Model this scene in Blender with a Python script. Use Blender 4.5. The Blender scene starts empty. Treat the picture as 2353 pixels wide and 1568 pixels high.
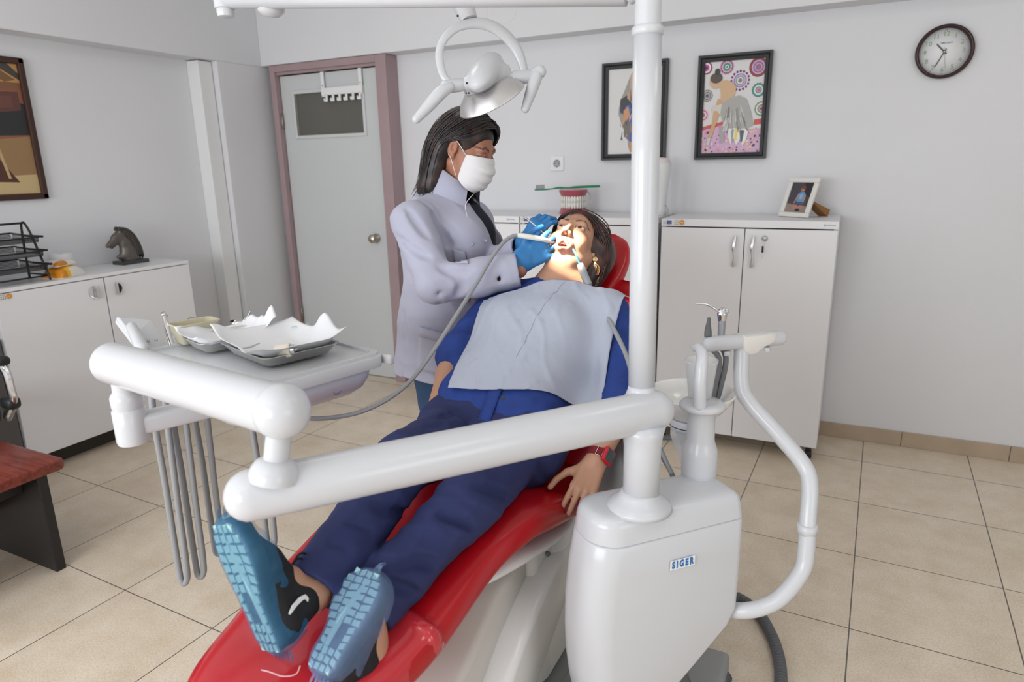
import bpy, bmesh, math, random
import numpy as np
from mathutils import Vector, Matrix

SC = bpy.context.scene
COL = SC.collection

# ---------------------------------------------------------------- camera
cam_data = bpy.data.cameras.new('camera')
cam_data.sensor_fit = 'HORIZONTAL'
cam_data.sensor_width = 36.0
cam_data.lens = 23.735
cam_data.clip_start = 0.02
cam_data.dof.use_dof = True
cam_data.dof.focus_distance = 1.9
cam_data.dof.aperture_fstop = 3.6
cam = bpy.data.objects.new('camera', cam_data)
COL.objects.link(cam)
cam.matrix_world = Matrix(((0.89625, -0.09475, 0.43332, 0.0),
                           (0.44308, 0.23649, -0.86473, 0.0),
                           (-0.02054, 0.967, 0.25393, 1.42),
                           (0, 0, 0, 1)))
SC.camera = cam

# ---------------------------------------------------------------- world, light, exposure
SC.view_settings.view_transform = 'Standard'
SC.view_settings.look = 'None'
SC.view_settings.gamma = 1.0
SC.view_settings.use_curve_mapping = False
SC.view_settings.exposure = 0.17
SC.cycles.use_denoising = True
SC.cycles.max_bounces = 7
SC.cycles.diffuse_bounces = 4
SC.cycles.glossy_bounces = 3
SC.cycles.transmission_bounces = 6
SC.cycles.transparent_max_bounces = 8
SC.cycles.caustics_reflective = False
SC.cycles.caustics_refractive = False
SC.cycles.sample_clamp_indirect = 4.0

world = bpy.data.worlds.new('world')
SC.world = world
world.use_nodes = True
wn = world.node_tree.nodes
wn['Background'].inputs[0].default_value = (0.75, 0.85, 1.0, 1)
wn['Background'].inputs[1].default_value = 0.6


def area_light(name, loc, rot, sx, sy, power, color=(1, 1, 1)):
    l = bpy.data.lights.new(name, 'AREA')
    l.shape = 'RECTANGLE'
    l.size, l.size_y = sx, sy
    l.energy = power
    l.color = color
    o = bpy.data.objects.new(name, l)
    COL.objects.link(o)
    o.location = loc
    o.rotation_euler = rot
    return o


# daylight through the two windows of the room (behind and left of the camera)
area_light('daylight_front', (-1.7, -2.42, 1.45), (math.radians(90), 0, 0), 2.6, 1.35, 88, (0.93, 0.96, 1.0))
area_light('daylight_left', (-3.68, -0.85, 1.5), (math.radians(90), 0, math.radians(-90)), 1.7, 1.3, 24, (0.93, 0.96, 1.0))
area_light('fill_right', (2.82, -0.7, 1.5), (math.radians(90), 0, math.radians(90)), 1.5, 1.3, 20, (0.93, 0.96, 1.0))  # added fill from the right, lifts the left wall

# ---------------------------------------------------------------- materials
MATS = {}


def mat(name, color, rough=0.5, metal=0.0, spec=0.5, bump=0.0, bscale=60.0, bstretch=None, coat=0.0,
        var=0.0, vscale=4.0, trans=0.0, ior=1.45, alpha=1.0, sss=0.0, sheen=0.0, attr=None, emit=None, estr=0.0, bdist=0.002):
    if name in MATS:
        return MATS[name]
    m = bpy.data.materials.new(name)
    m.use_nodes = True
    nt = m.node_tree
    b = nt.nodes['Principled BSDF']
    c = tuple(color) + (1.0,) if len(color) == 3 else tuple(color)
    b.inputs['Base Color'].default_value = c
    b.inputs['Roughness'].default_value = rough
    b.inputs['Metallic'].default_value = metal
    b.inputs['Specular IOR Level'].default_value = spec
    b.inputs['IOR'].default_value = ior
    b.inputs['Coat Weight'].default_value = coat
    b.inputs['Coat Roughness'].default_value = 0.05
    b.inputs['Transmission Weight'].default_value = trans
    b.inputs['Alpha'].default_value = alpha
    if sss:
        b.inputs['Subsurface Weight'].default_value = sss
        b.inputs['Subsurface Radius'].default_value = (1.0, 0.35, 0.2)
        b.inputs['Subsurface Scale'].default_value = 0.006
    if sheen:
        b.inputs['Sheen Weight'].default_value = sheen
    if emit:
        b.inputs['Emission Color'].default_value = tuple(emit) + (1.0,)
        b.inputs['Emission Strength'].default_value = estr
    tc = nt.nodes.new('ShaderNodeTexCoord')
    src = None
    if attr:
        a = nt.nodes.new('ShaderNodeAttribute')
        a.attribute_name = attr
        src = a.outputs['Color']
        nt.links.new(src, b.inputs['Base Color'])
    if var:
        n = nt.nodes.new('ShaderNodeTexNoise')
        n.inputs['Scale'].default_value = vscale
        n.inputs['Detail'].default_value = 5
        nt.links.new(tc.outputs['Object'], n.inputs['Vector'])
        mx = nt.nodes.new('ShaderNodeMix')
        mx.data_type = 'RGBA'
        mx.blend_type = 'MULTIPLY'
        rmp = nt.nodes.new('ShaderNodeMapRange')
        rmp.inputs[1].default_value = 0.3
        rmp.inputs[2].default_value = 0.7
        rmp.inputs[3].default_value = 1 - var
        rmp.inputs[4].default_value = 1.0
        nt.links.new(n.outputs['Fac'], rmp.inputs[0])
        mx.inputs[0].default_value = 1.0
        if src is not None:
            nt.links.new(src, mx.inputs[6])
        else:
            mx.inputs[6].default_value = c
        nt.links.new(rmp.outputs[0], mx.inputs[7])
        nt.links.new(mx.outputs[2], b.inputs['Base Color'])
    if bump:
        n = nt.nodes.new('ShaderNodeTexNoise')
        n.inputs['Scale'].default_value = bscale
        n.inputs['Detail'].default_value = 6
        n.inputs['Roughness'].default_value = 0.6
        mp = nt.nodes.new('ShaderNodeMapping')
        if bstretch:
            mp.inputs['Scale'].default_value = bstretch
        nt.links.new(tc.outputs['Object'], mp.inputs[0])
        nt.links.new(mp.outputs[0], n.inputs['Vector'])
        bp = nt.nodes.new('ShaderNodeBump')
        bp.inputs['Strength'].default_value = bump
        bp.inputs['Distance'].default_value = bdist
        nt.links.new(n.outputs['Fac'], bp.inputs['Height'])
        nt.links.new(bp.outputs[0], b.inputs['Normal'])
    MATS[name] = m
    return m


def srgb(r, g, b):
    f = lambda v: (v / 255.0 / 12.92) if v <= 10 else ((v / 255.0 + 0.055) / 1.055) ** 2.4
    return (f(r), f(g), f(b))


# ---------------------------------------------------------------- mesh helpers
def nrm(v):
    v = np.asarray(v, float)
    return v / (np.linalg.norm(v) + 1e-12)


def empty(name, loc=(0, 0, 0), parent=None):
    o = bpy.data.objects.new(name, None)
    o.empty_display_size = 0.05
    COL.objects.link(o)
    o.location = loc
    if parent:
        o.parent = parent
    return o


def tag(o, label, cat, group=None, kind=None):
    o['label'] = label
    o['category'] = cat
    if group:
        o['group'] = group
    if kind:
        o['kind'] = kind
    return o


def thing(name, loc, label, cat, group=None):
    return tag(empty(name, loc), label, cat, group)


def wloc(o):
    v = Vector((0, 0, 0))
    while o is not None:
        v += o.location
        o = o.parent
    return v


def obj(name, verts, faces, m, parent=None, smooth=True, loc=None, mi=None, sharp=None):
    """verts in world coordinates; the object origin goes to loc (or the parent's origin)."""
    base = wloc(parent) if parent else Vector((0, 0, 0))
    org = Vector(loc) if loc is not None else base
    me = bpy.data.meshes.new(name)
    V = np.asarray(verts, float).reshape(-1, 3) - np.array(org)
    if isinstance(faces, np.ndarray) and faces.ndim == 2:
        n, k = faces.shape
        me.vertices.add(len(V))
        me.vertices.foreach_set('co', V.astype(np.float32).ravel())
        me.loops.add(n * k)
        me.loops.foreach_set('vertex_index', faces.astype(np.int32).ravel())
        me.polygons.add(n)
        me.polygons.foreach_set('loop_start', (np.arange(n) * k).astype(np.int32))
        me.update(calc_edges=True)
    else:
        me.from_pydata([tuple(v) for v in V], [], [tuple(f) for f in faces])
        me.update()
    for mm in (m if isinstance(m, (list, tuple)) else [m]):
        me.materials.append(mm)
    if mi is not None:
        me.polygons.foreach_set('material_index', np.asarray(mi, np.int32))
    o = bpy.data.objects.new(name, me)
    COL.objects.link(o)
    if parent:
        o.parent = parent
    o.location = org - base
    if smooth:
        me.polygons.foreach_set('use_smooth', [True] * len(me.polygons))
        if sharp:
            bm = bmesh.new()
            bm.from_mesh(me)
            for e in bm.edges:
                if len(e.link_faces) == 2 and e.calc_face_angle(0) > math.radians(sharp):
                    e.smooth = False
            bm.to_mesh(me)
            bm.free()
    return o


class MB:
    """collects shapes that belong to ONE mesh"""

    def __init__(self):
        self.v, self.f, self.m, self.n = [], [], [], 0

    def add(self, verts, faces, mi=0):
        for q in faces:
            self.f.append([int(i) + self.n for i in q])
            self.m.append(mi)
        self.v.append(np.asarray(verts, float).reshape(-1, 3))
        self.n += len(self.v[-1])
        return self

    def addm(self, vf, mi=0):
        return self.add(vf[0], vf[1], mi)

    def build(self, name, m, parent=None, smooth=True, loc=None, sharp=35):
        return obj(name, np.concatenate(self.v), self.f, m, parent, smooth, loc, self.m, sharp)


def catmull(pts, n=8):
    P = np.asarray(pts, float)
    if len(P) < 3:
        t = np.linspace(0, 1, n + 1)[:, None]
        return P[0] * (1 - t) + P[-1] * t
    Q = np.vstack([2 * P[0] - P[1], P, 2 * P[-1] - P[-2]])
    out = []
    for i in range(1, len(Q) - 2):
        p0, p1, p2, p3 = Q[i - 1], Q[i], Q[i + 1], Q[i + 2]
        for t in np.linspace(0, 1, n, endpoint=False):
            out.append(0.5 * (2 * p1 + (p2 - p0) * t + (2 * p0 - 5 * p1 + 4 * p2 - p3) * t * t + (3 * p1 - p0 - 3 * p2 + p3) * t ** 3))
    out.append(Q[-2])
    return np.array(out)


def tube(pts, r, seg=16, caps='flat', smooth=0, flat=None, flatdir=None):
    """swept tube. r scalar or per-point; smooth = catmull subdivisions; caps flat/round/none"""
    P = np.asarray(pts, float)
    R = np.full(len(P), r, float) if np.isscalar(r) else np.asarray(r, float)
    if smooth:
        C = np.hstack([P, R[:, None]])
        C = catmull(C, smooth)
        P, R = C[:, :3], np.maximum(C[:, 3], 1e-5)
    if caps == 'round':
        d0, d1 = nrm(P[0] - P[1]), nrm(P[-1] - P[-2])
        a = np.radians([90, 72, 54, 36, 18])
        pre = [(P[0] + d0 * R[0] * math.sin(t), R[0] * max(math.cos(t), 0.02)) for t in a]
        post = [(P[-1] + d1 * R[-1] * math.sin(t), R[-1] * max(math.cos(t), 0.02)) for t in a[::-1]]
        P = np.vstack([[p for p, _ in pre], P, [p for p, _ in post]])
        R = np.concatenate([[q for _, q in pre], R, [q for _, q in post]])
    T = np.gradient(P, axis=0)
    T /= np.linalg.norm(T, axis=1)[:, None] + 1e-12
    ref = np.array([0, 0, 1.0]) if abs(T[0][2]) < 0.9 else np.array([1.0, 0, 0])
    if flatdir is not None:
        ref = np.asarray(flatdir, float)
    N = nrm(ref - T[0] * (ref @ T[0]))
    V, F = [], []
    ang = np.linspace(0, 2 * math.pi, seg, endpoint=False)
    for i in range(len(P)):
        N = nrm(N - T[i] * (N @ T[i]))
        B = np.cross(T[i], N)
        fl = 1.0 if flat is None else flat
        V.append(P[i] + R[i] * (np.outer(np.cos(ang), N) * fl + np.outer(np.sin(ang), B)))
    for i in range(len(P) - 1):
        for j in range(seg):
            k = (j + 1) % seg
            F.append((i * seg + j, i * seg + k, (i + 1) * seg + k, (i + 1) * seg + j))
    if caps != 'none':
        F.append(tuple(range(seg))[::-1])
        F.append(tuple((len(P) - 1) * seg + j for j in range(seg)))
    return np.concatenate(V), F


def frame_from(z, x=None):
    z = nrm(z)
    x = np.array([1.0, 0, 0]) if x is None else np.asarray(x, float)
    if abs(x @ z) > 0.95:
        x = np.array([0, 1.0, 0])
    x = nrm(x - z * (x @ z))
    return x, np.cross(z, x), z


def lathe(prof, origin, axis=(0, 0, 1), seg=32, closed=False, sx=1.0, sy=1.0, xdir=None):
    """prof = [(radius, height)...]"""
    X, Y, Z = frame_from(axis, xdir)
    O = np.asarray(origin, float)
    a = np.linspace(0, 2 * math.pi, seg, endpoint=False)
    V, F = [], []
    for r, h in prof:
        V.append(O + Z * h + max(r, 1e-5) * (np.outer(np.cos(a), X) * sx + np.outer(np.sin(a), Y) * sy))
    n = len(prof)
    for i in range(n - 1 + (1 if closed else 0)):
        i2 = (i + 1) % n
        for j in range(seg):
            k = (j + 1) % seg
            F.append((i * seg + j, i * seg + k, i2 * seg + k, i2 * seg + j))
    if not closed:
        if prof[0][0] > 1e-4:
            F.append(tuple(range(seg))[::-1])
        if prof[-1][0] > 1e-4:
            F.append(tuple((n - 1) * seg + j for j in range(seg)))
    return np.concatenate(V), F


def bm_out(bm):
    bm.verts.ensure_lookup_table()
    bm.verts.index_update()
    V = [v.co[:] for v in bm.verts]
    F = [[v.index for v in f.verts] for f in bm.faces]
    bm.free()
    return np.array(V), F


def box(c, s, bevel=0.0, seg=2, X=None, Y=None, Z=None):
    bm = bmesh.new()
    bmesh.ops.create_cube(bm, size=1.0)
    for v in bm.verts:
        v.co = Vector((v.co.x * s[0], v.co.y * s[1], v.co.z * s[2]))
    if bevel:
        bmesh.ops.bevel(bm, geom=bm.edges[:] + bm.verts[:], offset=min(bevel, min(s) * 0.49), segments=seg, profile=0.5, affect='EDGES')
    V, F = bm_out(bm)
    if X is not None:
        X, Y, Z = np.asarray(X, float), np.asarray(Y, float), np.asarray(Z, float)
        V = V[:, :1] * X + V[:, 1:2] * Y + V[:, 2:] * Z
    return V + np.asarray(c, float), F


def box2(lo, hi, bevel=0.0, seg=2):
    lo, hi = np.asarray(lo, float), np.asarray(hi, float)
    return box((lo + hi) / 2, np.abs(hi - lo), bevel, seg)


def prism(outline, O, X, Y, Z, th, bevel=0.0, seg=2):
    """2-D outline in the X,Y plane at O, extruded th along Z, edges rounded"""
    bm = bmesh.new()
    vs = [bm.verts.new((p[0], p[1], 0)) for p in outline]
    f = bm.faces.new(vs)
    r = bmesh.ops.extrude_face_region(bm, geom=[f])
    for v in [g for g in r['geom'] if isinstance(g, bmesh.types.BMVert)]:
        v.co.z += th
    bmesh.ops.recalc_face_normals(bm, faces=bm.faces[:])
    if bevel:
        es = [e for e in bm.edges if abs(e.verts[0].co.z - e.verts[1].co.z) < 1e-6]
        bmesh.ops.bevel(bm, geom=es, offset=bevel, segments=seg, profile=0.5, affect='EDGES')
    V, F = bm_out(bm)
    return np.asarray(O, float) + V[:, :1] * np.asarray(X, float) + V[:, 1:2] * np.asarray(Y, float) + V[:, 2:] * np.asarray(Z, float), F


def rrect(w, h, r, n=6, cx=0.0, cy=0.0):
    out = []
    for (sx, sy, a0) in ((1, 1, 0), (-1, 1, 90), (-1, -1, 180), (1, -1, 270)):
        for t in np.linspace(0, 90, n):
            a = math.radians(a0 + t)
            out.append((cx + sx * (w / 2 - r) + r * math.cos(a), cy + sy * (h / 2 - r) + r * math.sin(a)))
    return out


def loft(sections, closed_ends=True):
    """sections: list of equal-length rings of points"""
    n = len(sections[0])
    V = np.concatenate([np.asarray(s, float) for s in sections])
    F = []
    for i in range(len(sections) - 1):
        for j in range(n):
            k = (j + 1) % n
            F.append((i * n + j, i * n + k, (i + 1) * n + k, (i + 1) * n + j))
    if closed_ends:
        F.append(tuple(range(n))[::-1])
        F.append(tuple((len(sections) - 1) * n + j for j in range(n)))
    return V, F


def grid_sheet(Pts, th=0.0015):
    """Pts (nu,nv,3) surface -> thin closed sheet with thickness th"""
    P = np.asarray(Pts, float)
    nu, nv = P.shape[:2]
    du = np.gradient(P, axis=0)
    dv = np.gradient(P, axis=1)
    N = np.cross(du, dv)
    N /= np.linalg.norm(N, axis=2)[..., None] + 1e-12
    A, B = P + N * th / 2, P - N * th / 2
    V = np.concatenate([A.reshape(-1, 3), B.reshape(-1, 3)])
    F = []
    o = nu * nv
    for i in range(nu - 1):
        for j in range(nv - 1):
            a, b, c, d = i * nv + j, (i + 1) * nv + j, (i + 1) * nv + j + 1, i * nv + j + 1
            F.append((a, b, c, d))
            F.append((o + d, o + c, o + b, o + a))
    rim = [i * nv for i in range(nu)] + [(nu - 1) * nv + j for j in range(1, nv)] + [i * nv + nv - 1 for i in range(nu - 2, -1, -1)] + [j for j in range(nv - 2, 0, -1)]
    for i in range(len(rim)):
        a, b = rim[i], rim[(i + 1) % len(rim)]
        F.append((b, a, o + a, o + b))
    return V, F


def text_mesh(s, size, O, X, Y, th=0.0006, bold=0.0, shear=0.0):
    """lettering as mesh, centred on O in the plane X,Y"""
    cu = bpy.data.curves.new('lettering', 'FONT')
    cu.body = s
    cu.size = size
    cu.align_x = 'CENTER'
    cu.align_y = 'CENTER'
    cu.offset = bold
    cu.shear = shear
    cu.extrude = th
    cu.resolution_u = 3
    o = bpy.data.objects.new('lettering', cu)
    COL.objects.link(o)
    dg = bpy.context.evaluated_depsgraph_get()
    me = bpy.data.meshes.new_from_object(o.evaluated_get(dg))
    V = np.array([v.co[:] for v in me.vertices])
    F = [list(p.vertices) for p in me.polygons]
    bpy.data.objects.remove(o)
    bpy.data.meshes.remove(me)
    X, Y = np.asarray(X, float), np.asarray(Y, float)
    Z = np.cross(X, Y)
    return np.asarray(O, float) + V[:, :1] * X + V[:, 1:2] * Y + V[:, 2:] * Z, F


# ---------------------------------------------------------------- implicit surfaces (for bodies, cloth, upholstery)
class Cap:
    def __init__(s, a, b, ra, rb=None, fd=None, fs=1.0):
        s.a, s.b = np.asarray(a, float), np.asarray(b, float)
        s.ra, s.rb = ra, (ra if rb is None else rb)
        s.fd = None if fd is None else nrm(fd)
        s.fs = fs                                   # thickness factor along fd
        s.c = (s.a + s.b) / 2
        s.R = np.linalg.norm(s.b - s.a) / 2 + max(s.ra, s.rb)

    def __call__(s, P):
        ab = s.b - s.a
        ap = P - s.a
        h = np.clip((ap @ ab) / (ab @ ab + 1e-12), 0, 1)
        d = ap - h[:, None] * ab
        if s.fd is not None:
            q = d @ s.fd
            d = d + np.outer(q * (1 / s.fs - 1), s.fd)
            return (np.linalg.norm(d, axis=1) - (s.ra + (s.rb - s.ra) * h)) * min(1.0, 0.5 + 0.5 * s.fs)
        return np.linalg.norm(d, axis=1) - (s.ra + (s.rb - s.ra) * h)


class Ell:
    def __init__(s, c, r, ax=None):
        s.c = np.asarray(c, float)
        s.r = np.asarray(r, float)
        s.M = np.eye(3) if ax is None else np.asarray(ax, float)
        s.R = s.r.max()

    def __call__(s, P):
        q = (P - s.c) @ s.M.T
        k0 = np.linalg.norm(q / s.r, axis=1)
        k1 = np.linalg.norm(q / s.r ** 2, axis=1) + 1e-9
        return k0 * (k0 - 1) / k1


class RBox:
    def __init__(s, c, half, r, ax=None):
        s.c = np.asarray(c, float)
        s.h = np.asarray(half, float) - r
        s.r = r
        s.M = np.eye(3) if ax is None else np.asarray(ax, float)
        s.R = np.linalg.norm(half)

    def __call__(s, P):
        q = np.abs((P - s.c) @ s.M.T) - s.h
        return np.linalg.norm(np.maximum(q, 0), axis=1) + np.minimum(q.max(axis=1), 0) - s.r


def waves(seed, freq, n=7, stretch=(1, 1, 1)):
    rs = np.random.RandomState(seed)
    K = rs.normal(size=(n, 3))
    K = K / np.linalg.norm(K, axis=1)[:, None] * freq * rs.uniform(0.6, 1.5, (n, 1)) * np.asarray(stretch)
    ph = rs.uniform(0, 6.28, n)
    return lambda P: np.sin(P @ K.T + ph).sum(axis=1) / n


def folds(seed, freq, direction, n=4):
    """ridged creases roughly perpendicular to direction"""
    rs = np.random.RandomState(seed)
    D = nrm(direction)
    K = np.array([nrm(D + rs.normal(size=3) * 0.45) * freq * rs.uniform(0.6, 1.4) for _ in range(n)])
    ph = rs.uniform(0, 6.28, n)
    w = waves(seed + 9, freq * 0.35, 5)
    return lambda P: ((1 - np.abs(np.sin(P @ K.T * 0.5 + ph + 1.3 * w(P)[:, None]))) ** 2).mean(axis=1) - 0.3


def sdf_eval(ops, P, cull):
    d = np.full(len(P), 1.0)
    for op, prim, k in ops:
        if op == 'd':
            d = d + k * prim(P)
            continue
        if op == 'i':
            d = np.maximum(d, prim(P))
            continue
        if cull is not None:
            c, lim = cull
            if np.linalg.norm(c - prim.c) - prim.R > lim:
                continue
        e = prim(P)
        if op == 'u':
            if k > 0:
                h = np.clip(0.5 + 0.5 * (d - e) / k, 0, 1)
                d = d + (e - d) * h - k * h * (1 - h)
            else:
                d = np.minimum(d, e)
        elif op == 's':
            if k > 0:
                h = np.clip(0.5 - 0.5 * (d + e) / k, 0, 1)
                d = d + (-e - d) * h + k * h * (1 - h)
            else:
                d = np.maximum(d, -e)
    return d


def sdf_mesh(ops, h, B=12, pad=0.05):
    """sparse surface nets over the union of the primitives"""
    us = [p for o, p, k in ops if o == 'u']
    lo = np.min([p.c - p.R for p in us], axis=0) - 2 * h - pad
    hi = np.max([p.c + p.R for p in us], axis=0) + 2 * h + pad
    n = np.ceil((hi - lo) / h).astype(int) + 2
    nb = np.ceil(n / B).astype(int)
    br = B * h * math.sqrt(3) / 2
    g = np.arange(B + 1)
    G = np.stack(np.meshgrid(g, g, g, indexing='ij'), -1).reshape(-1, 3)
    N = (nb * B + 2).astype(np.int64)
    key = lambda I: (I[..., 0] * N[1] + I[..., 1]) * N[2] + I[..., 2]
    cen = np.stack(np.meshgrid(*[np.arange(k) for k in nb], indexing='ij'), -1).reshape(-1, 3)
    C = lo + (cen + 0.5) * B * h
    act = np.zeros(len(C), bool)
    for p in us:
        act |= np.linalg.norm(C - p.c, axis=1) - p.R < br + 0.03
    keys, pos, quads = [], [], []
    corner = [(0, 0, 0), (1, 0, 0), (0, 1, 0), (1, 1, 0), (0, 0, 1), (1, 0, 1), (0, 1, 1), (1, 1, 1)]
    edges = [(0, 1), (2, 3), (4, 5), (6, 7), (0, 2), (1, 3), (4, 6), (5, 7), (0, 4), (1, 5), (2, 6), (3, 7)]
    cidx = np.where(act)[0]
    dc = np.array([sdf_eval(ops, C[i:i + 1], (C[i], 4 * br + 0.1))[0] for i in cidx]) if len(cidx) else np.zeros(0)
    for i in cidx[np.abs(dc) < br * 2.0 + 0.01]:
        I0 = cen[i] * B
        P = lo + (G + I0) * h
        V = sdf_eval(ops, P, (C[i], 2 * br + 0.06)).reshape(B + 1, B + 1, B + 1)
        S = V < 0
        if S.all() or not S.any():
            continue
        cv = [V[a:B + a, b:B + b, c:B + c] for a, b, c in corner]
        sgn = [x < 0 for x in cv]
        tot = sum(s.astype(int) for s in sgn)
        m = (tot > 0) & (tot < 8)
        idx = np.argwhere(m)
        if len(idx) == 0:
            continue
        vals = np.stack([x[m] for x in cv], 1)
        acc = np.zeros((len(idx), 3))
        cnt = np.zeros(len(idx))
        for a, b in edges:
            va, vb = vals[:, a], vals[:, b]
            ch = (va < 0) != (vb < 0)
            t = np.where(ch, va / np.where(ch, va - vb, 1), 0)
            ca, cb = np.array(corner[a], float), np.array(corner[b], float)
            acc += np.where(ch[:, None], ca + (cb - ca) * t[:, None], 0)
            cnt += ch
        keys.append(key((idx + I0).astype(np.int64)))
        pos.append(lo + (idx + I0 + acc / cnt[:, None]) * h)
        for ax in range(3):
            sl0 = [slice(0, B)] * 3
            sl1 = [slice(0, B)] * 3
            sl1[ax] = slice(1, B + 1)
            a, b = S[tuple(sl0)], S[tuple(sl1)]
            ch = np.argwhere(a != b)
            if len(ch) == 0:
                continue
            flip = a[tuple(ch.T)]
            J = (ch + I0).astype(np.int64)
            u, v = (ax + 1) % 3, (ax + 2) % 3
            eu, ev = np.eye(3, dtype=np.int64)[u], np.eye(3, dtype=np.int64)[v]
            q = np.stack([key(J - eu - ev), key(J - ev), key(J), key(J - eu)], 1)
            q[~flip] = q[~flip][:, ::-1]
            quads.append(q)
    keys = np.concatenate(keys)
    pos = np.concatenate(pos)
    o = np.argsort(keys)
    keys, pos = keys[o], pos[o]
    q = np.concatenate(quads)
    ix = np.clip(np.searchsorted(keys, q), 0, len(keys) - 1)
    ok = (keys[ix] == q).all(axis=1)
    return pos, ix[ok].astype(np.int32)


def smooth_mesh(V, F, it=2, lam=0.5):
    for _ in range(it):
        A = np.zeros_like(V)
        c = np.zeros(len(V))
        for a, b in ((0, 1), (1, 2), (2, 3), (3, 0)):
            np.add.at(A, F[:, a], V[F[:, b]])
            np.add.at(A, F[:, b], V[F[:, a]])
            np.add.at(c, F[:, a], 1)
            np.add.at(c, F[:, b], 1)
        V = V + lam * (A / np.maximum(c, 1)[:, None] - V)
    return V


def sdf_obj(name, ops, h, m, parent, it=1, col=None):
    V, F = sdf_mesh(ops, h)
    V = smooth_mesh(V, F, it)
    o = obj(name, V, F, m, parent)
    if col is not None:
        c = col(V)
        at = o.data.color_attributes.new('tint', 'FLOAT_COLOR', 'POINT')
        at.data.foreach_set('color', np.hstack([c, np.ones((len(c), 1))]).astype(np.float32).ravel())
    return o


# shared materials
white_plastic = mat('white_gloss_plastic', srgb(206, 208, 212), 0.24, spec=0.4, coat=0.12)
warm_plastic = mat('warm_white_plastic', srgb(228, 225, 220), 0.3)
chrome = mat('chrome_metal', (0.72, 0.72, 0.73), 0.18, 1.0)
steel = mat('brushed_steel', (0.55, 0.55, 0.55), 0.34, 1.0)
grey_hose = mat('grey_silicone', srgb(150, 152, 155), 0.42)
dark_grey = mat('dark_grey_plastic', srgb(96, 98, 100), 0.45)
black_plastic = mat('black_plastic', (0.012, 0.012, 0.013), 0.42)
black_gap = mat('dark_gap', (0.02, 0.02, 0.02), 0.8)
melamine = mat('white_melamine', srgb(234, 234, 236), 0.38)
white_paint = mat('white_painted_metal', srgb(235, 236, 236), 0.4)
skin = mat('skin', (0.5, 0.27, 0.19), 0.48, sss=0.12, attr='tint', bump=0.15, bscale=500, bdist=0.0004)
X1, Y1, Z1 = np.array([1.0, 0, 0]), np.array([0, 1.0, 0]), np.array([0, 0, 1.0])


# ================================================================ the room
def struct(o, label=None):
    o['kind'] = 'structure'
    if label:
        o['label'] = label
    return o


def floor_material():
    m = bpy.data.materials.new('beige_floor_tiles')
    m.use_nodes = True
    nt = m.node_tree
    b = nt.nodes['Principled BSDF']
    b.inputs['Roughness'].default_value = 0.36
    tc = nt.nodes.new('ShaderNodeTexCoord')
    mp = nt.nodes.new('ShaderNodeMapping')
    mp.vector_type = 'TEXTURE'
    mp.inputs['Location'].default_value = (0.15636, 3.41755, 0)
    mp.inputs['Rotation'].default_value = (0, 0, -0.03107)
    mp.inputs['Scale'].default_value = (0.44963, 0.44963, 1)
    br = nt.nodes.new('ShaderNodeTexBrick')
    br.offset = 0.0
    br.squash = 1.0
    br.inputs['Scale'].default_value = 1.0
    br.inputs['Brick Width'].default_value = 1.0
    br.inputs['Row Height'].default_value = 1.0
    br.inputs['Mortar Size'].default_value = 0.0048
    br.inputs['Mortar Smooth'].default_value = 0.2
    br.inputs['Color1'].default_value = srgb(236, 223, 205) + (1,)
    br.inputs['Color2'].default_value = srgb(231, 218, 199) + (1,)
    br.inputs['Mortar'].default_value = srgb(112, 106, 100) + (1,)
    nt.links.new(tc.outputs['Object'], mp.inputs[0])
    nt.links.new(mp.outputs[0], br.inputs['Vector'])
    n1 = nt.nodes.new('ShaderNodeTexNoise')
    n1.inputs['Scale'].default_value = 7
    n1.inputs['Detail'].default_value = 6
    n1.inputs['Roughness'].default_value = 0.65
    n2 = nt.nodes.new('ShaderNodeTexNoise')
    n2.inputs['Scale'].default_value = 160
    n2.inputs['Detail'].default_value = 3
    for n in (n1, n2):
        nt.links.new(tc.outputs['Object'], n.inputs['Vector'])
    r1 = nt.nodes.new('ShaderNodeValToRGB')
    r1.color_ramp.elements[0].position = 0.3
    r1.color_ramp.elements[0].color = (0.86, 0.82, 0.76, 1)
    r1.color_ramp.elements[1].position = 0.65
    r1.color_ramp.elements[1].color = (1, 1, 1, 1)
    r2 = nt.nodes.new('ShaderNodeValToRGB')
    r2.color_ramp.elements[0].position = 0.38
    r2.color_ramp.elements[0].color = (0.88, 0.86, 0.83, 1)
    r2.color_ramp.elements[1].position = 0.6
    r2.color_ramp.elements[1].color = (1, 1, 1, 1)
    nt.links.new(n1.outputs['Fac'], r1.inputs[0])
    nt.links.new(n2.outputs['Fac'], r2.inputs[0])
    a = nt.nodes.new('ShaderNodeMix')
    a.data_type = 'RGBA'
    a.blend_type = 'MULTIPLY'
    a.inputs[0].default_value = 1
    c = nt.nodes.new('ShaderNodeMix')
    c.data_type = 'RGBA'
    c.blend_type = 'MULTIPLY'
    c.inputs[0].default_value = 1
    nt.links.new(br.outputs['Color'], a.inputs[6])
    nt.links.new(r1.outputs[0], a.inputs[7])
    nt.links.new(a.outputs[2], c.inputs[6])
    nt.links.new(r2.outputs[0], c.inputs[7])
    nt.links.new(c.outputs[2], b.inputs['Base Color'])
    bp = nt.nodes.new('ShaderNodeBump')
    bp.inputs['Strength'].default_value = 0.5
    bp.inputs['Distance'].default_value = 0.002
    bp.invert = True
    nt.links.new(br.outputs['Fac'], bp.inputs['Height'])
    nt.links.new(bp.outputs[0], b.inputs['Normal'])
    return m


wall_paint = mat('white_wall_paint', srgb(226, 227, 230), 0.7, bump=0.12, bscale=45, var=0.04, vscale=1.3)
ceiling_paint = mat('ceiling_paint', srgb(232, 232, 231), 0.85)
XL, XR, YB, YF, ZC = -3.75, 2.9, 3.70, -2.5, 2.75


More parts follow.
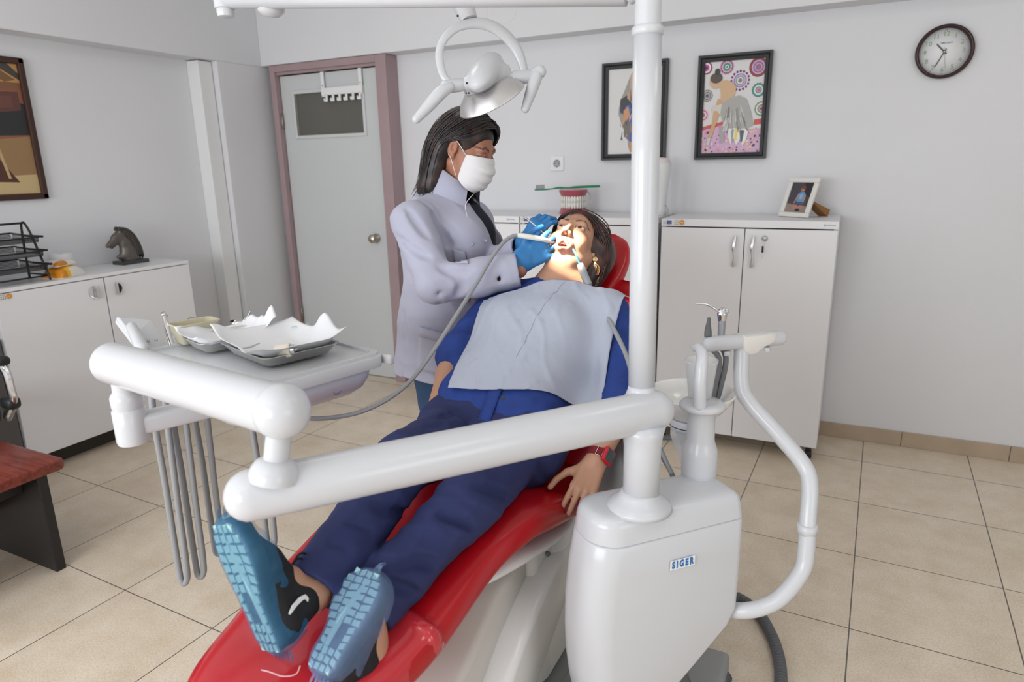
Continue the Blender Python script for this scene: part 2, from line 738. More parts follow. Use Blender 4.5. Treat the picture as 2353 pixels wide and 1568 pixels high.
def wall_with_hole(name, lo, hi, axis, h0, h1, z0, z1):
    """box wall lo..hi with an opening h0..h1 along axis and z0..z1"""
    mb = MB()
    o = 1 - axis
    def piece(a0, a1, c0, c1):
        l, h = list(lo), list(hi)
        l[axis], h[axis], l[2], h[2] = a0, a1, c0, c1
        mb.addm(box2(l, h))
    piece(lo[axis], h0, lo[2], hi[2])
    piece(h1, hi[axis], lo[2], hi[2])
    piece(h0, h1, lo[2], z0)
    piece(h0, h1, z1, hi[2])
    return mb.build(name, wall_paint, smooth=False)


struct(obj('floor', *box2((XL - .2, YF - .2, -0.1), (XR + .2, YB + .2, 0)), floor_material(), smooth=False, loc=(0, 0, 0)))
struct(obj('ceiling', *box2((XL - .2, YF - .2, ZC), (XR + .2, YB + .2, ZC + .1)), ceiling_paint, smooth=False))
struct(obj('wall_back', *box2((XL - .2, YB, 0), (XR + .2, YB + .15, ZC)), wall_paint, smooth=False))
struct(wall_with_hole('wall_right', (XR, YF - .15, 0), (XR + .15, YB, ZC), 1, -1.5, 0.1, 0.85, 2.15))  # opening added for the unseen fill window
struct(wall_with_hole('wall_left', (XL - .15, YF - .15, 0), (XL, YB, ZC), 1, -1.75, 0.05, 0.85, 2.06))
struct(wall_with_hole('wall_front', (XL, YF - .15, 0), (XR, YF, ZC), 0, -3.05, -0.35, 0.8, 2.15))
# beams and the corner column
struct(obj('trim_1', *box2((XL, YF, 2.075), (-3.61, YB, ZC), 0.004), wall_paint, smooth=False), 'white ceiling beam along the left wall')
bm_ = MB()
bm_.addm(box2((-3.61, 3.57, 2.08), (XR, YB, ZC), 0.004))
for (cx, cz) in ((-1.973, 2.235), (-1.79, 2.235)):
    bm_.addm(tube([(cx + .075 * math.cos(t), 3.5695, cz + .075 * math.sin(t)) for t in np.linspace(-2.2, 1.2, 24)], 0.0012, 6))
struct(bm_.build('trim_2', wall_paint, smooth=False), 'white ceiling beam above the door and pictures')
struct(obj('trim_3', *box2((XL, 3.208, 0), (-3.61, YB, 2.075), 0.004), wall_paint, smooth=False), 'white column in the corner beside the door')
struct(obj('trim_4', *box2((XL, 3.10, 0), (-3.65, 3.203, 2.07), 0.005), white_paint, smooth=False), 'white vertical duct cover beside the corner column')
skirt = mat('skirting_tile', srgb(188, 169, 147), 0.4, var=0.12, vscale=9)
bb = MB()
for i in range(16):
    x0 = -3.6 + 0.4496 * i - 0.115
    if x0 + .447 < -2.6:
        continue
    bb.addm(box2((max(x0, -2.6), 3.688, 0), (min(x0 + .447, XR), 3.70, 0.077), 0.002))
struct(bb.build('baseboard_back', skirt, smooth=False))
struct(obj('baseboard_left', *box2((XL, -2.4, 0), (XL + .012, 3.055, 0.077), 0.002), skirt, smooth=False))

# ---- windows (behind and left of the camera, one added at right as fill; they light the room and show in the glossy plastic)
frame_white = mat('window_frame_white', srgb(238, 238, 238), 0.35)
pane = mat('window_glass', (1, 1, 1), 0.0, trans=1.0, ior=1.02, alpha=0.25)


def window(n, axis, at, a0, a1, z0, z1, inward):
    def P(a, z, d):
        return (a, at + d * inward, z) if axis == 0 else (at + d * inward, a, z)
    def bx(mb, u0, u1, w0, w1, d0, d1):
        p, q = P(u0, w0, d0), P(u1, w1, d1)
        mb.addm(box2(np.minimum(p, q), np.maximum(p, q), 0.004))
    mb = MB()
    t = 0.06
    for (u0, u1, w0, w1) in ((a0, a0 + t, z0, z1), (a1 - t, a1, z0, z1), (a0, a1, z0, z0 + t), (a0, a1, z1 - t, z1)):
        bx(mb, u0, u1, w0, w1, -0.1, -0.04)
    for k in (1, 2):
        u = a0 + (a1 - a0) * k / 3
        bx(mb, u - .03, u + .03, z0, z1, -0.1, -0.04)
    o = mb.build('window_%d' % n, frame_white, smooth=False)
    struct(o)
    g = MB()
    bx(g, a0, a1, z0, z1, -0.075, -0.071)
    g.build('pane', pane, o, smooth=False)
    s = MB()
    bx(s, a0 - .04, a1 + .04, z0 - .03, z0, -0.04, 0.08)
    s.build('sill', frame_white, o, smooth=False)


window(1, 0, YF, -3.05, -0.35, 0.8, 2.15, 1)
window(2, 1, XL, -1.75, 0.05, 0.85, 2.06, 1)
window(3, 1, XR, -1.5, 0.1, 0.85, 2.15, -1)  # added window, out of view, goes with the right-hand fill light

# ---- flat ceiling lamps
lamp_glow = mat('ceiling_lamp_diffuser', (0.9, 0.9, 0.9), 0.6, emit=(1.0, 0.965, 0.92), estr=3.4)


def ceiling_lamp(x, y, where):
    t = thing('ceiling_light', (x, y, ZC), 'square flat white ceiling lamp ' + where, 'ceiling lamp', 'ceiling lamps')
    mb = MB()
    for s in (-1, 1):
        mb.addm(box((x + s * .29, y, ZC - .02), (.02, .6, .04), .003))
        mb.addm(box((x, y + s * .29, ZC - .02), (.56, .02, .04), .003))
    mb.build('lamp_frame', white_paint, t, smooth=False)
    obj('diffuser', *box((x, y, ZC - .022), (.56, .56, .02)), lamp_glow, t, smooth=False)


ceiling_lamp(-0.9, -0.7, 'behind the camera above the patient side')
ceiling_lamp(0.9, 0.6, 'above the free floor right of the dental unit')
ceiling_lamp(-1.9, 1.9, 'over the dentist')
ceiling_lamp(0.7, 1.9, 'over the spittoon bowl')

# ---- door with mauve frame
mauve = mat('mauve_door_paint', srgb(170, 147, 150), 0.45, var=0.1, vscale=6)
door_grey = mat('pale_grey_door_paint', srgb(206, 209, 210), 0.42, var=0.03, vscale=2)
frosted = mat('smoked_glass', srgb(104, 102, 96), 0.3, var=0.15, vscale=2.0)
door = struct(empty('door_1', (-3.1, 3.62, 0)), 'pale grey door in a mauve frame')
door['category'] = 'door'
df = MB()
df.addm(box2((-3.55, 3.575, 0), (-3.505, 3.70, 2.078), .004))
df.addm(box2((-2.685, 3.575, 0), (-2.606, 3.70, 2.078), .004))
df.addm(box2((-3.505, 3.575, 2.035), (-2.685, 3.70, 2.078), .004))
df.addm(box2((-3.505, 3.59, 2.018), (-2.685, 3.61, 2.036), .003))
df.addm(box2((-2.70, 3.605, 0), (-2.685, 3.70, 2.03), .003))
df.build('door_frame', mauve, door, smooth=False)
obj('door_gap', *box2((-3.505, 3.66, 0.0), (-2.685, 3.70, 2.036)), black_gap, door, smooth=False)  # black slab behind the leaf, stands in for shade in the gap
leaf = MB()
gl, gr, gb, gt = -3.385, -2.83, 1.632, 1.894
for (x0, x1, z0, z1) in ((-3.50, gl, .006, 2.012), (gr, -2.705, .006, 2.012), (gl, gr, .006, gb), (gl, gr, gt, 2.012)):
    leaf.addm(box2((x0, 3.617, z0), (x1, 3.655, z1)))
lf = leaf.build('door_leaf', door_grey, door, smooth=False)
m_ = MB()
for (x0, x1, z0, z1) in ((gl - .022, gl, gb - .022, gt + .022), (gr, gr + .022, gb - .022, gt + .022), (gl, gr, gb - .022, gb), (gl, gr, gt, gt + .022)):
    m_.addm(box2((x0, 3.607, z0), (x1, 3.625, z1), .004))
m_.build('glass_moulding', mat('moulding_white', srgb(208, 210, 210), .4), door, smooth=False)
obj('glass_panel', *box2((gl, 3.628, gb), (gr, 3.634, gt)), frosted, door, smooth=False)
kx, kz = (-2.7944, 3.6000, 0.9642)[0], (-2.7944, 3.6000, 0.9642)[2]
obj('door_knob', *lathe([(.030, 0), (.030, .006), (.012, .010), (.011, .026), (.022, .032), (.029, .044), (.029, .054), (.022, .064), (0, .066)],
                         (kx, 3.617, kz), (0, -1, 0), 28), mat('satin_brass_steel', (.55, .50, .43), .28, 1.0), door)
for hz in ((-3.5584, 3.6000, 1.7285)[2], (-3.5333, 3.6000, 0.3961)[2]):
    obj('hinge', *lathe([(.007, -.05), (.008, -.049), (.008, .049), (.007, .05)], (-3.503, 3.606, hz), (0, 0, 1), 12),
        mat('hinge_metal', (.3, .26, .2), .4, 1.0), door)

# ---- over-door hook rack
rk = thing('hook_rack', (-2.975, 3.6, 2.015), 'white metal over-door rack with six small hooks, hung on the grey door', 'hook rack')
for x0 in (-3.137, -2.835):
    s_ = MB()
    s_.addm(box2((x0, 3.598, 1.862), (x0 + .026, 3.602, 2.018)))
    s_.addm(box2((x0, 3.598, 2.0145), (x0 + .026, 3.655, 2.0175)))
    s_.addm(box2((x0, 3.6545, 1.985), (x0 + .026, 3.6575, 2.0175)))
    for zz in (1.93, 1.875):
        s_.addm(lathe([(.004, 0), (.004, .002), (0, .0025)], (x0 + .013, 3.598, zz), (0, -1, 0), 10), 1)
    s_.build('strap', [white_paint, dark_grey], rk, smooth=False)
obj('rail', *box2((-3.137, 3.592, 1.87), (-2.809, 3.598, 1.915), .002), white_paint, rk, smooth=False)
for i in range(6):
    x = -3.112 + i * .0535
    hk = [(0, .042), (.016, .042), (.016, .0), (-.012, 0), (-.016, .006), (-.016, .018), (-.009, .022), (-.004, .018), (-.004, .013), (0, .012)]
    obj('hook', *prism([(-a, b) for a, b in hk][::1], (x + .008, 3.598, 1.832), (-1, 0, 0), (0, 0, 1), (0, -1, 0), .006), white_paint, rk, smooth=False)


# ---- flat pictures as coloured shapes
paint = mat('printed_colours', (.5, .5, .5), .45, attr='tint')


def art(name, O, X, Y, w, h, shapes, parent, bg, th=0.003):
    """print: backing sheet plus coloured polygons given in 0..1 coordinates (v up)"""
    X, Y = np.asarray(X, float), np.asarray(Y, float)
    Z = np.cross(X, Y)
    V, F, C = [], [], []
    n = 0
    allsh = [([(0, 0), (1, 0), (1, 1), (0, 1)], bg)] + list(shapes)
    for k, (poly, col) in enumerate(allsh):
        P = [O + X * (np.clip(p[0], 0, 1) * w) + Y * (np.clip(p[1], 0, 1) * h) + Z * (th + k * 0.00002) for p in poly]
        V += P
        F.append(list(range(n, n + len(P))))
        C += [col] * len(P)
        n += len(P)
    for p in ((0, 0), (1, 0), (1, 1), (0, 1)):
        V.append(O + X * p[0] * w + Y * p[1] * h)
        C.append(bg)
    F.append([n + 3, n + 2, n + 1, n])
    for a, b in ((0, 1), (1, 2), (2, 3), (3, 0)):
        F.append([a, n + a, n + b, b][::-1])
    o = obj(name, V, F, paint, parent, smooth=False)
    at = o.data.color_attributes.new('tint', 'FLOAT_COLOR', 'POINT')
    at.data.foreach_set('color', np.hstack([np.array(C), np.ones((len(C), 1))]).astype(np.float32).ravel())
    return o


def disc(cx, cy, r, n=24, asp=1.0, wob=0.0, k=12):
    return [(cx + (r + wob * math.cos(k * t)) * math.cos(t), cy + (r + wob * math.cos(k * t)) * asp * math.sin(t)) for t in np.linspace(0, 2 * math.pi, max(n, 3 * k if wob else n), endpoint=False)]


def frame_mesh(x0, x1, z0, z1, w, d, y, th_in=.012):
    """picture frame on the back wall; moulded profile"""
    prof = [(0, 0), (0, d), (w * .35, d), (w * .55, d * .72), (w, d * .6), (w, 0)]
    rings = []
    for (sx, sz) in ((0, 0), (1, 0), (1, 1), (0, 1)):
        cx, cz = (x1 if sx else x0), (z1 if sz else z0)
        rings.append([(cx + (-1 if sx else 1) * a, y - b, cz + (-1 if sz else 1) * a) for a, b in prof])
    V = np.concatenate([np.array(r) for r in rings])
    n = len(prof)
    F = []
    for i in range(4):
        j = (i + 1) % 4
        for a in range(n - 1):
            F.append((i * n + a, j * n + a, j * n + a + 1, i * n + a + 1))
    return V, F


black_frame = mat('black_frame_wood', (.014, .015, .016), .4)


def lin(r, g, b):
    return srgb(r, g, b)


def mandala(cx, cy, r, cols, asp, wob=True):
    out = []
    for i, c in enumerate(cols):
        q = r * (1 - i / len(cols))
        out.append((disc(cx, cy, q, 28, asp, q * .06 if (wob and i % 2 == 0) else 0, 14), lin(*c)))
    return out


def framed(x0, x1, z0, z1, shapes, label):
    t = thing('framed_picture', ((x0 + x1) / 2, YB, z0), label, 'picture')
    obj('frame', *frame_mesh(x0, x1, z0, z1, .032, .028, YB - .001), black_frame, t, smooth=False)
    art('print', np.array((x0 + .026, YB - .006, z0 + .026)), X1, Z1, x1 - x0 - .052, z1 - z0 - .052, shapes, t, lin(222, 221, 220))
    return t


rs = np.random.RandomState(4)
# dancer stretched like a drop, drawn in grey, ochre and blue strokes
p1 = [([(.50, .99), (.56, .86), (.60, .72), (.72, .60), (.76, .45), (.70, .30), (.62, .15), (.52, .04), (.44, .03), (.40, .10), (.38, .2), (.28, .34), (.21, .48), (.22, .56), (.26, .66), (.34, .78), (.40, .88)], lin(160, 155, 148))]
for (cx, cy, w_, h_, c) in ((.33, .57, .10, .11, (62, 62, 70)), (.46, .48, .14, .12, (88, 105, 168)), (.36, .43, .07, .12, (206, 152, 112)), (.5, .28, .10, .16, (74, 92, 172)),
                            (.44, .68, .08, .05, (196, 158, 130)), (.38, .30, .07, .12, (120, 112, 104)), (.47, .10, .05, .06, (200, 150, 100)), (.56, .6, .1, .06, (70, 68, 72)), (.44, .84, .025, .10, (205, 170, 140)), (.6, .42, .08, .16, (150, 146, 140))):
    p1.append((disc(cx, cy, w_, 18, h_ / w_, w_ * .12, 5), lin(*c)))
for i in range(46):
    a = rs.uniform(0.25, .68)
    b = rs.uniform(.12, .66)
    L = rs.uniform(.04, .12)
    q = rs.uniform(-.5, .5) + 1.4
    dx, dy = L * math.cos(q), L * math.sin(q)
    c = [(40, 42, 52), (225, 222, 215), (70, 84, 160), (190, 140, 100), (110, 106, 100)][i % 5]
    p1.append(([(a, b), (a + .012, b), (a + dx + .006, b + dy), (a + dx, b + dy)], lin(*c)))
framed(-1.268, -.915, 1.427, 1.926, p1, 'black framed picture of a blue and grey drop-shaped dancer, behind the white lamp post')

A_ = .70
p2 = [([(0, .30), (.35, .345), (.36, .25), (1, .27), (1, 0), (0, 0)], lin(216, 176, 206)), ([(0, .30), (.36, .355), (.36, .315), (0, .26)], lin(205, 88, 82)), ([(.86, .36), (1, .37), (1, .31), (.86, .30)], lin(205, 88, 82))]
p2 += mandala(.04, .93, .10, [(150, 55, 95), (240, 235, 235), (190, 90, 160), (120, 40, 110)], A_)
p2 += mandala(.375, .925, .115, [(214, 150, 180), (140, 60, 110), (225, 190, 205), (80, 165, 160), (60, 120, 110), (225, 225, 215), (90, 110, 80)], A_)
p2 += mandala(.875, .90, .145, [(140, 62, 68), (150, 66, 74), (196, 176, 206), (150, 98, 160), (215, 150, 170), (150, 90, 160), (110, 150, 90)], A_, False)
for k in range(16):
    t = k / 16 * 6.283
    p2.append((disc(.60 + .138 * math.cos(t), .775 + .138 * A_ * math.sin(t), .02, 10, A_), lin(112, 52, 112)))
p2 += mandala(.60, .775, .122, [(224, 214, 224), (160, 110, 170), (196, 190, 210), (84, 168, 168), (235, 225, 225), (196, 110, 130), (110, 140, 100)], A_)
p2 += mandala(.90, .665, .105, [(70, 130, 130), (96, 160, 150), (236, 230, 228), (86, 150, 150), (214, 150, 160), (196, 100, 110)], A_)
p2 += mandala(.075, .635, .095, [(110, 150, 130), (214, 170, 185), (92, 130, 112), (200, 160, 180), (80, 140, 120), (70, 70, 80)], A_)
p2 += mandala(.965, .47, .11, [(110, 150, 110), (236, 226, 228), (120, 160, 120), (222, 160, 180), (170, 60, 110)], A_)
p2 += mandala(.02, .43, .10, [(232, 200, 212), (200, 90, 130), (236, 224, 226), (205, 110, 140), (90, 140, 100)], A_)
for i in range(150):
    a, b = rs.uniform(0.01, .99), rs.uniform(.01, .27)
    p2.append((disc(a, b, rs.uniform(.008, .022), 8, A_), lin(*[(62, 62, 84), (236, 212, 150), (226, 150, 180), (240, 214, 190), (206, 150, 214)][i % 5])))
# stooping dancer with a pale full skirt, and a split tooth beside her
p2 += [([(.27, .72), (.30, .78), (.38, .79), (.48, .76), (.55, .70), (.52, .62), (.42, .57), (.36, .50), (.31, .55), (.30, .66)], lin(212, 178, 140)),
       (disc(.205, .78, .10, 20, .75), lin(214, 178, 142)), (disc(.215, .815, .10, 20, .55), lin(86, 74, 66)), (disc(.23, .88, .045, 14, .8), lin(60, 58, 60)),
       ([(.26, .60), (.34, .58), (.30, .44), (.26, .36), (.20, .22), (.14, .12), (.09, .13), (.17, .30), (.20, .46)], lin(210, 168, 124)),
       ([(.17, .52), (.34, .54), (.32, .42), (.25, .47), (.16, .46)], lin(214, 208, 200)),
       ([(.12, .18), (.17, .18), (.15, .10), (.10, .11)], lin(200, 205, 212)), ([(.30, .3), (.38, .3), (.40, .13), (.34, .12), (.31, .2)], lin(172, 165, 168)),
       ([(.33, .55), (.45, .60), (.60, .62), (.72, .58), (.80, .45), (.86, .30), (.74, .26), (.60, .28), (.46, .28), (.36, .34), (.31, .44)], lin(176, 174, 170)),
       ([(.45, .27), (.55, .28), (.62, .265), (.72, .27), (.78, .24), (.76, .16), (.70, .08), (.66, .16), (.60, .09), (.55, .17), (.51, .1), (.46, .18)], lin(236, 234, 230)),
       ([(.57, .27), (.62, .27), (.60, .15), (.56, .15)], lin(240, 214, 92)), ([(.5, .25), (.55, .27), (.54, .14), (.52, .12)], lin(150, 166, 176)), ([(.64, .26), (.72, .25), (.69, .12), (.66, .14)], lin(86, 98, 112))]
for i in range(34):
    a, b = rs.uniform(.40, .70), rs.uniform(.34, .54)
    e = a + (a - .5) * .45
    p2.append(([(a, b), (a + .008, b), (e + .012, b - .12), (e, b - .12)], lin(*[(120, 118, 116), (222, 222, 220), (148, 146, 144)][i % 3])))
framed(-.762, -.412, 1.42, 1.923, p2, 'black framed picture of a stooping dancer in a grey skirt among coloured circles')

# generic warm brown interior on the left wall (plain stand-in)
lp = thing('framed_painting', (XL, 1.9, 1.29), 'dark brown framed painting in warm browns on the left wall', 'painting')
wood_dark = mat('dark_brown_wood', srgb(66, 40, 32), .4, var=.2, vscale=20)
fm = MB()
y0, y1, z0, z1 = 1.2, 2.135, 1.295, 1.972
for (a0, a1, b0, b1) in ((y0, y1, z0, z0 + .03), (y0, y1, z1 - .03, z1), (y0, y0 + .03, z0, z1), (y1 - .03, y1, z0, z1)):
    fm.addm(box2((XL + .001, a0, b0), (XL + .025, a1, b1), .006))
fm.build('frame', wood_dark, lp, smooth=False)
sh = [([(0, 0), (1, 0), (1, .17), (0, .15)], lin(196, 172, 128)), ([(.80, .14), (1, .15), (1, .45), (.80, .42)], lin(150, 120, 84)),
      ([(.84, .45), (1, .46), (1, .70), (.93, .72), (.86, .64)], lin(46, 48, 50)), ([(0, .78), (1, .80), (1, .86), (0, .86)], lin(128, 88, 62)), ([(0, .86), (1, .86), (1, 1), (0, 1)], lin(186, 140, 84)),
      ([(.75, 1), (.85, 1), (.98, .88), (.92, .86)], lin(120, 90, 60)), ([(.86, 1), (.95, 1), (1, .93), (1, .88)], lin(70, 66, 62)), ([(.82, .62), (.98, .65), (.98, .79), (.80, .78)], lin(96, 62, 56)), ([(.86, .66), (.94, .67), (.94, .76), (.86, .75)], lin(110, 70, 62)),
      ([(.68, .10), (.80, .12), (.76, .36), (.72, .46), (.67, .40)], lin(150, 56, 50)), ([(.74, .1), (.9, .09), (.84, .22), (.78, .36)], lin(84, 50, 42)), ([(.80, .46), (.815, .46), (.86, .12), (.845, .12)], lin(190, 165, 120)), ([(.7, .5), (.78, .51), (.78, .62), (.7, .6)], lin(205, 200, 180))]
art('canvas', np.array((XL + .006, y0 + .03, z0 + .03)), Y1, Z1, y1 - y0 - .06, z1 - z0 - .06, sh, lp, lin(140, 88, 66))

# ---- wall clock
ck = thing('wall_clock', (.295, YB, 1.855), 'round wall clock with dark brown rim and pale green numbers', 'clock')
cc = np.array((.295, YB, 1.855))
obj('rim', *lathe([(.098, 0), (.109, .004), (.112, .016), (.110, .030), (.104, .036), (.098, .032), (.096, .012), (.094, .0)], cc, (0, -1, 0), 64, closed=True), mat('clock_rim_brown', srgb(52, 28, 26), .3), ck)
obj('dial', *lathe([(.0985, .001), (.0985, .010), (0, .0102)], cc, (0, -1, 0), 48), mat('clock_dial_white', srgb(232, 232, 234), .5), ck)
num_green = mat('pale_green_number', srgb(150, 176, 138), .5)
tk = MB()
for h in range(1, 13):
    a = math.radians(90 - 30 * h)
    obj('number', *text_mesh(str(h), .026, cc + np.array((.073 * math.cos(a), -.0108, .073 * math.sin(a))), X1, Z1, .0004, .0006), num_green, ck, smooth=False)
    tk.addm(box(cc + np.array((.0885 * math.cos(a), -.0106, .0885 * math.sin(a))), (.003, .001, .003)))
for k in range(60):
    a = math.radians(6 * k)
    tk.addm(box(cc + np.array((.0925 * math.cos(a), -.0105, .0925 * math.sin(a))), (.001, .0008, .001)))
tk.build('ticks', mat('clock_tick', (.15, .15, .17), .6), ck, smooth=False)
obj('maker_mark', *text_mesh('TIMECRAFT', .009, cc + np.array((.004, -.0108, .036)), X1, Z1, .0003, .0001), mat('clock_text', (.2, .2, .22), .6), ck, smooth=False)


def hand(name, ang, L, w, back, mm, off):
    d = np.array((math.sin(ang), 0, math.cos(ang)))
    s = np.array((d[2], 0, -d[0]))
    return obj(name, *prism([(-w / 2, -back), (w / 2, -back), (w / 2, L * .8), (0, L), (-w / 2, L * .8)], cc + np.array((0, off, 0)), s, d, np.cross(s, d), -.0012), mm, ck, smooth=False)


hand_grey = mat('clock_hand', srgb(84, 96, 84), .4)
hand('hour_hand', math.radians(10.57 * 30), .050, .006, .012, hand_grey, -.0125)
hand('minute_hand', math.radians(34.3 * 6), .074, .0045, .014, hand_grey, -.014)
hand('second_hand', math.radians(28.5 * 6), .078, .0012, .02, mat('second_hand_pale', srgb(150, 170, 150), .4), -.0155)
obj('hub', *lathe([(.006, .012), (.006, .018), (0, .019)], cc, (0, -1, 0), 16), chrome, ck)

# ---- wall socket
sk = thing('wall_socket', (-1.539, YB, 1.416), 'square white wall socket on the back wall above the toothbrush', 'socket')
sc_ = np.array((-1.539, YB, 1.4165))
obj('socket_plate', *prism(rrect(.082, .082, .006), sc_, X1, Z1, -Y1, .009, .002), mat('socket_white', srgb(226, 228, 228), .35), sk, smooth=False)
obj('socket_well', *lathe([(.0215, .008), (.0215, .011), (.0195, .011), (.0195, .0092), (0, .0092)], sc_, (0, -1, 0), 28), mat('socket_inner', srgb(170, 172, 172), .4), sk)
hl = MB()
for dx in (-.0095, .0095):
    hl.addm(lathe([(.0028, .0092), (.0028, .0097), (0, .0098)], sc_ + np.array((dx, 0, 0)), (0, -1, 0), 10))
hl.addm(box(sc_ + np.array((0, -.010, .018)), (.006, .003, .005)))
hl.addm(box(sc_ + np.array((0, -.010, -.018)), (.006, .003, .005)))
hl.build('contacts', dark_grey, sk, smooth=False)


# ================================================================ cabinets, desk, things on them
sticker_white = mat('sticker_white', srgb(226, 226, 224), .5)
flag_blue = mat('flag_blue', srgb(34, 76, 160), .5)
star_yellow = mat('star_yellow', srgb(236, 206, 70), .5)
agency_orange = mat('agency_orange', srgb(214, 150, 52), .5)
agency_grey = mat('agency_grey', srgb(150, 140, 128), .5)
text_blue = mat('label_text_blue', srgb(120, 160, 196), .5)


def sticker(parent, O, X, Y, s=1.0, side='flag'):
    """donor label: flag with ring of stars, dotted square, orange disc"""
    X, Y, O = np.asarray(X, float), np.asarray(Y, float), np.asarray(O, float)
    Z = np.cross(X, Y)
    st = obj('donor_sticker', *box(O + X * .049 * s + Z * .0003, (.104 * s, .028 * s, .0006), X=X, Y=Y, Z=Z), sticker_white, parent, smooth=False)
    f = MB()
    f.addm(box(O + X * .028 * s + Z * .0008, (.024 * s, .018 * s, .0005), X=X, Y=Y, Z=Z))
    for k in range(12):
        a = k / 12 * 6.283
        f.addm(lathe([(.0011 * s, 0), (0, .0003)], O + X * (.028 + .0055 * math.cos(a)) * s + Y * .0055 * s * math.sin(a) + Z * .001, Z, 6), 1)
    f.build('flag_emblem', [flag_blue, star_yellow], st, smooth=False)
    g = MB()
    for i in range(3):
        for j in range(3):
            g.addm(box(O + X * (.056 + .0085 * i) * s + Y * (.0085 * (j - 1)) * s + Z * .0007, (.005 * s, .005 * s, .0004), X=X, Y=Y, Z=Z))
    g.addm(lathe([(.0125 * s, .0005), (.0125 * s, .0011), (0, .0012)], O + X * .089 * s, Z, 24), 1)
    for k in range(3):
        g.addm(box(O + X * (.084 + .005 * k) * s + Z * .0014, (.0028 * s, .004 * s, .0003), X=X, Y=Y, Z=Z), 2)
    g.build('agency_emblem', [agency_grey, agency_orange, sticker_white], st, smooth=False)
    tt = MB()
    for j in range(3):
        tt.addm(box(O + X * .006 * s + Y * (.006 * (j - 1)) * s + Z * .0008, (.014 * s, .0016 * s, .0004), X=X, Y=Y, Z=Z))
    tt.build('small_print', agency_grey, st, smooth=False)


def wave_handle(parent, x, y, z0, z1):
    pts = [(x + -.003 + .003 * math.sin(t * 7.5), y - .012 - .008 * math.sin(t * math.pi), z0 + (z1 - z0) * t) for t in np.linspace(0, 1, 22)]
    mb = MB()
    mb.addm(tube(pts, [.0055 + .0015 * math.cos(t * 9) for t in np.linspace(0, 1, 22)], 10, 'round', flat=.55, flatdir=(0, 1, 0)))
    for t in (.06, .94):
        p = pts[int(t * 21)]
        mb.addm(tube([(p[0], y + .001, p[2]), (p[0], p[1], p[2])], .004, 8))
    mb.build('handle', chrome, parent)


def back_cabinet(x0, x1, label, handles=True):
    yf, zt = 3.30, 1.147
    t = thing('white_cabinet', ((x0 + x1) / 2, 3.5, 0), label, 'cabinet')
    mb = MB()
    for s in ((x0, x0 + .018), (x1 - .018, x1)):
        mb.addm(box2((s[0], yf + .02, .075), (s[1], 3.685, zt - .036)))
    mb.addm(box2((x0 + .018, yf + .02, .075), (x1 - .018, 3.685, .095)))
    mb.addm(box2((x0 + .018, 3.67, .095), (x1 - .018, 3.685, zt - .036)))
    mb.addm(box2((x0 + .018, yf + .03, .095), (x1 - .018, yf + .032, zt - .036)), 1)  # black sheet behind the doors paints the shade in their gaps
    mb.build('carcass', [melamine, black_gap], t, smooth=False)
    obj('top_panel', *box2((x0, yf - .002, zt - .034), (x1, 3.69, zt), .0015), melamine, t, smooth=False)
    xm = (x0 + x1) / 2
    for a, b, s in ((x0 + .001, xm - .002, 1), (xm + .002, x1 - .001, -1)):
        d = obj('door', *box2((a, yf, .078), (b, yf + .018, zt - .040), .001), melamine, t, smooth=False)
        hx = (b - .037) if s > 0 else (a + .040)
        if handles:
            wave_handle(d, hx, yf, .936, 1.074)
        if s < 0 and handles:
            lk = obj('lock', *lathe([(.013, 0), (.013, .004), (.009, .009), (0, .010)], (a + .087, yf, 1.066), (0, -1, 0), 20), steel, d)
            k = MB()
            k.addm(box((a + .087, yf - .016, 1.062), (.003, .014, .010), .001))
            k.addm(tube([(a + .087, yf - .02, 1.056), (a + .092, yf - .021, 1.045), (a + .085, yf - .021, 1.036), (a + .082, yf - .020, 1.048), (a + .087, yf - .02, 1.056)], .0009, 6, smooth=3))
            k.addm(box((a + .083, yf - .02, 1.018), (.0085, .004, .030), .0015), 1)
            k.addm(box((a + .082, yf - .02, .990), (.0025, .0015, .026)))
            kk = k.build('key', [steel, black_plastic], None)
            kk.parent = d
            kk.location = -wloc(d)
    for x in (x0 + .035, x1 - .035):
        for y in (yf + .055, 3.64):
            w = MB()
            w.addm(lathe([(.010, -.013), (.024, -.012), (.026, 0), (.024, .012), (.010, .013)], (x, y, .026), (1, .2, 0), 20))
            w.addm(box((x, y, .058), (.02, .032, .034), .004))
            w.build('caster', black_plastic, t)
    return t


c1 = back_cabinet(-.826, -.046, 'white two-door cabinet with chrome handles, carrying the small photo frame')
sticker(c1, (-.816, 3.2975, 1.131), X1, Z1)
obj('supplier_mark', *text_mesh('glorinova', .013, (-.082, 3.2975, 1.131), X1, Z1, .0004), text_blue, c1, smooth=False)
c2 = back_cabinet(-1.590, -.862, 'white cabinet carrying the dental teeth model, behind the reclined patient')
sticker(c2, (-1.583, 3.2975, 1.131), X1, Z1)
c3 = back_cabinet(-2.33, -1.596, 'white cabinet half hidden behind the standing dentist')
obj('supplier_mark', *text_mesh('glorinova', .013, (-1.645, 3.2975, 1.131), X1, Z1, .0004), text_blue, c3, smooth=False)

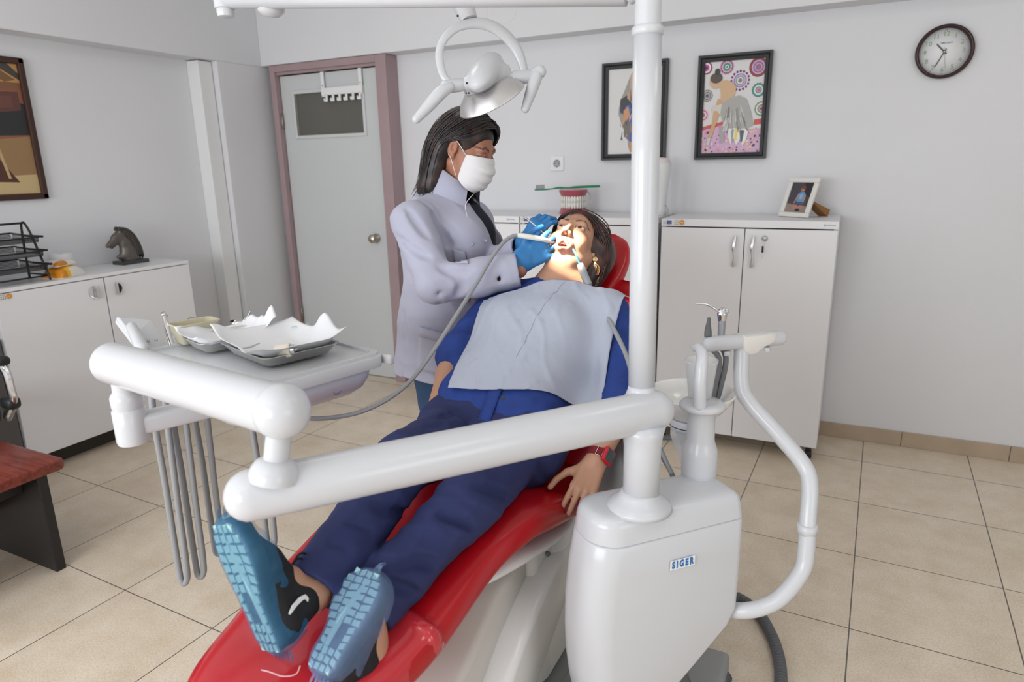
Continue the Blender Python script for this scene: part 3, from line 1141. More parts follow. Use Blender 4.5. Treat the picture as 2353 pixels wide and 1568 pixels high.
# ---- left cabinet
lc = thing('white_cabinet', (-3.57, 2.14, 0), 'white cabinet with half-moon pulls by the left wall, carrying the horse bust', 'cabinet')
xf, ztl = -3.40, .921
mb = MB()
for y in (1.63, 2.627):
    mb.addm(box2((XL + .004, y, .098), (xf - .02, y + .018, ztl - .02)))
mb.addm(box2((XL + .004, 1.648, .098), (xf - .02, 2.627, .116)))
mb.addm(box2((xf - .033, 1.648, .116), (xf - .03, 2.627, ztl - .02)), 1)  # black backing sheet, gap shade put in as colour
mb.build('carcass', [melamine, black_gap], lc, smooth=False)
obj('top_panel', *box2((XL + .004, 1.63, ztl - .018), (xf + .002, 2.647, ztl), .0015), melamine, lc, smooth=False)
obj('plinth', *box2((XL + .02, 1.65, 0), (xf - .10, 2.62, .098)), mat('dark_plinth', (.05, .042, .035), .7), lc, smooth=False)
for a, b, s in ((1.632, 2.134, 1), (2.141, 2.645, -1)):
    d = obj('door', *box2((xf - .018, a, .10), (xf, b, ztl - .022), .001), melamine, lc, smooth=False)
    yc = b - .052 if s > 0 else a + .052
    zc = .834
    pl = MB()
    half = [(.030 * math.sin(t), .030 * math.cos(t)) for t in np.linspace(0, math.pi, 16)]
    if s < 0:
        pl.addm(prism([(s * -u, v) for u, v in half][::s], (xf, yc, zc), Y1, Z1, X1, .002), 1)
    else:
        pl.addm(prism([(s * -u, v) for u, v in half][::s], (xf, yc, zc), Y1, Z1, X1, .004), 0)
    pl.addm(box2((xf, yc - .001 if s > 0 else yc - .002, zc - .032), (xf + .022, yc + .002 if s > 0 else yc + .001, zc + .032), .0006), 0)
    rim = [(xf + .003, yc - s * .031 * math.sin(t), zc + .031 * math.cos(t)) for t in np.linspace(0, math.pi, 20)]
    pl.addm(tube(rim, .0022, 8))
    pl.build('finger_pull', [chrome, black_gap], d)
sticker(lc, (xf + .001, 1.60, .885), Y1, Z1)

# ---- dark grey cabinet next to it
dk = mat('dark_grey_laminate', srgb(92, 88, 86), .5)
dg_ = thing('dark_grey_cabinet', (-3.58, 1.25, 0), 'dark grey low cabinet beside the white cabinet at the left edge of the photo', 'cabinet')
obj('carcass', *box2((XL + .004, .9, .0), (-3.425, 1.625, .70), .002), dk, dg_, smooth=False)
obj('door', *box2((-3.425, .905, .02), (-3.408, 1.62, .695), .002), dk, dg_, smooth=False)

# ---- coffee table
red_wood = bpy.data.materials.new('red_brown_wood')
red_wood.use_nodes = True
nt = red_wood.node_tree
b_ = nt.nodes['Principled BSDF']
b_.inputs['Roughness'].default_value = .33
wv = nt.nodes.new('ShaderNodeTexNoise')
wv.inputs['Scale'].default_value = 3.5
wv.inputs['Detail'].default_value = 7
wv.inputs['Distortion'].default_value = .6
mp_ = nt.nodes.new('ShaderNodeMapping')
mp_.inputs['Scale'].default_value = (2.0, 22.0, 22.0)
tcx = nt.nodes.new('ShaderNodeTexCoord')
rp = nt.nodes.new('ShaderNodeValToRGB')
rp.color_ramp.elements[0].color = srgb(98, 36, 26) + (1,)
rp.color_ramp.elements[0].position = .3
rp.color_ramp.elements[1].color = srgb(150, 66, 50) + (1,)
rp.color_ramp.elements[1].position = .72
nt.links.new(tcx.outputs['Object'], mp_.inputs[0])
nt.links.new(mp_.outputs[0], wv.inputs['Vector'])
nt.links.new(wv.outputs['Fac'], rp.inputs[0])
nt.links.new(rp.outputs[0], b_.inputs['Base Color'])
black_lam = mat('black_laminate', (.018, .017, .018), .45)
ct = thing('coffee_table', (-2.72, .98, 0), 'low coffee table with red-brown wood top and black panel legs', 'table')
obj('table_top', *prism([(-2.95, .64), (-2.49, .64), (-2.478, .66), (-2.478, 1.285), (-2.49, 1.30), (-2.95, 1.30)], (0, 0, .38), X1, Y1, Z1, .04, .008), red_wood, ct)
for y in (1.205, .70):
    obj('leg', *box2((-2.925, y, 0), (-2.495, y + .035, .38), .003), black_lam, ct, smooth=False)
obj('stretcher_panel', *box2((-2.86, .735, .17), (-2.835, 1.205, .38), .003), red_wood, ct, smooth=False)
obj('crossbar', *box2((-2.66, .735, .30), (-2.60, 1.205, .38), .003), black_lam, ct, smooth=False)

# ---- office chair at the edge of the frame
oc = thing('office_chair', (-3.17, 1.19, 0), 'black office chair with chrome arm at the left edge beside the cabinet', 'chair')
leather = mat('black_leather', (.016, .017, .018), .38, bump=.2, bscale=90)
obj('seat', *box((-3.19, 1.19, .485), (.40, .40, .10), .045, 4), leather, oc)
obj('backrest', *box((-3.345, 1.17, .80), (.08, .40, .50), .04, 4), leather, oc)
for sy in (1.02, 1.36):
    a = MB()
    q = np.array((-2.868, 0, 0))
    a.addm(tube([(-2.93, sy, .49), (-2.868, sy, .56), (-2.862, sy, .62), (-2.885, sy, .70), (-3.05, sy, .735)], .014, 10, 'round', smooth=5, flat=1.6))
    a.build('arm_bar', chrome, oc)
    obj('arm_pad', *box((-2.98, sy, .725), (.24, .05, .035), .014, 3), leather, oc)
    obj('seat_wing', *box((-2.885, sy, .555), (.075, .05, .05), .018, 3), leather, oc)
cl_ = MB()
cl_.addm(tube([(-3.17, 1.19, .44), (-3.17, 1.19, .10)], .025, 14))
cl_.build('column', black_plastic, oc)
for k in range(5):
    a = 6.283 * k / 5 + .4
    e = np.array((-3.17 + .2 * math.cos(a), 1.19 + .2 * math.sin(a), .065))
    f_ = MB()
    f_.addm(tube([(-3.17, 1.19, .11), e], [.025, .016], 10, 'round'))
    f_.addm(lathe([(.008, -.012), (.026, -.010), (.026, .010), (.008, .012)], e - np.array((0, 0, .038)), (math.sin(a), -math.cos(a), 0), 14))
    f_.build('leg', black_plastic, oc)

# ---- three-tier mesh letter tray
wire = mat('black_wire', (.012, .012, .013), .4)
meshm = bpy.data.materials.new('black_wire_mesh')
meshm.use_nodes = True
nt = meshm.node_tree
b_ = nt.nodes['Principled BSDF']
b_.inputs['Base Color'].default_value = (.012, .012, .013, 1)
b_.inputs['Roughness'].default_value = .4
tcx = nt.nodes.new('ShaderNodeTexCoord')
vr = nt.nodes.new('ShaderNodeTexBrick')
vr.offset = .5
for k_, v_ in (('Scale', 1.0), ('Brick Width', .0055), ('Row Height', .004), ('Mortar Size', .0009), ('Mortar Smooth', 0.0)):
    vr.inputs[k_].default_value = v_
sepx = nt.nodes.new('ShaderNodeSeparateXYZ')
ax_ = nt.nodes.new('ShaderNodeMath')
ax_.operation = 'ADD'
cmb = nt.nodes.new('ShaderNodeCombineXYZ')
nt.links.new(tcx.outputs['Object'], sepx.inputs[0])
nt.links.new(sepx.outputs['X'], ax_.inputs[0])
nt.links.new(sepx.outputs['Z'], ax_.inputs[1])
nt.links.new(sepx.outputs['Y'], cmb.inputs['X'])
nt.links.new(ax_.outputs[0], cmb.inputs['Y'])
nt.links.new(cmb.outputs[0], vr.inputs['Vector'])
nt.links.new(vr.outputs['Fac'], b_.inputs['Alpha'])
lt = thing('letter_tray', (-3.57, 1.75, ztl), 'black three-tier wire mesh letter tray on the left white cabinet', 'letter tray')
yl, yr_ = 1.66, 1.90
zt0 = ztl + .005
for y in (yl, yr_):
    ff = MB()
    ff.addm(tube([(-3.435, y, zt0 + .003), (-3.47, y, zt0 + .09), (-3.52, y, zt0 + .21), (-3.555, y, zt0 + .262), (-3.575, y, zt0 + .268), (-3.59, y, zt0 + .25), (-3.60, y, zt0 + .13), (-3.605, y, zt0 + .003)], .0055, 10, 'round', smooth=4))
    ff.addm(tube([(-3.45, y, zt0 + .022), (-3.60, y, zt0 + .022)], .004, 8))
    ff.build('side_frame', wire, lt)
rl_ = MB()
rl_.addm(tube([(-3.572, yl, zt0 + .267), (-3.572, yr_, zt0 + .267)], .005, 10))
rl_.build('cross_rail', wire, lt)
obj('cross_rail', *tube([(-3.445, yl, zt0 + .02), (-3.445, yr_, zt0 + .02)], .004, 8), wire, lt)
for k, (zz, sh_) in enumerate(((.05, 0), (.115, .014), (.18, .03))):
    z = zt0 + zz
    xa, xb = -3.425 - sh_, -3.66 - sh_ * .4
    tr_ = MB()
    ya, yb_ = yl + .008, yr_ - .008
    tr_.add([(xa, ya, z), (xb, ya, z), (xb, yb_, z), (xa, yb_, z)], [(0, 1, 2, 3)], 1)
    tr_.add([(xb, ya, z), (xb, yb_, z), (xb - .012, yb_, z + .035), (xb - .012, ya, z + .035)], [(0, 1, 2, 3)], 1)
    tr_.add([(xa, ya, z), (xb, ya, z), (xb, ya - .004, z + .035), (xa, ya - .004, z + .025)], [(0, 1, 2, 3)], 1)
    tr_.add([(xa, yb_, z), (xb, yb_, z), (xb, yb_ + .004, z + .035), (xa, yb_ + .004, z + .025)], [(0, 1, 2, 3)], 1)
    tr_.add([(xa, ya, z), (xa, yb_, z), (xa + .006, yb_, z + .022), (xa + .006, ya, z + .022)], [(0, 1, 2, 3)], 1)
    tr_.addm(tube([(xa + .006, ya, z + .024), (xa + .006, yb_, z + .024), (xb - .012, yb_ + .004, z + .036), (xb - .012, ya - .004, z + .036), (xa + .006, ya, z + .024)], .0035, 8))
    tr_.addm(box((xa - .06, yr_ + .004, z + .026), (.15, .012, .010), .002))
    tr_.build('tray', [wire, meshm], lt, smooth=False)
pp = obj('paper_sheets', *box((-3.54, 1.775, zt0 + .122), (.19, .21, .006), .001), mat('office_paper', srgb(214, 216, 222), .7), None, smooth=False)
tag(pp, 'pale sheets of paper lying in the middle tier of the letter tray', 'paper')

# ---- wipes packets and roll box
wp_y = mat('packet_yellow', srgb(244, 186, 30), .28)
wp_w = mat('packet_white', srgb(232, 230, 224), .26)
wp_o = mat('packet_orange', srgb(214, 138, 40), .3)
leafg = mat('leaf_green', srgb(40, 96, 60), .4)


def packet(name, c, s, rz, seed, mats, split, label):
    bm = bmesh.new()
    bmesh.ops.create_grid(bm, x_segments=22, y_segments=16, size=.5)
    V, F = bm_out(bm)
    w = waves(seed, 9, 6)
    x, y = V[:, 0] * 2, V[:, 1] * 2
    e = np.clip(1 - np.abs(x) ** 4, 0, 1) * np.clip(1 - np.abs(y) ** 3.2, 0, 1)
    hgt = e ** .5
    top = np.stack([V[:, 0] * s[0], V[:, 1] * s[1], hgt * s[2] * (1 + .10 * w(V)) + .004], 1)
    bot = np.stack([V[:, 0] * s[0], V[:, 1] * s[1], np.zeros(len(V))], 1)
    n = len(V)
    cr, sr = math.cos(rz), math.sin(rz)
    R = np.array([[cr, -sr, 0], [sr, cr, 0], [0, 0, 1]])
    P = np.vstack([top, bot]) @ R.T + np.asarray(c)
    FF, MI = [], []
    for f in F:
        m0 = V[f].mean(axis=0)
        FF.append(list(f))
        MI.append(split(m0[0], m0[1], hgt[f].mean()))
        FF.append([i + n for i in f][::-1])
        MI.append(0)
    cnt = {}
    for f in F:
        for a, b in zip(f, f[1:] + f[:1]):
            cnt[(a, b)] = 1
    for (a, b) in list(cnt):
        if (b, a) not in cnt:
            FF.append([b, a, a + n, b + n])
            MI.append(0)
    o = obj(name, P, FF, mats, None, mi=MI, loc=c)
    return tag(o, label, 'wet wipes')


packet('wipes_packet', (-3.50, 2.005, ztl + .0), (.115, .165, .052), .35, 3, [wp_w, wp_y, wp_o], lambda x, y, h: (2 if y < -.22 else 1) if (h > .80 or y < -.12) else 0,
       'yellow and white packet of wipes beside the letter tray')
packet('wipes_packet', (-3.515, 1.995, ztl + .056), (.10, .14, .022), .4, 5, [wp_w, wp_w, wp_o], lambda x, y, h: 2 if (x > .25 and y < 0) else 0,
       'white packet of wipes lying on top of the yellow packet')
rb = thing('tissue_roll', (-3.645, 2.09, ztl), 'white tissue roll standing behind the wipes packets on the cabinet', 'tissue roll')
obj('roll', *lathe([(.018, .0), (.050, 0), (.053, .004), (.053, .096), (.050, .10), (.02, .10), (.018, .097)], (-3.645, 2.09, ztl), (0, 0, 1), 32, closed=True), mat('tissue_white', srgb(232, 232, 232), .9, bump=.2, bscale=150), rb)
obj('cardboard_core', *lathe([(.0175, .002), (.0175, .097), (.0155, .097), (.0155, .002)], (-3.645, 2.09, ztl), (0, 0, 1), 20, closed=True), mat('cardboard', srgb(120, 104, 88), .8), rb)

# ---- horse head bust
pewter = mat('dark_pewter', srgb(104, 98, 92), .36, .55, bump=.25, bscale=120)
hb = thing('horse_bust', (-3.62, 2.40, ztl), 'dark pewter horse head bust on the left white cabinet', 'horse bust')
obj('plinth', *box2((-3.668, 2.370, ztl), (-3.572, 2.527, ztl + .020), .003), mat('dark_green_grey_stone', srgb(62, 66, 64), .35), hb, smooth=False)
hx_ = -3.62


def hp(a, z, x=0.0):
    """bust plane: a to the right along the wall (0 = muzzle side), z up from cabinet"""
    return np.array((hx_ + x, 2.315 + a, ztl + z))


ops = []
for a0, z0, r0, a1, z1, r1, fs in ((.132, .03, .046, .126, .065, .043, .8), (.126, .065, .043, .114, .115, .033, .75), (.114, .115, .033, .096, .160, .025, .75), (.092, .166, .024, .066, .148, .0225, .7),
                                   (.066, .148, .0225, .032, .119, .0135, .75), (.032, .119, .0135, .013, .110, .0105, .8), (.076, .138, .020, .036, .099, .0075, .7), (.110, .045, .034, .066, .042, .012, .8)):
    ops.append(('u', Cap(hp(a0, z0), hp(a1, z1), r0, r1, (1, 0, 0), fs), .012))
for sx in (-1, 1):
    ops.append(('u', Cap(hp(.090, .180, sx * .011), hp(.080, .206, sx * .014), .009, .002), .004))
    ops.append(('u', Ell(hp(.066, .156, sx * .0150), (.004, .007, .005)), .003))
    ops.append(('s', Ell(hp(.011, .114, sx * .008), (.004, .003, .003)), .002))
ops.append(('s', Cap(hp(.016, .099, -.03), hp(.040, .108, .0), .0025), .002))
ops.append(('i', lambda P: (ztl + .016) - P[:, 2], 0))
sdf_obj('head_and_neck', ops, .0028, pewter, hb, 1)
mn = MB()
mline = catmull([(.096, .194, 0), (.128, .186, 0), (.156, .160, 0), (.176, .120, 0), (.188, .080, 0), (.192, .045, 0)], 4)
for i, (a, z, _q) in enumerate(mline):
    for sx in (-.010, .010):
        mn.addm(tube([hp(a - (.034 if i > 4 else .016), z - .006, sx * 1.5), hp(a - .012, z + .006, sx * 1.5), hp(a + .008, z - .004, sx * 1.2), hp(a + .006, z - .022, sx)], [.004, .009, .0095, .004], 10, 'round', smooth=4))
mn.build('mane', mat('darker_pewter', srgb(78, 74, 70), .34, .6), hb)

# ---- dental teeth model with green toothbrush lying on it
gum = mat('model_gum_pink', srgb(176, 84, 98), .35)
gum_top = mat('model_gum_pale', srgb(206, 150, 154), .45)
tooth = mat('model_tooth_white', srgb(232, 230, 222), .25)
tm = thing('teeth_model', (-1.37, 3.52, 1.147), 'large pink and white dental teeth model on the cabinet', 'teeth model')
tc0 = np.array((-1.385, 3.555, 1.147))
ca, sa = math.cos(.38), math.sin(.38)
TX, TY = np.array((ca, sa, 0)), np.array((-sa, ca, 0))


def arch(s, depth, n=26):
    out = []
    for t in np.linspace(-math.pi * .5, math.pi * .5, n):
        out.append((s * math.sin(t), -depth * math.cos(t)))
    return out


for nm, zlo, zhi, k0, k1 in (('lower_jaw', 0, .038, 1.06, .90), ('upper_jaw', .092, .128, .90, 1.08)):
    secs = []
    for f_, k in ((0, k0 * .97), (.08, k0), (.9, k1), (1, k1 * .97)):
        o_ = arch(.074 * k, .105 * k) + [(.05 * k, .012), (-.05 * k, .012)]
        secs.append([tc0 + TX * u + TY * v + Z1 * (zlo + (zhi - zlo) * f_) for u, v in o_])
    mb = MB()
    mb.addm(loft(secs))
    mb.build(nm, [gum, gum_top], tm, sharp=30)
o_ = arch(.073, .104) + [(.05, .010), (-.05, .010)]
obj('upper_plate', *loft([[tc0 + TX * u * q + TY * v * q + Z1 * z for u, v in o_] for q, z in ((1.02, .1275), (1.0, .1305), (.5, .1312))]), gum_top, tm)
for row, (zg, sgn) in enumerate(((.036, 1), (.094, -1))):
    for i in range(14):
        t = -math.pi * .47 + i / 13 * math.pi * .94
        u, v = .067 * math.sin(t), -.095 * math.cos(t)
        big = 1.25 if abs(t) < .5 else 1.0
        c = tc0 + TX * u + TY * v + Z1 * (zg + sgn * .012)
        out_ = nrm(TX * math.sin(t) * .8 - TY * math.cos(t))
        tan = np.cross(Z1, out_)
        V, F = lathe([(.0028, -.016), (.0050, -.013), (.0066 * big, .0), (.0064 * big, .010), (.0040, .0155), (0, .0165)], c, Z1 * sgn, 12, sx=.85, sy=1.0, xdir=out_)
        obj('tooth', V, F, tooth, tm)
sp = [tc0 + TX * .066 + TY * .005 + Z1 * .120, tc0 + TX * .090 + TY * .012 + Z1 * .105, tc0 + TX * .098 + TY * .015 + Z1 * .07, tc0 + TX * .09 + TY * .012 + Z1 * .04, tc0 + TX * .072 + TY * .005 + Z1 * .02]
obj('hinge_spring', *tube(sp, .0035, 10, 'round', smooth=5), steel, tm)
tb = thing('toothbrush', (-1.38, 3.50, 1.28), 'large green toothbrush lying across the top of the teeth model', 'toothbrush')
gb_ = mat('toothbrush_green', srgb(20, 132, 88), .3)
d0, d1 = np.array((-1.568, 3.455, 1.2795)), np.array((-1.232, 3.535, 1.287))
dv = d1 - d0
pts = [d0 + dv * t + Z1 * zz for t, zz in ((0, 0), (.16, 0), (.27, .002), (.36, .006), (.46, .005), (.53, .004), (.62, .006), (.8, .007), (1, .007))]
obj('handle', *tube(pts, [.006, .006, .0045, .008, .006, .006, .0085, .0088, .0085], 12, 'round', smooth=4, flat=.75, flatdir=(0, 0, 1)), gb_, tb)
br_ = MB()
for i in range(9):
    for j in (-1, 0, 1):
        p = d0 + dv * (.012 + .13 * i / 8) + np.array((0, .004 * j, .004))
        br_.addm(tube([p, p + Z1 * .022], .0017, 6))
bo = br_.build('bristles', mat('bristle_grey', srgb(196, 194, 200), .6), tb)
bo['kind'] = 'stuff'

# ---- white tall table lamp behind the post
vz = thing('white_lamp', (-.885, 3.52, 1.147), 'tall white flared table lamp on the cabinet, behind the white pole', 'lamp')
obj('body', *lathe([(.030, 0), (.034, .004), (.034, .03), (.030, .05), (.036, .12), (.046, .20), (.052, .245), (.050, .262), (.03, .275), (0, .279)], (-.893, 3.52, 1.147), (0, 0, 1), 32), mat('lamp_white', srgb(224, 226, 226), .35), vz)
obj('cap', *lathe([(.040, .262), (.043, .272), (.036, .284), (0, .290)], (-.893, 3.52, 1.147), (0, 0, 1), 28), mat('lamp_cap_blush', srgb(226, 214, 212), .4), vz)
obj('cord', *tube([(-.862, 3.515, 1.20), (-.845, 3.50, 1.178), (-.832, 3.45, 1.160), (-.815, 3.44, 1.151)], .0016, 8, smooth=6), mat('cord_grey', srgb(150, 150, 150), .5), vz)

# ---- small photo frame on the right cabinet
pf = thing('photo_frame', (-.23, 3.46, 1.147), 'small white photo frame of a seated child on the cabinet', 'photo frame')
bl, brr = np.array((-.316, 3.535, 1.149)), np.array((-.182, 3.445, 1.149))
PX = nrm(brr - bl)
back = np.array((-PX[1], PX[0], 0))
if back[1] < 0:
    back = -back
PY = nrm(Z1 * .93 + back * .36)
PZ = np.cross(PX, PY)
Wf, Hf = np.linalg.norm(brr - bl), .19
fw = .022
mb = MB()
for (u0, u1, v0, v1) in ((0, Wf, 0, fw), (0, Wf, Hf - fw, Hf), (0, fw, fw, Hf - fw), (Wf - fw, Wf, fw, Hf - fw)):
    mb.addm(box(bl + PX * (u0 + u1) / 2 + PY * (v0 + v1) / 2, (u1 - u0, v1 - v0, .014), .003, X=PX, Y=PY, Z=PZ))
mb.build('frame', mat('frame_cream_white', srgb(232, 230, 224), .4), pf, smooth=False)
ps = [([(0, 0), (1, 0), (1, .22), (0, .30)], lin(150, 134, 124)), ([(.55, 1), (1, 1), (1, .5), (.7, .6)], lin(48, 46, 52)), (disc(.56, .78, .095, 18, .75), lin(176, 110, 84)), (disc(.58, .84, .10, 18, .55), lin(120, 70, 50)),
      ([(.40, .62), (.50, .70), (.66, .70), (.76, .60), (.74, .34), (.42, .34)], lin(108, 150, 190)), ([(.40, .62), (.45, .60), (.36, .32), (.30, .30)], lin(196, 140, 118)), ([(.72, .60), (.78, .58), (.76, .28), (.71, .28)], lin(196, 140, 118)),
      ([(.42, .36), (.74, .36), (.76, .20), (.60, .14), (.40, .20)], lin(70, 92, 120)), (disc(.44, .18, .13, 16, .6), lin(190, 130, 110)), (disc(.68, .18, .12, 16, .6), lin(186, 126, 106)), (disc(.58, .09, .12, 14, .4), lin(44, 54, 72)),
      ([(.5, .6), (.66, .62), (.62, .44), (.5, .46)], lin(140, 180, 210)), ([(.53, .77), (.63, .77), (.60, .72), (.56, .72)], lin(206, 140, 116))]
art('photo_print', bl + PX * fw + PY * fw - PZ * .003, PX, PY, Wf - 2 * fw, Hf - 2 * fw, ps, pf, lin(74, 72, 80))
bk = mat('hardboard_brown', srgb(150, 108, 66), .7)
obj('backing', *box(bl + PX * Wf / 2 + PY * Hf / 2 - PZ * .006, (Wf - .008, Hf - .008, .003), X=PX, Y=PY, Z=PZ), bk, pf, smooth=False)
sc0 = bl + PX * Wf * .62 + PY * Hf * .50 - PZ * .009
foot = sc0 + back * .115 + PX * .03
foot[2] = 1.1475
obj('easel_strut', *loft([[sc0 - PX * .025, sc0 + PX * .025, foot + PX * .03 + Z1 * .03, foot + PX * .02, foot - PX * .03], [sc0 - PX * .025 - PZ * .003, sc0 + PX * .025 - PZ * .003, foot + PX * .03 + Z1 * .03 + back * .003, foot + PX * .02 + back * .003, foot - PX * .03 + back * .003]]), bk, pf, smooth=False)


# ================================================================ dental unit (cabinet with post and spittoon)
WP = white_plastic
un = thing('dental_unit', (-.30, 1.36, 0), 'white dental unit cabinet with blue SIGER badge, spittoon bowl and thick post', 'dental unit')
Fc = np.array((-.335, 1.225, 0))
ES, EN = np.array((.678, .735, 0)), np.array((.735, -.678, 0))


def usect(z, s0, s1, w, off=0.0, rf=.055, rb=.025, bul=0.0):
    """rounded footprint of the unit at height z: s along its long face, n outward"""
    out = []
    s0, s1, n0, n1 = s0 + off, s1 - off, -w + off, -off
    rf, rb, w = max(rf - off * .8, .012), max(rb - off * .5, .008), n1 - n0
    cs = ((s1, n1, rb, 0), (s0, n1, rf, 90), (s0, n0, rf, 180), (s1, n0, rb, 270))
    for (cx, cy, r, a0) in cs:
        r = min(r, (s1 - s0) * .48, w * .48)
        ox = cx - r if cx == s1 else cx + r
        oy = cy - r if cy == n1 else cy + r
        for t in np.linspace(0, 90, 9):
            a = math.radians(a0 + t)
            out.append((ox + r * math.cos(a), oy + r * math.sin(a)))
    return [Fc + ES * s + EN * (n + bul * math.sin(math.pi * np.clip((s - s0) / (s1 - s0), 0, 1))) + Z1 * z for s, n in out]


secs = []
for z, s0, s1, w in ((.10, -.05, -.005, .13), (.16, -.075, .035, .145), (.22, -.092, .085, .152), (.28, -.103, .150, .156), (.34, -.109, .215, .159), (.385, -.111, .262, .160), (.42, -.112, .279, .160),
                     (.50, -.110, .281, .160), (.58, -.102, .281, .159), (.648, -.090, .280, .157)):
    secs.append(usect(z, s0, s1, w, 0, .062, .022, .006))
secs.append(usect(.6515, -.090, .280, .157, .003, .062, .022, .006))
MBU = MB()
MBU.addm(loft(secs))
MBU.build('cabinet_body', WP, un, sharp=50)
secs = [usect(.6515, -.0895, .2795, .1565, .003, .062, .022, .006)]
for z, of in ((.654, 0), (.690, .005), (.702, .009), (.708, .016), (.711, .026), (.712, .04)):
    secs.append(usect(z, -.089, .279, .156, of, .062, .022, .006))
lid = MB()
lid.addm(loft(secs))
lid.build('cabinet_lid', WP, un, sharp=50)
seam = mat('seam_grey', srgb(178, 180, 182), .5)
for zc, q in (((.655, .05), (0, .015)),):
    pass
pb = np.array((-.345, 1.285, 0))
obj('post_collar', *lathe([(.070, .706), (.066, .716), (.056, .724), (.047, .731), (.042, .738), (.0385, .745)], pb - ES * .004, (0, 0, 1), 40), WP, un)
obj('post', *lathe([(.0385, .70), (.0385, .845), (.041, .87), (.047, .895)], pb, (0, 0, 1), 36), WP, un)
# badge
bO = (-0.2787, 1.3250, 0.5750)
fO = Fc + ES * .112 + Z1 * .583 + EN * .0062
bX, bY = ES, Z1
obj('badge', *box(fO, (.062, .022, .0008), X=ES, Y=Z1, Z=np.cross(ES, Z1)), mat('badge_white', srgb(238, 240, 242), .3), un, smooth=False)
b0 = [o for o in un.children if o.name.startswith('badge')][0]
obj('badge_lettering', *text_mesh('S I G E R', .0215, fO + EN * .0008, ES * .68, Z1 * 1.02, .0004, .0012), mat('badge_blue', srgb(36, 112, 178), .35), b0, smooth=False)
# spittoon column, cup shelf, bowl, water spout
cc0 = (-0.2632, 1.4811, 0.6907)
cc0 = np.array((cc0[0], cc0[1], 0))
obj('spittoon_column', *lathe([(.0395, .700), (.0395, .716), (.0405, .717), (.0405, .768), (.0385, .778), (.034, .790), (.0315, .80), (.0305, .868), (.033, .874)], cc0, (0, 0, 1), 36), WP, un, sharp=40)
obj('cup_shelf', *lathe([(.030, .872), (.046, .873), (.051, .878), (.051, .884), (.047, .889), (.030, .890), (0, .890)], cc0, (0, 0, 1), 36), WP, un)
bw = (-0.3138, 1.6133, 0.8334)
bw = np.array((bw[0], bw[1], 0))
bz = .862
ceramic = mat('bowl_ceramic_white', srgb(238, 237, 234), .14, coat=.3)
obj('spittoon_bowl', *lathe([(.020, .0), (.046, .002), (.050, .006), (.078, .026), (.098, .052), (.1045, .066), (.106, .070), (.1035, .0715), (.098, .066), (.088, .046), (.066, .024), (.03, .014), (.012, .010), (0, .010)], bw + Z1 * (bz - .066), (0, 0, 1), 48), ceramic, un)
obj('drain', *lathe([(.013, .0095), (.013, .012), (.008, .013), (0, .0115)], bw + Z1 * (bz - .066), (0, 0, 1), 18), steel, un)
mnt = MB()
mnt.addm(lathe([(.052, -.014), (.053, -.004), (.050, .002)], bw + Z1 * (bz - .066), (0, 0, 1), 36))
mnt.addm(lathe([(.0515, -.0165), (.0515, -.0140)], bw + Z1 * (bz - .066), (0, 0, 1), 36), 1)
mnt.addm(lathe([(.045, -.034), (.052, -.0165)], bw + Z1 * (bz - .066), (0, 0, 1), 36))
dm = nrm(cc0 - bw)
sd = np.cross(Z1, dm)
a, b = bw + dm * -.02, cc0 + dm * .0
mnt.addm(loft([[a + sd * .045 + Z1 * .776, a - sd * .045 + Z1 * .776, a - sd * .045 + Z1 * .742, a + sd * .045 + Z1 * .742], [b + sd * .039 + Z1 * .775, b - sd * .039 + Z1 * .775, b - sd * .039 + Z1 * .73, b + sd * .039 + Z1 * .73]]))
mnt.build('bowl_mount', [WP, black_gap], un, sharp=40)
sp0 = (-0.2618, 1.4463, 0.8847)
obj('water_spout', *tube([sp0, (-0.2636, 1.4457, 0.9254), (-0.2647, 1.4535, 0.9733), (-0.2650, 1.4633, 0.9955), (-0.2709, 1.4758, 1.0086), (-0.2809, 1.4862, 1.0139), (-0.2896, 1.4921, 1.0095)], [.0145, .0142, .0138, .0132, .0122, .0105, .0085], 20, 'flat', smooth=5), WP, un)

# plastic cup on the shelf
cp = (-0.2776, 1.5335, 0.8741)
cupm = mat('translucent_cup_plastic', srgb(240, 242, 244), .25, alpha=.5)
cup = obj('plastic_cup', *lathe([(.0255, 0), (.0265, .002), (.0355, .082), (.0372, .086), (.0372, .089), (.0350, .0885), (.0252, .004), (0, .003)], (cc0[0] - .012, cc0[1] + .030, .8905), (0, 0, 1), 36), cupm, None, loc=(cc0[0], cc0[1], .8905))
tag(cup, 'translucent white plastic cup standing on the spittoon shelf behind the water spout', 'cup')

# grey rear cover and hoses at the foot of the unit
obj('rear_cover', *loft([[np.array((-0.5579, 1.5262, 0.4809)), np.array((-0.4336, 1.4876, 0.5310)), np.array((-0.4608, 1.5601, 0.7457)), np.array((-0.4884, 1.5929, 0.7468)), np.array((-0.5205, 1.6039, 0.6816))],
                         [np.array((-0.5703, 1.5602, 0.4601)), np.array((-0.4693, 1.6101, 0.4577)), np.array((-0.4929, 1.6690, 0.6986)), np.array((-0.5106, 1.6653, 0.7162)), np.array((-0.5321, 1.6396, 0.6652))]]), mat('unit_grey_cover', srgb(172, 176, 176), .4), un, smooth=False)


def ribbed_hose(name, pts, r, mtl, parent, pitch=.012):
    C = catmull(pts, 24)
    seg = np.linalg.norm(np.diff(C, axis=0), axis=1)
    L = np.concatenate([[0], np.cumsum(seg)])
    n = int(L[-1] / (pitch / 4)) + 2
    s = np.linspace(0, L[-1], n)
    P = np.stack([np.interp(s, L, C[:, i]) for i in range(3)], 1)
    R = r * (1 + .09 * np.sin(2 * math.pi * s / pitch))
    return obj(name, *tube(P, R, 14), mtl, parent)


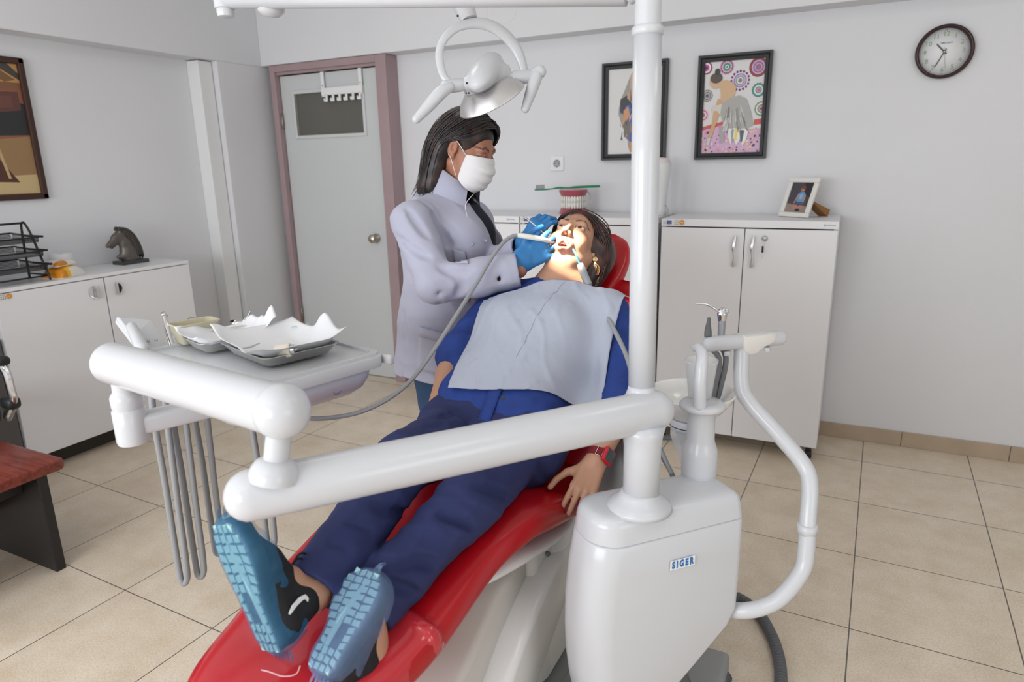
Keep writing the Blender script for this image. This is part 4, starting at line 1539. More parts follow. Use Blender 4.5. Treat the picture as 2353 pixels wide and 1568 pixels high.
hose_dark = mat('ribbed_hose_grey', srgb(92, 94, 97), .38)
fl = ribbed_hose('ribbed_hose', [(-.30, 1.86, .22), (-.255, 2.02, .035), (-.213, 2.06, .017), (-.150, 2.01, .017), (-.105, 1.93, .017), (-.073, 1.84, .017), (-.055, 1.74, .017), (-.05, 1.60, .017), (-.06, 1.44, .017)], .0165, hose_dark, None)
tag(fl, 'dark grey ribbed hose curling over the floor tiles beside the dental unit', 'hose')
for k, (pa, pb_) in enumerate((((-.300, 1.34, .20), (-.265, 1.50, .017)), ((-.262, 1.385, .22), (-.225, 1.56, .017)))):
    pa, pb_ = np.array(pa), np.array(pb_)
    ribbed_hose('drain_hose', [pa + Z1 * .06, pa, (pa + pb_) / 2 - Z1 * .02, pb_ + np.array((0, 0, .004)), pb_ + np.array((.03, .12, .0))], .019, hose_dark, un)
obj('floor_box', *box((-.27, 1.60, .035), (.16, .24, .07), .015, 3), mat('floor_box_grey', srgb(150, 152, 152), .45), un)

# ================================================================ delivery arms and instrument table
da = thing('instrument_table_unit', (-1.0, 1.0, 0), 'white jointed swing arm carrying the instrument table, in front of the patient', 'instrument table')
a1r, a1l = np.array((-0.3310, 1.3115, 0.9179)), np.array((-0.8263, 0.6971, 0.9113))
obj('lower_arm', *tube([a1r, a1r * .75 + a1l * .25, (a1r + a1l) / 2, a1r * .25 + a1l * .75, a1l], .0425, 40, 'round'), WP, da)
nk0 = np.array((-0.7943, 0.7194, 0.9407))
ball = np.array((-0.7819, 0.7386, 1.0477))
up_ = nrm(ball - nk0)
pv = MB()
pv.addm(lathe([(.040, -.005), (.040, .004), (.0375, .014), (.031, .024), (.022, .030)], nk0, up_, 36))
pv.addm(lathe([(.0200, .020), (.0200, .085)], nk0, up_, 32))
pv.build('pivot', WP, da, sharp=40)
a2l = np.array((-1.3213, 0.8178, 1.0447))
dd_ = nrm(a2l - ball)
tt_ = MB()
P_ = [ball, ball + dd_ * .1, ball + dd_ * .2, ball + dd_ * .35, a2l]
tt_.addm(tube(P_, [.0425] * 5, 40, 'flat'))
tt_.build('upper_arm', WP, da, sharp=40)
obj('upper_arm_cap', *tube([a2l - dd_ * .002, a2l + dd_ * .006, a2l + dd_ * .012], [.0425, .041, .036], 40, 'flat'), WP, da)
obj('ball_joint', *lathe([(.0455 * math.cos(t), .0455 * math.sin(t)) for t in np.linspace(-math.pi / 2, math.pi / 2, 25)], ball, up_, 40), WP, da)
# drop post and support beam
dp = np.array((-1.2813, 0.8092, 0.9865))
dz_ = dp[2]
tb_c = np.array((-1.27, 1.13, 0))
dps = MB()
dps.addm(lathe([(.0235, -.01), (.0235, .09)], dp, (0, 0, 1), 28))
dps.addm(lathe([(.0285, -.030), (.0305, -.024), (.0305, -.006), (.0285, .000), (.0235, .006)], dp, (0, 0, 1), 32))
dps.addm(lathe([(.0295, -.105), (.0315, -.099), (.0315, -.034), (.0285, -.030)], dp, (0, 0, 1), 32))
dps.build('drop_post', WP, da, sharp=40)
be = np.array((-1.0963, 1.1138, 0.9404))
bs = dp - Z1 * .068
be = np.array((-1.17, 1.08, bs[2] + .0))
bd = nrm(be - bs)
bsd = np.cross(Z1, bd)
bm2 = MB()
bm2.addm(box((bs + be) / 2, (np.linalg.norm(be - bs), .05, .040), .008, 3, X=bd, Y=bsd, Z=np.cross(bd, bsd)))
bm2.build('support_beam', WP, da)
# table
E1, E2 = np.array((-.967, .255, 0)), np.array((-.255, -.967, 0))
TA = np.array((-1.002, 1.302, 0))
LT, WT = .525, .40


def tp(u, v, z):
    return TA + E1 * u + E2 * v + Z1 * z


tmb = MB()
tmb.addm(prism(rrect(LT, WT, .03, 6, LT / 2, WT / 2), Z1 * .940 + TA, E1, E2, np.cross(E1, E2), -.030 if np.cross(E1, E2)[2] < 0 else .030, .004))
# raised rim around the top
outer, inner = rrect(LT - .012, WT - .012, .03, 6, LT / 2, WT / 2), rrect(LT - .04, WT - .04, .03, 6, LT / 2, WT / 2)
rings = []
for ol, zz in ((outer, .970), (outer, .977), (inner, .977), (inner, .970)):
    rings.append([tp(u, v, zz) for u, v in ol])
n_ = len(outer)
V_ = np.concatenate([np.array(r) for r in rings])
F_ = [(i * n_ + j, i * n_ + (j + 1) % n_, (i + 1) * n_ + (j + 1) % n_, (i + 1) * n_ + j) for i in range(3) for j in range(n_)]
tmb.add(V_, F_)
tmb.build('table_top', WP, da, sharp=40)
lil = mat('lilac_grey_plastic', srgb(196, 198, 210), .35)
secs = []
for z, of in ((.941, .012), (.915, .018), (.89, .032), (.872, .055), (.865, .085)):
    secs.append([tp(LT * .5 + u, WT * .5 + v, z) for u, v in rrect(LT - of * 2.2, WT - .02 - of * .9, .05, 6)])
hull = obj('table_underside', *loft(secs), lil, da)
rc = tp(-.0, .12, .905)
q0 = np.array((-1.0443, 1.2044, 0.9238))
obj('screw_cover', *lathe([(.0125, -.002), (.0125, .0), (.0112, .0002), (.0112, -.002)], (TA + E1 * .0265 + E2 * .13 + Z1 * .905), (-E1 * .95 - Z1 * .30), 28, closed=True), mat('cover_line', srgb(120, 122, 134), .5), da)
obj('side_rail', *box(tp(.012, -.006, .955), (.05, .016, .024), .005, 2, X=E1, Y=E2, Z=np.cross(E1, E2)), WP, da)
# control panel at the left end
pBR, pTR, pTL, pBL = [np.array(q) for q in ((-1.5854, 1.1491, 0.9500), (-1.7398, 1.2076, 1.0188), (-1.7866, 1.1430, 1.0361), (-1.5915, 1.0602, 0.9727))]
pn = nrm(np.cross(pTR - pBR, pBL - pBR))
if pn @ (np.array((0, 0, 1.42)) - pBR) < 0:
    pn = -pn
secs = []
cen_ = (pBR + pTR + pTL + pBL) / 4
for k, d_ in ((.93, .0), (1.0, -.003), (1.0, -.010), (.985, -.012), (1.0, -.0135), (1.0, -.020), (.95, -.023)):
    secs.append([cen_ + (q - cen_) * k + pn * d_ for q in (pBR, pTR, pTL, pTL * .45 + pBL * .55 + (pBR - pBL) * .10, pBL + (pBR - pBL) * .25)])
cpn = obj('control_panel', *loft(secs), WP, da, smooth=False)
h0, h1 = np.array((-1.6919, 1.1162, 1.0197)), np.array((-1.5888, 1.0653, 0.9855))
obj('panel_hinge', *tube([h0, (h0 + h1) / 2, h1], [.0135, .0155, .0165], 24, 'round'), WP, cpn)
for q in ((-1.6214, 1.1307, 0.9882), (-1.6352, 1.1179, 0.9876)):
    obj('panel_screw', *lathe([(.004, -.003), (.004, .0012), (0, .002)], q, pn, 14), steel, cpn)
# holder rail for instruments along the far-left edge
obj('instrument_rail', *box(tp(LT + .012, WT * .52, .955), (.024, WT * .86, .022), .006, 2, X=E1, Y=E2, Z=np.cross(E1, E2)), WP, da)


def loop_hose(top, bottom_px, z_end, name, parent, r=.0086):
    """hose leaving its instrument, hanging straight down in a long loop and coming back up under the table"""
    top, b = np.asarray(top, float), np.asarray(bottom_px, float)
    side = nrm(np.array((0.89, 0.45, 0)))
    P = [top, np.array((b[0] - .004, b[1], z_end + .02)) * .6 + top * .4, np.array((b[0] - .006, b[1], z_end - .06)), np.array((b[0] - .008, b[1], (z_end + b[2]) / 2)), b + np.array((-.010, 0, .05)), b - side * .004, b + side * .010 + Z1 * .004, b + side * .017 + Z1 * .06,
         np.array((b[0], b[1], (z_end + b[2]) / 2)) + side * .022, np.array((b[0], b[1], z_end - .03)) + side * .035, np.array((b[0] + .09, b[1] + .02, z_end))]
    return obj(name, *tube(P, r, 12, 'flat', smooth=6), grey_hose, parent)


rail = lambda v: tp(LT + .014, v, .955)
# turbine and motor handpieces, air-water syringe in the rail
t1 = np.array((-1.7348, 1.2459, 1.0225))
g1 = np.array((-1.6584, 1.2031, 0.9432))
hp1 = thing('handpiece', rail(.29), 'slim chrome dental handpiece standing in the rail beside the control panel', 'handpiece', 'handpieces in the table rail')
m1 = MB()
ax1 = nrm(g1 - t1)
m1.addm(tube([t1 + ax1 * .004, t1 + ax1 * .03, t1 + ax1 * .055, g1, g1 + ax1 * .03], [.0062, .0068, .0088, .0088, .0082], 16, 'round', smooth=3))
m1.build('body', chrome, hp1)
hd = np.cross(ax1, r_ := nrm(np.array((0.89625, 0.44308, -0.02054))))
obj('head', *tube([t1 - hd * .008, t1 + hd * .008], .0068, 16, 'flat'), chrome, hp1)
prt = MB()
for k in (0, 1):
    prt.addm(lathe([(.0022, 0), (0, .0006)], t1 + ax1 * (.003 + .011 * k) - hd * .0082 * (1 - k) - np.array((0.38, -.76, .22)) * 0 , -hd if k == 0 else np.array((.43, -.86, .25)), 10))
prt.build('ports', black_plastic, hp1)
loop_hose(g1 + ax1 * .03, (-1.5883, 1.0725, 0.3004), .90, 'hose', hp1)
t2 = np.array((-1.7051, 1.3107, 0.9957))
hp2 = thing('handpiece', rail(.19), 'short chrome handpiece with a round head standing behind the beige box', 'handpiece', 'handpieces in the table rail')
m2 = MB()
m2.addm(tube([t2, t2 + np.array((-.004, 0, -.03)), t2 + np.array((-.008, 0, -.135))], [.0065, .0075, .0085], 16, 'round', smooth=3))
m2.build('body', chrome, hp2)
obj('head', *lathe([(.009, -.007), (.012, -.004), (.0125, .003), (.010, .006), (0, .0065)], t2, (.15, -.2, 1), 22), chrome, hp2)
loop_hose(t2 + np.array((-.008, 0, -.135)), (-1.5728, 1.1148, 0.2998), .90, 'hose', hp2)
t3 = np.array((-1.5893, 1.3636, 0.9783))
sy1 = thing('air_water_syringe', rail(.06), 'chrome air-water syringe with bent tip at the far corner of the instrument table', 'syringe')
s1 = MB()
s1.addm(tube([t3 + Z1 * .006, t3, t3 - Z1 * .05], [.010, .0115, .009], 18, 'round', smooth=3))
s1.addm(tube([t3 + np.array((.0, 0, .004)), t3 + np.array((.022, .010, .006))], [.010, .009], 16, 'round'))
s1.build('body', chrome, sy1)
obj('tip', *tube([t3 + np.array((.018, .008, .008)), (-1.5680, 1.3789, 0.9938), (-1.5586, 1.3864, 1.0035), (-1.5543, 1.3925, 1.0169)], [.0032, .0028, .0026, .0022], 10, 'round', smooth=4), chrome, sy1)
obj('button', *lathe([(.006, 0), (.006, .004), (0, .006)], t3 + np.array((-.004, -.006, .012)), (-.3, -.3, 1), 14), black_plastic, sy1)
loop_hose(t3 - Z1 * .05, (-1.5731, 1.1829, 0.3351), .90, 'hose', sy1)
loop_hose(tp(.33, .02, .87), (-1.4288, 1.2486, 0.3522), .89, 'spare_hose', da)

# ================================================================ things on the instrument table
tray_steel = mat('tray_steel', srgb(206, 205, 202), .42, .85)
paper = mat('tray_paper', srgb(232, 233, 236), .85, bump=.12, bscale=40)
TAX, TBX = np.array((.955, -.30, 0)), np.array((.30, .955, 0))


def tray(cx, cy, w, h, label, seed, lift):
    c0 = np.array((cx, cy, .9775))
    mb = MB()
    secs = []
    for k, z in ((.82, 0), (.84, .001), (1.0, .024), (1.045, .026), (1.045, .0272), (.985, .0262), (.83, .003), (.6, .0028)):
        secs.append([c0 + TAX * u * k + TBX * v * k + Z1 * z for u, v in rrect(w, h, .022, 5)])
    mb.addm(loft(secs))
    o = mb.build('metal_tray', tray_steel, None, loc=c0, sharp=40)
    tag(o, label, 'tray', 'steel instrument trays')
    # paper liner lying in the tray, its edges standing up over the rim
    nu, nv = 40, 36
    wv = waves(seed, 26, 6)
    P = np.zeros((nu, nv, 3))
    for i, a in enumerate(np.linspace(-1, 1, nu)):
        for j, b in enumerate(np.linspace(-1, 1, nv)):
            ov_ = 1.16
            x, y = a * w / 2 * ov_, b * h / 2 * ov_
            ex, ey = max(abs(x) - w * .37, 0), max(abs(y) - h * .37, 0)
            e = math.hypot(ex, ey)
            z = .0095 + min(e * .86, .030) + max(e - .028, 0) * .25
            cr = max(0, abs(a) + abs(b) - 1.55)
            q = lift(a, b)
            z += cr * .012 + q
            p = c0 + TAX * x * (1 - .05 * cr) + TBX * y * (1 - .05 * cr)
            z += .0016 * wv(np.array([p]))[0] * (1 + 3 * min(e / .02, 1))
            P[i, j] = (p[0], p[1], c0[2] + z)
    V, F = grid_sheet(P, .0005)
    pl = obj('paper_liner', V, F, paper, None, loc=c0)
    return o, pl


bumpf = lambda a, b, a0, b0, s, h: h * math.exp(-((a - a0) ** 2 + (b - b0) ** 2) / s ** 2)
tr1, pl1 = tray(-1.240, 1.190, .235, .195, 'steel tray nearest the camera, holding the cream cap on crumpled white paper', 11,
                lambda a, b: bumpf(a, b, .25, 1.0, .28, .045) + bumpf(a, b, -1, -.9, .35, .022) + bumpf(a, b, 1.0, 1.0, .35, .012) - bumpf(a, b, .35, -1.0, .2, .012))
tag(pl1, 'crumpled white paper liner in the tray with the cream cap', 'paper liner', 'paper liners in the trays')
tr2, pl2 = tray(-1.437, 1.205, .125, .185, 'second steel tray, behind the front tray and next to the beige box', 23,
                lambda a, b: bumpf(a, b, .6, 1.0, .35, .045) + bumpf(a, b, -1.0, -.6, .35, .022) + bumpf(a, b, -.2, 1, .3, .01))
tag(pl2, 'white paper liner with a turned-up corner in the tray beside the beige box', 'paper liner', 'paper liners in the trays')
mi_ = MB()
mi_.addm(tube([(-1.3011, 1.1323, 0.9980), (-1.2895, 1.1462, 0.9990), (-1.2932, 1.1763, 1.0000)], [.0022, .0030, .0012], 10, 'round'))
mir = mi_.build('dental_probe', steel, None, loc=(-1.2895, 1.1462, 0.9990))
tag(mir, 'thin grey steel instrument lying on the paper of the second tray', 'dental instrument')
cream = mat('cream_plastic', srgb(232, 224, 206), .3)
cpc = np.array((-1.1521, 1.1207, 1.0100))
cpd = nrm(np.array((.90, .42, .12)))
cpt = thing('cream_cap', cpc, 'cream plastic cap with chrome bayonet end lying on the front tray paper', 'cap')
obj('shell', *lathe([(.0145, -.022), (.0165, -.020), (.0165, .010), (.0150, .014), (.012, .014), (.0115, -.016), (0, -.016)], cpc, cpd, 30), cream, cpt)
s2 = MB()
s2.addm(lathe([(.0125, .014), (.0125, .024), (.0095, .024), (.0095, .014)], cpc, cpd, 24, closed=True))
s2.addm(box(cpc + cpd * .019 - Z1 * .002, (.005, .027, .007), .001))
s2.build('bayonet', chrome, cpt)
bxm = mat('beige_khaki_plastic', srgb(190, 184, 158), .32)
bxc = np.array((-1.548, 1.196, .9775))
secs = []
for k, z in ((.80, .0), (.84, .003), (.98, .045), (1.06, .050), (1.07, .0525), (1.03, .054), (.96, .052), (.82, .006), (.5, .005)):
    secs.append([bxc + E1 * v * k + E2 * u * k + Z1 * z for u, v in rrect(.112, .066, .014, 5)])
bxo = obj('storage_box', *loft(secs), bxm, None, loc=bxc)
tag(bxo, 'beige open plastic box on the left end of the instrument table', 'box')
gls = mat('clear_glass', (1, 1, 1), .02, trans=1.0, ior=1.45)
gd = obj('glass_dish', *lathe([(.014, 0), (.0205, .001), (.021, .016), (.0225, .019), (.0195, .019), (.017, .007), (0, .0055)], (-1.507, 1.335, .9775), (0, 0, 1), 12), gls, None, loc=(-1.507, 1.335, .9775), smooth=False)
tag(gd, 'small clear faceted glass dish beyond the beige box on the instrument table', 'dish')
pk = obj('clear_wrapper', *grid_sheet(np.array([[np.array((-1.345 + .05 * u, 1.335 + .03 * v, 1.008 + .006 * math.sin(5 * u + 3 * v))) for v in np.linspace(-1, 1, 8)] for u in np.linspace(-1, 1, 10)]), .0006), mat('clear_green_film', srgb(206, 240, 228), .1, alpha=.35), None, loc=(-1.345, 1.335, 1.008))
tag(pk, 'crumpled clear greenish wrapper lying on the tray papers', 'wrapper')

# ================================================================ operating light on its pole
ol = thing('dental_light', (-.345, 1.285, .94), 'white dental operating light with silver reflector, hanging from a tall pole', 'lamp')
p0, p1_ = np.array((-0.3582, 1.3131, 0.9501)), np.array((-0.3723, 1.3325, 1.6508))
p2_ = np.array((-0.3736, 1.3337, 1.7356))
obj('pole', *tube([p0, p0 * .66 + p1_ * .34, p0 * .33 + p1_ * .67, p1_], [.0275, .0272, .0270, .0268], 36), WP, ol)
obj('pole_collar', *lathe([(.0265, -.006), (.0295, -.004), (.0295, .008), (.0265, .011)], p1_, nrm(p1_ - p0), 36), WP, ol)
obj('saddle_collar', *lathe([(.0275, .020), (.0285, .012), (.033, .0), (.038, -.006), (.040, -.02)], p0 + nrm(p1_ - p0) * -.002, nrm(p1_ - p0), 36), WP, ol)
j0 = np.array((-1.3816, 1.2730, 1.8116))
bar0 = np.array((-0.4156, 1.3377, 1.7224))
eb = MB()
eb.addm(tube([p1_, p1_ + (p2_ - p1_) * .4, p1_ + (p2_ - p1_) * .8, p2_ + (bar0 - p2_) * .3 + Z1 * .004, bar0], [.0245, .0245, .0245, .0235, .022], 28, 'flat', smooth=6))
eb.build('elbow', WP, ol)
obj('cross_arm', *tube([bar0, bar0 * .5 + j0 * .5, j0], .0215, 26), WP, ol)
jm = MB()
jm.addm(lathe([(.012, -.040), (.019, -.038), (.0205, -.030), (.020, -.022), (.024, -.020), (.025, .03), (.022, .05)], j0, (0, 0, 1), 28))
jm.build('end_joint', WP, ol, sharp=40)
obj('lamp_cap', *lathe([(.0, -.030), (.018, -.028), (.030, -.018), (.034, -.004), (.034, .01)], np.array((-1.2657, 1.3029, 1.7947)), (.1, 0, 1), 30), WP, ol)
nkT = np.array((-0.9737, 1.6578, 1.8749))
spr0 = j0 + Z1 * .065
obj('spring_arm', *tube([spr0, spr0 * .5 + nkT * .5 + Z1 * .02, nkT + Z1 * .03], .022, 20), WP, ol)
nkB = np.array((-0.9314, 1.6514, 1.7809))
nm_ = MB()
nm_.addm(tube([nkT + Z1 * .03, nkT, nkT * .35 + nkB * .65, nkB], [.0285, .0285, .0275, .022], 28, 'flat'))
nm_.build('neck', WP, ol, sharp=40)
obj('neck_screw', *lathe([(.003, 0), (.003, .001), (0, .0012)], (-0.9409, 1.6107, 1.7844), (.43, -.86, .25), 10), black_plastic, ol)
LC = np.array((-0.8844, 1.6540, 1.6305))
MOUTH = np.array((-0.7767, 1.9207, 1.1735))
AIM = np.array((-0.7335, 1.8654, 1.1479))
LAX = nrm(MOUTH - LC)
PVL, PVR = np.array((-0.9437, 1.5674, 1.6142)), np.array((-0.8028, 1.7154, 1.6412))
PX_ = nrm(PVR - PVL)
# C-shaped yoke
yk = [(-0.9380, 1.5708, 1.6162), (-0.9580, 1.5630, 1.6355), (-0.9708, 1.5654, 1.6656), (-0.9767, 1.5737, 1.6999), (-0.9697, 1.5902, 1.7322), (-0.9478, 1.6158, 1.7585), (-0.9203, 1.6447, 1.7704), (-0.8891, 1.6713, 1.7684), (-0.8567, 1.6933, 1.7488), (-0.8321, 1.7086, 1.7193), (-0.8156, 1.7148, 1.6849), (-0.8038, 1.7150, 1.6456)]
obj('yoke', *tube(yk, [.0085, .0095, .0105, .0105, .0105, .0115, .0145, .0165, .0170, .0160, .0140, .0100], 20, 'round', smooth=5, flat=.62, flatdir=(.43, -.86, .25)), WP, ol)
for nm, a, b, c, r0 in (('handle', (-0.9400, 1.5568, 1.6109), (-0.9574, 1.5379, 1.5960), (-1.0052, 1.4956, 1.5337), 0), ('handle', (-0.7792, 1.7302, 1.6517), (-0.7768, 1.7246, 1.6403), (-0.7913, 1.6853, 1.5586), 0)):
    a, b, c = np.array(a), np.array(b), np.array(c)
    obj(nm, *tube([a, b, b * .5 + c * .5, c], [.0125, .0165, .0150, .0110], 20, 'round', smooth=4), WP, ol)
hub = MB()
hub.addm(tube([PVR - PX_ * .03, PVR + PX_ * .012], .0175, 24, 'round'))
hub.addm(tube([PVR + PX_ * .012, np.array((-0.7711, 1.7346, 1.6527))], [.0140, .0175], 24, 'round'))
hub.build('pivot', WP, ol)
obj('pivot', *tube([PVL - PX_ * .012, PVL + PX_ * .03], .0165, 24, 'round'), WP, ol)
# reflector dish (open towards the patient) and housing on its back
sil = mat('reflector_silver', (.70, .70, .71), .36, .9)
sx_ = nrm(PX_ - LAX * (PX_ @ LAX))
dish = LC + LAX * .030 - sx_ * .010
obj('reflector', *lathe([(.0, -.036), (.03, -.034), (.058, -.022), (.078, -.004), (.088, .014), (.0895, .0165), (.087, .0165), (.076, -.002), (.056, -.019), (.03, -.031), (0, -.033)], dish, LAX, 48, sx=1.06, sy=1.06, xdir=sx_), sil, ol)
sy_ = np.cross(LAX, sx_)
hl_ = nrm((sy_ if sy_[2] > 0 else -sy_) * .84 + sx_ * .54)
hs_ = np.cross(LAX, hl_)
ops = [('u', Ell(LC - LAX * .020 + hl_ * .012, (.050, .104, .036), (hs_, hl_, LAX)), .01), ('u', Cap(PVL + LAX * .0, PVR, .0125, .0125), .02), ('u', Ell(LC - LAX * .002, (.070, .040, .022), (sx_, sy_, LAX)), .015)]
sdf_obj('housing', ops, .004, WP, ol, 2)
ports = MB()
for q in ((-0.9005, 1.5684, 1.5949), (-0.8936, 1.5694, 1.5946), (-0.9008, 1.5730, 1.6191)):
    ports.addm(lathe([(.0022, -.004), (.0022, .0015), (0, .002)], q, (.43, -.86, .1), 10))
ports.build('ports', black_plastic, ol)
bulb = obj('bulb', *lathe([(.0, -.012), (.006, -.010), (.007, 0), (.005, .008), (0, .010)], LC + LAX * .012, LAX, 16), mat('halogen_glow', (1, .9, .7), .4, emit=(1, .86, .62), estr=14), ol)
sl = bpy.data.lights.new('operating_beam', 'SPOT')
sl.energy = 125
sl.color = (1.0, .86, .66)
sl.spot_size = math.radians(15)
sl.spot_blend = .25
sl.shadow_soft_size = .02
so = bpy.data.objects.new('operating_beam', sl)
COL.objects.link(so)
so.parent = ol
so.location = Vector(LC + LAX * .045) - wloc(ol)
so.rotation_euler = Vector(nrm(AIM - (LC + LAX * .045))).to_track_quat('-Z', 'Y').to_euler()

# ================================================================ assistant arm with suction and syringe
aa = thing('assistant_arm', (-.10, 1.52, 0), 'white bent tube arm with a bar holder, on the right of the dental unit', 'assistant arm')
at = [(-.175, 1.452, .392), (-0.1351, 1.4494, 0.4034), (-0.0938, 1.4630, 0.4187), (-0.0580, 1.4784, 0.4494), (-0.0248, 1.5106, 0.5026), (-0.0206, 1.5269, 0.5507), (-0.0238, 1.5457, 0.6202), (-0.0275, 1.5752, 0.6879), (-0.0460, 1.5949, 0.7273), (-0.1102, 1.6102, 0.7904), (-0.1786, 1.6284, 0.8511), (-0.2007, 1.6400, 0.8888), (-0.2093, 1.6612, 0.9757)]
obj('bent_tube', *tube(at, [.0185] * 5 + [.0190] + [.0185] * 7, 24, 'flat', smooth=7), WP, aa)
obj('tube_collar', *lathe([(.0190, -.012), (.0222, -.011), (.0222, .011), (.0190, .012)], (-0.0233, 1.5389, 0.5961), (0.01, 0, 1), 28), WP, aa)
h0, h1 = np.array((-0.2716, 1.5900, 0.9971)), np.array((-0.1332, 1.7489, 0.9871))
hx = nrm(h1 - h0)
obj('holder_bar', *tube([h0, h0 * .5 + h1 * .5, h1], .0185, 28, 'round'), WP, aa)
hz = nrm(Z1 - hx * hx[2])
hy = np.cross(hz, hx)
bc = np.array((-0.1845, 1.6906, 0.9863))
br0 = MB()
prf = [(-.044, -.016), (-.050, .004), (-.046, .021), (.048, .021), (.048, .002), (.032, -.004), (.010, -.012), (-.006, -.024), (-.028, -.026)]
br0.addm(prism(prf, bc - hy * .0215, hx, hz, hy, .043, .004))
br0.build('bracket', warm_plastic, aa)
lp_ = MB()
for q in ((-0.2355, 1.6232, 0.9697), (-0.1549, 1.7087, 0.9659)):
    lp_.addm(box(q, (.014, .02, .012), .003))
lp_.build('clip', WP, aa)
# air-water syringe and grey suction tip in the holder
s0, s3 = np.array((-0.2564, 1.6449, 1.0598)), np.array((-0.2532, 1.6254, 1.0074))
as_ = thing('air_water_syringe', s3, 'grey and chrome air-water syringe standing in the assistant arm holder', 'syringe')
obj('grip', *tube([s3 - Z1 * .015, s3, s0 - Z1 * .02, s0 - Z1 * .006], [.0085, .0085, .0092, .0105], 18, 'flat', smooth=3), mat('syringe_grey', srgb(150, 152, 156), .3, .3), as_)
sh_ = MB()
sh_.addm(tube([s0 - Z1 * .012, s0, s0 + Z1 * .006], [.0102, .0125, .0105], 18, 'round', smooth=3))
sh_.addm(tube([s0 + Z1 * .004, s0 + np.array((.007, .004, .006))], [.008, .007], 14, 'round'))
sh_.build('head', chrome, as_)
obj('tip', *tube([s0 + np.array((-.006, -.002, .004)), (-0.2757, 1.6341, 1.0754), (-0.2933, 1.6277, 1.0839), (-0.3140, 1.6178, 1.0854)], [.0032, .0028, .0025, .0022], 10, 'round', smooth=4), chrome, as_)
obj('hose', *tube([s3 - Z1 * .02, (-0.2394, 1.6281, 0.9538), (-0.2478, 1.6394, 0.8886), (-0.2663, 1.6573, 0.8232), (-0.3366, 1.7047, 0.7110), (-0.4280, 1.6977, 0.6857), (-0.3914, 1.6611, 0.6562), (-0.3508, 1.6061, 0.6356), (-0.3290, 1.5641, 0.6131)], .0068, 12, 'flat', smooth=6), mat('hose_mid_grey', srgb(122, 124, 126), .4), as_)
g0 = np.array((-0.2778, 1.5916, 1.0131))
sn = thing('suction_handpiece', g0, 'slim grey suction nozzle standing in the assistant arm holder, left of the syringe', 'suction nozzle')
obj('nozzle', *tube([g0, (-0.2790, 1.5948, 1.0261), (-0.2798, 1.5994, 1.0430), (-0.2796, 1.6018, 1.0510), (-0.2803, 1.6035, 1.0580)], [.0088, .0085, .0055, .0042, .0040], 18, 'flat', smooth=4), dark_grey, sn)
obj('hose', *tube([g0 - Z1 * .02, (-0.2545, 1.6207, 0.9542), (-0.2603, 1.6333, 0.8888), (-0.2756, 1.6511, 0.8181), (-0.3377, 1.7074, 0.7222)], .0068, 12, 'flat', smooth=6), mat('hose_mid_grey', srgb(122, 124, 126), .4), sn)


# ================================================================ dental chair
red = mat('red_upholstery', srgb(178, 12, 24), .30, coat=.12, bump=.03, bscale=300)
red_film = mat('red_under_clear_cover', srgb(196, 44, 54), .16, coat=.6)
ch = thing('dental_chair', (-.82, 1.2, 0), 'red upholstered dental chair with white base, under the reclined patient', 'dental chair')


def cushion(name, spine, parent, m, n_ring=40, ex=3.4, ez=2.3, lip=.018):
    """spine rows: x, y, z(top centre), half width, thickness ; ring is perpendicular to the spine in the vertical plane"""
    S = np.asarray(spine, float)
    S = catmull(S, 6)
    P = S[:, :3]
    T = np.gradient(P, axis=0)
    T /= np.linalg.norm(T, axis=1)[:, None]
    secs = []
    for i in range(len(P)):
        lat = nrm(np.array((T[i][1], -T[i][0], 0)))
        up = np.cross(lat, T[i])
        w, t = S[i, 3], S[i, 4]
        ring = []
        for a in np.linspace(0, 2 * math.pi, n_ring, endpoint=False):
            c, s = math.cos(a), math.sin(a)
            x = w * math.copysign(abs(c) ** (2 / ex), c)
            z = t / 2 * math.copysign(abs(s) ** (2 / ez), s)
            if s > 0:
                z += lip * ((abs(x) / max(w, 1e-6)) ** 3 - .4) * min(1, w / .15)
            ring.append(P[i] + lat * x + up * (z - t / 2))
        secs.append(ring)
    V, F = loft(secs)
    return obj(name, V, F, m, parent)


leg_sp = [(-.876, .560, .498, .03, .03), (-.862, .566, .512, .055, .06), (-.862, .582, .524, .090, .09), (-.862, .615, .533, .126, .110), (-.861, .66, .540, .158, .118), (-.860, .72, .548, .183, .12), (-.858, .80, .558, .202, .12), (-.855, .92, .578, .222, .12), (-.847, 1.10, .628, .228, .12),
          (-.838, 1.20, .652, .236, .12), (-.826, 1.31, .660, .248, .12), (-.816, 1.40, .646, .255, .12), (-.808, 1.50, .620, .257, .115), (-.800, 1.58, .610, .257, .11), (-.796, 1.635, .625, .25, .10), (-.795, 1.66, .650, .235, .08)]
cushion('seat_cushion', leg_sp, ch, red)
cushion('backrest', [(-.795, 1.60, .625, .20, .07), (-.793, 1.63, .655, .235, .09), (-.788, 1.72, .745, .245, .09), (-.775, 1.84, .855, .25, .085), (-.765, 1.95, .955, .25, .08), (-.758, 2.03, 1.022, .24, .075), (-.755, 2.07, 1.052, .20, .06), (-.753, 2.085, 1.06, .12, .04)], ch, red, lip=.015)
cushion('headrest', [(-.765, 1.985, 1.005, .06, .04), (-.762, 2.00, 1.02, .090, .06), (-.752, 2.05, 1.075, .112, .07), (-.748, 2.10, 1.130, .116, .07), (-.746, 2.14, 1.170, .10, .06), (-.750, 2.16, 1.19, .06, .04)], ch, red, lip=.02)
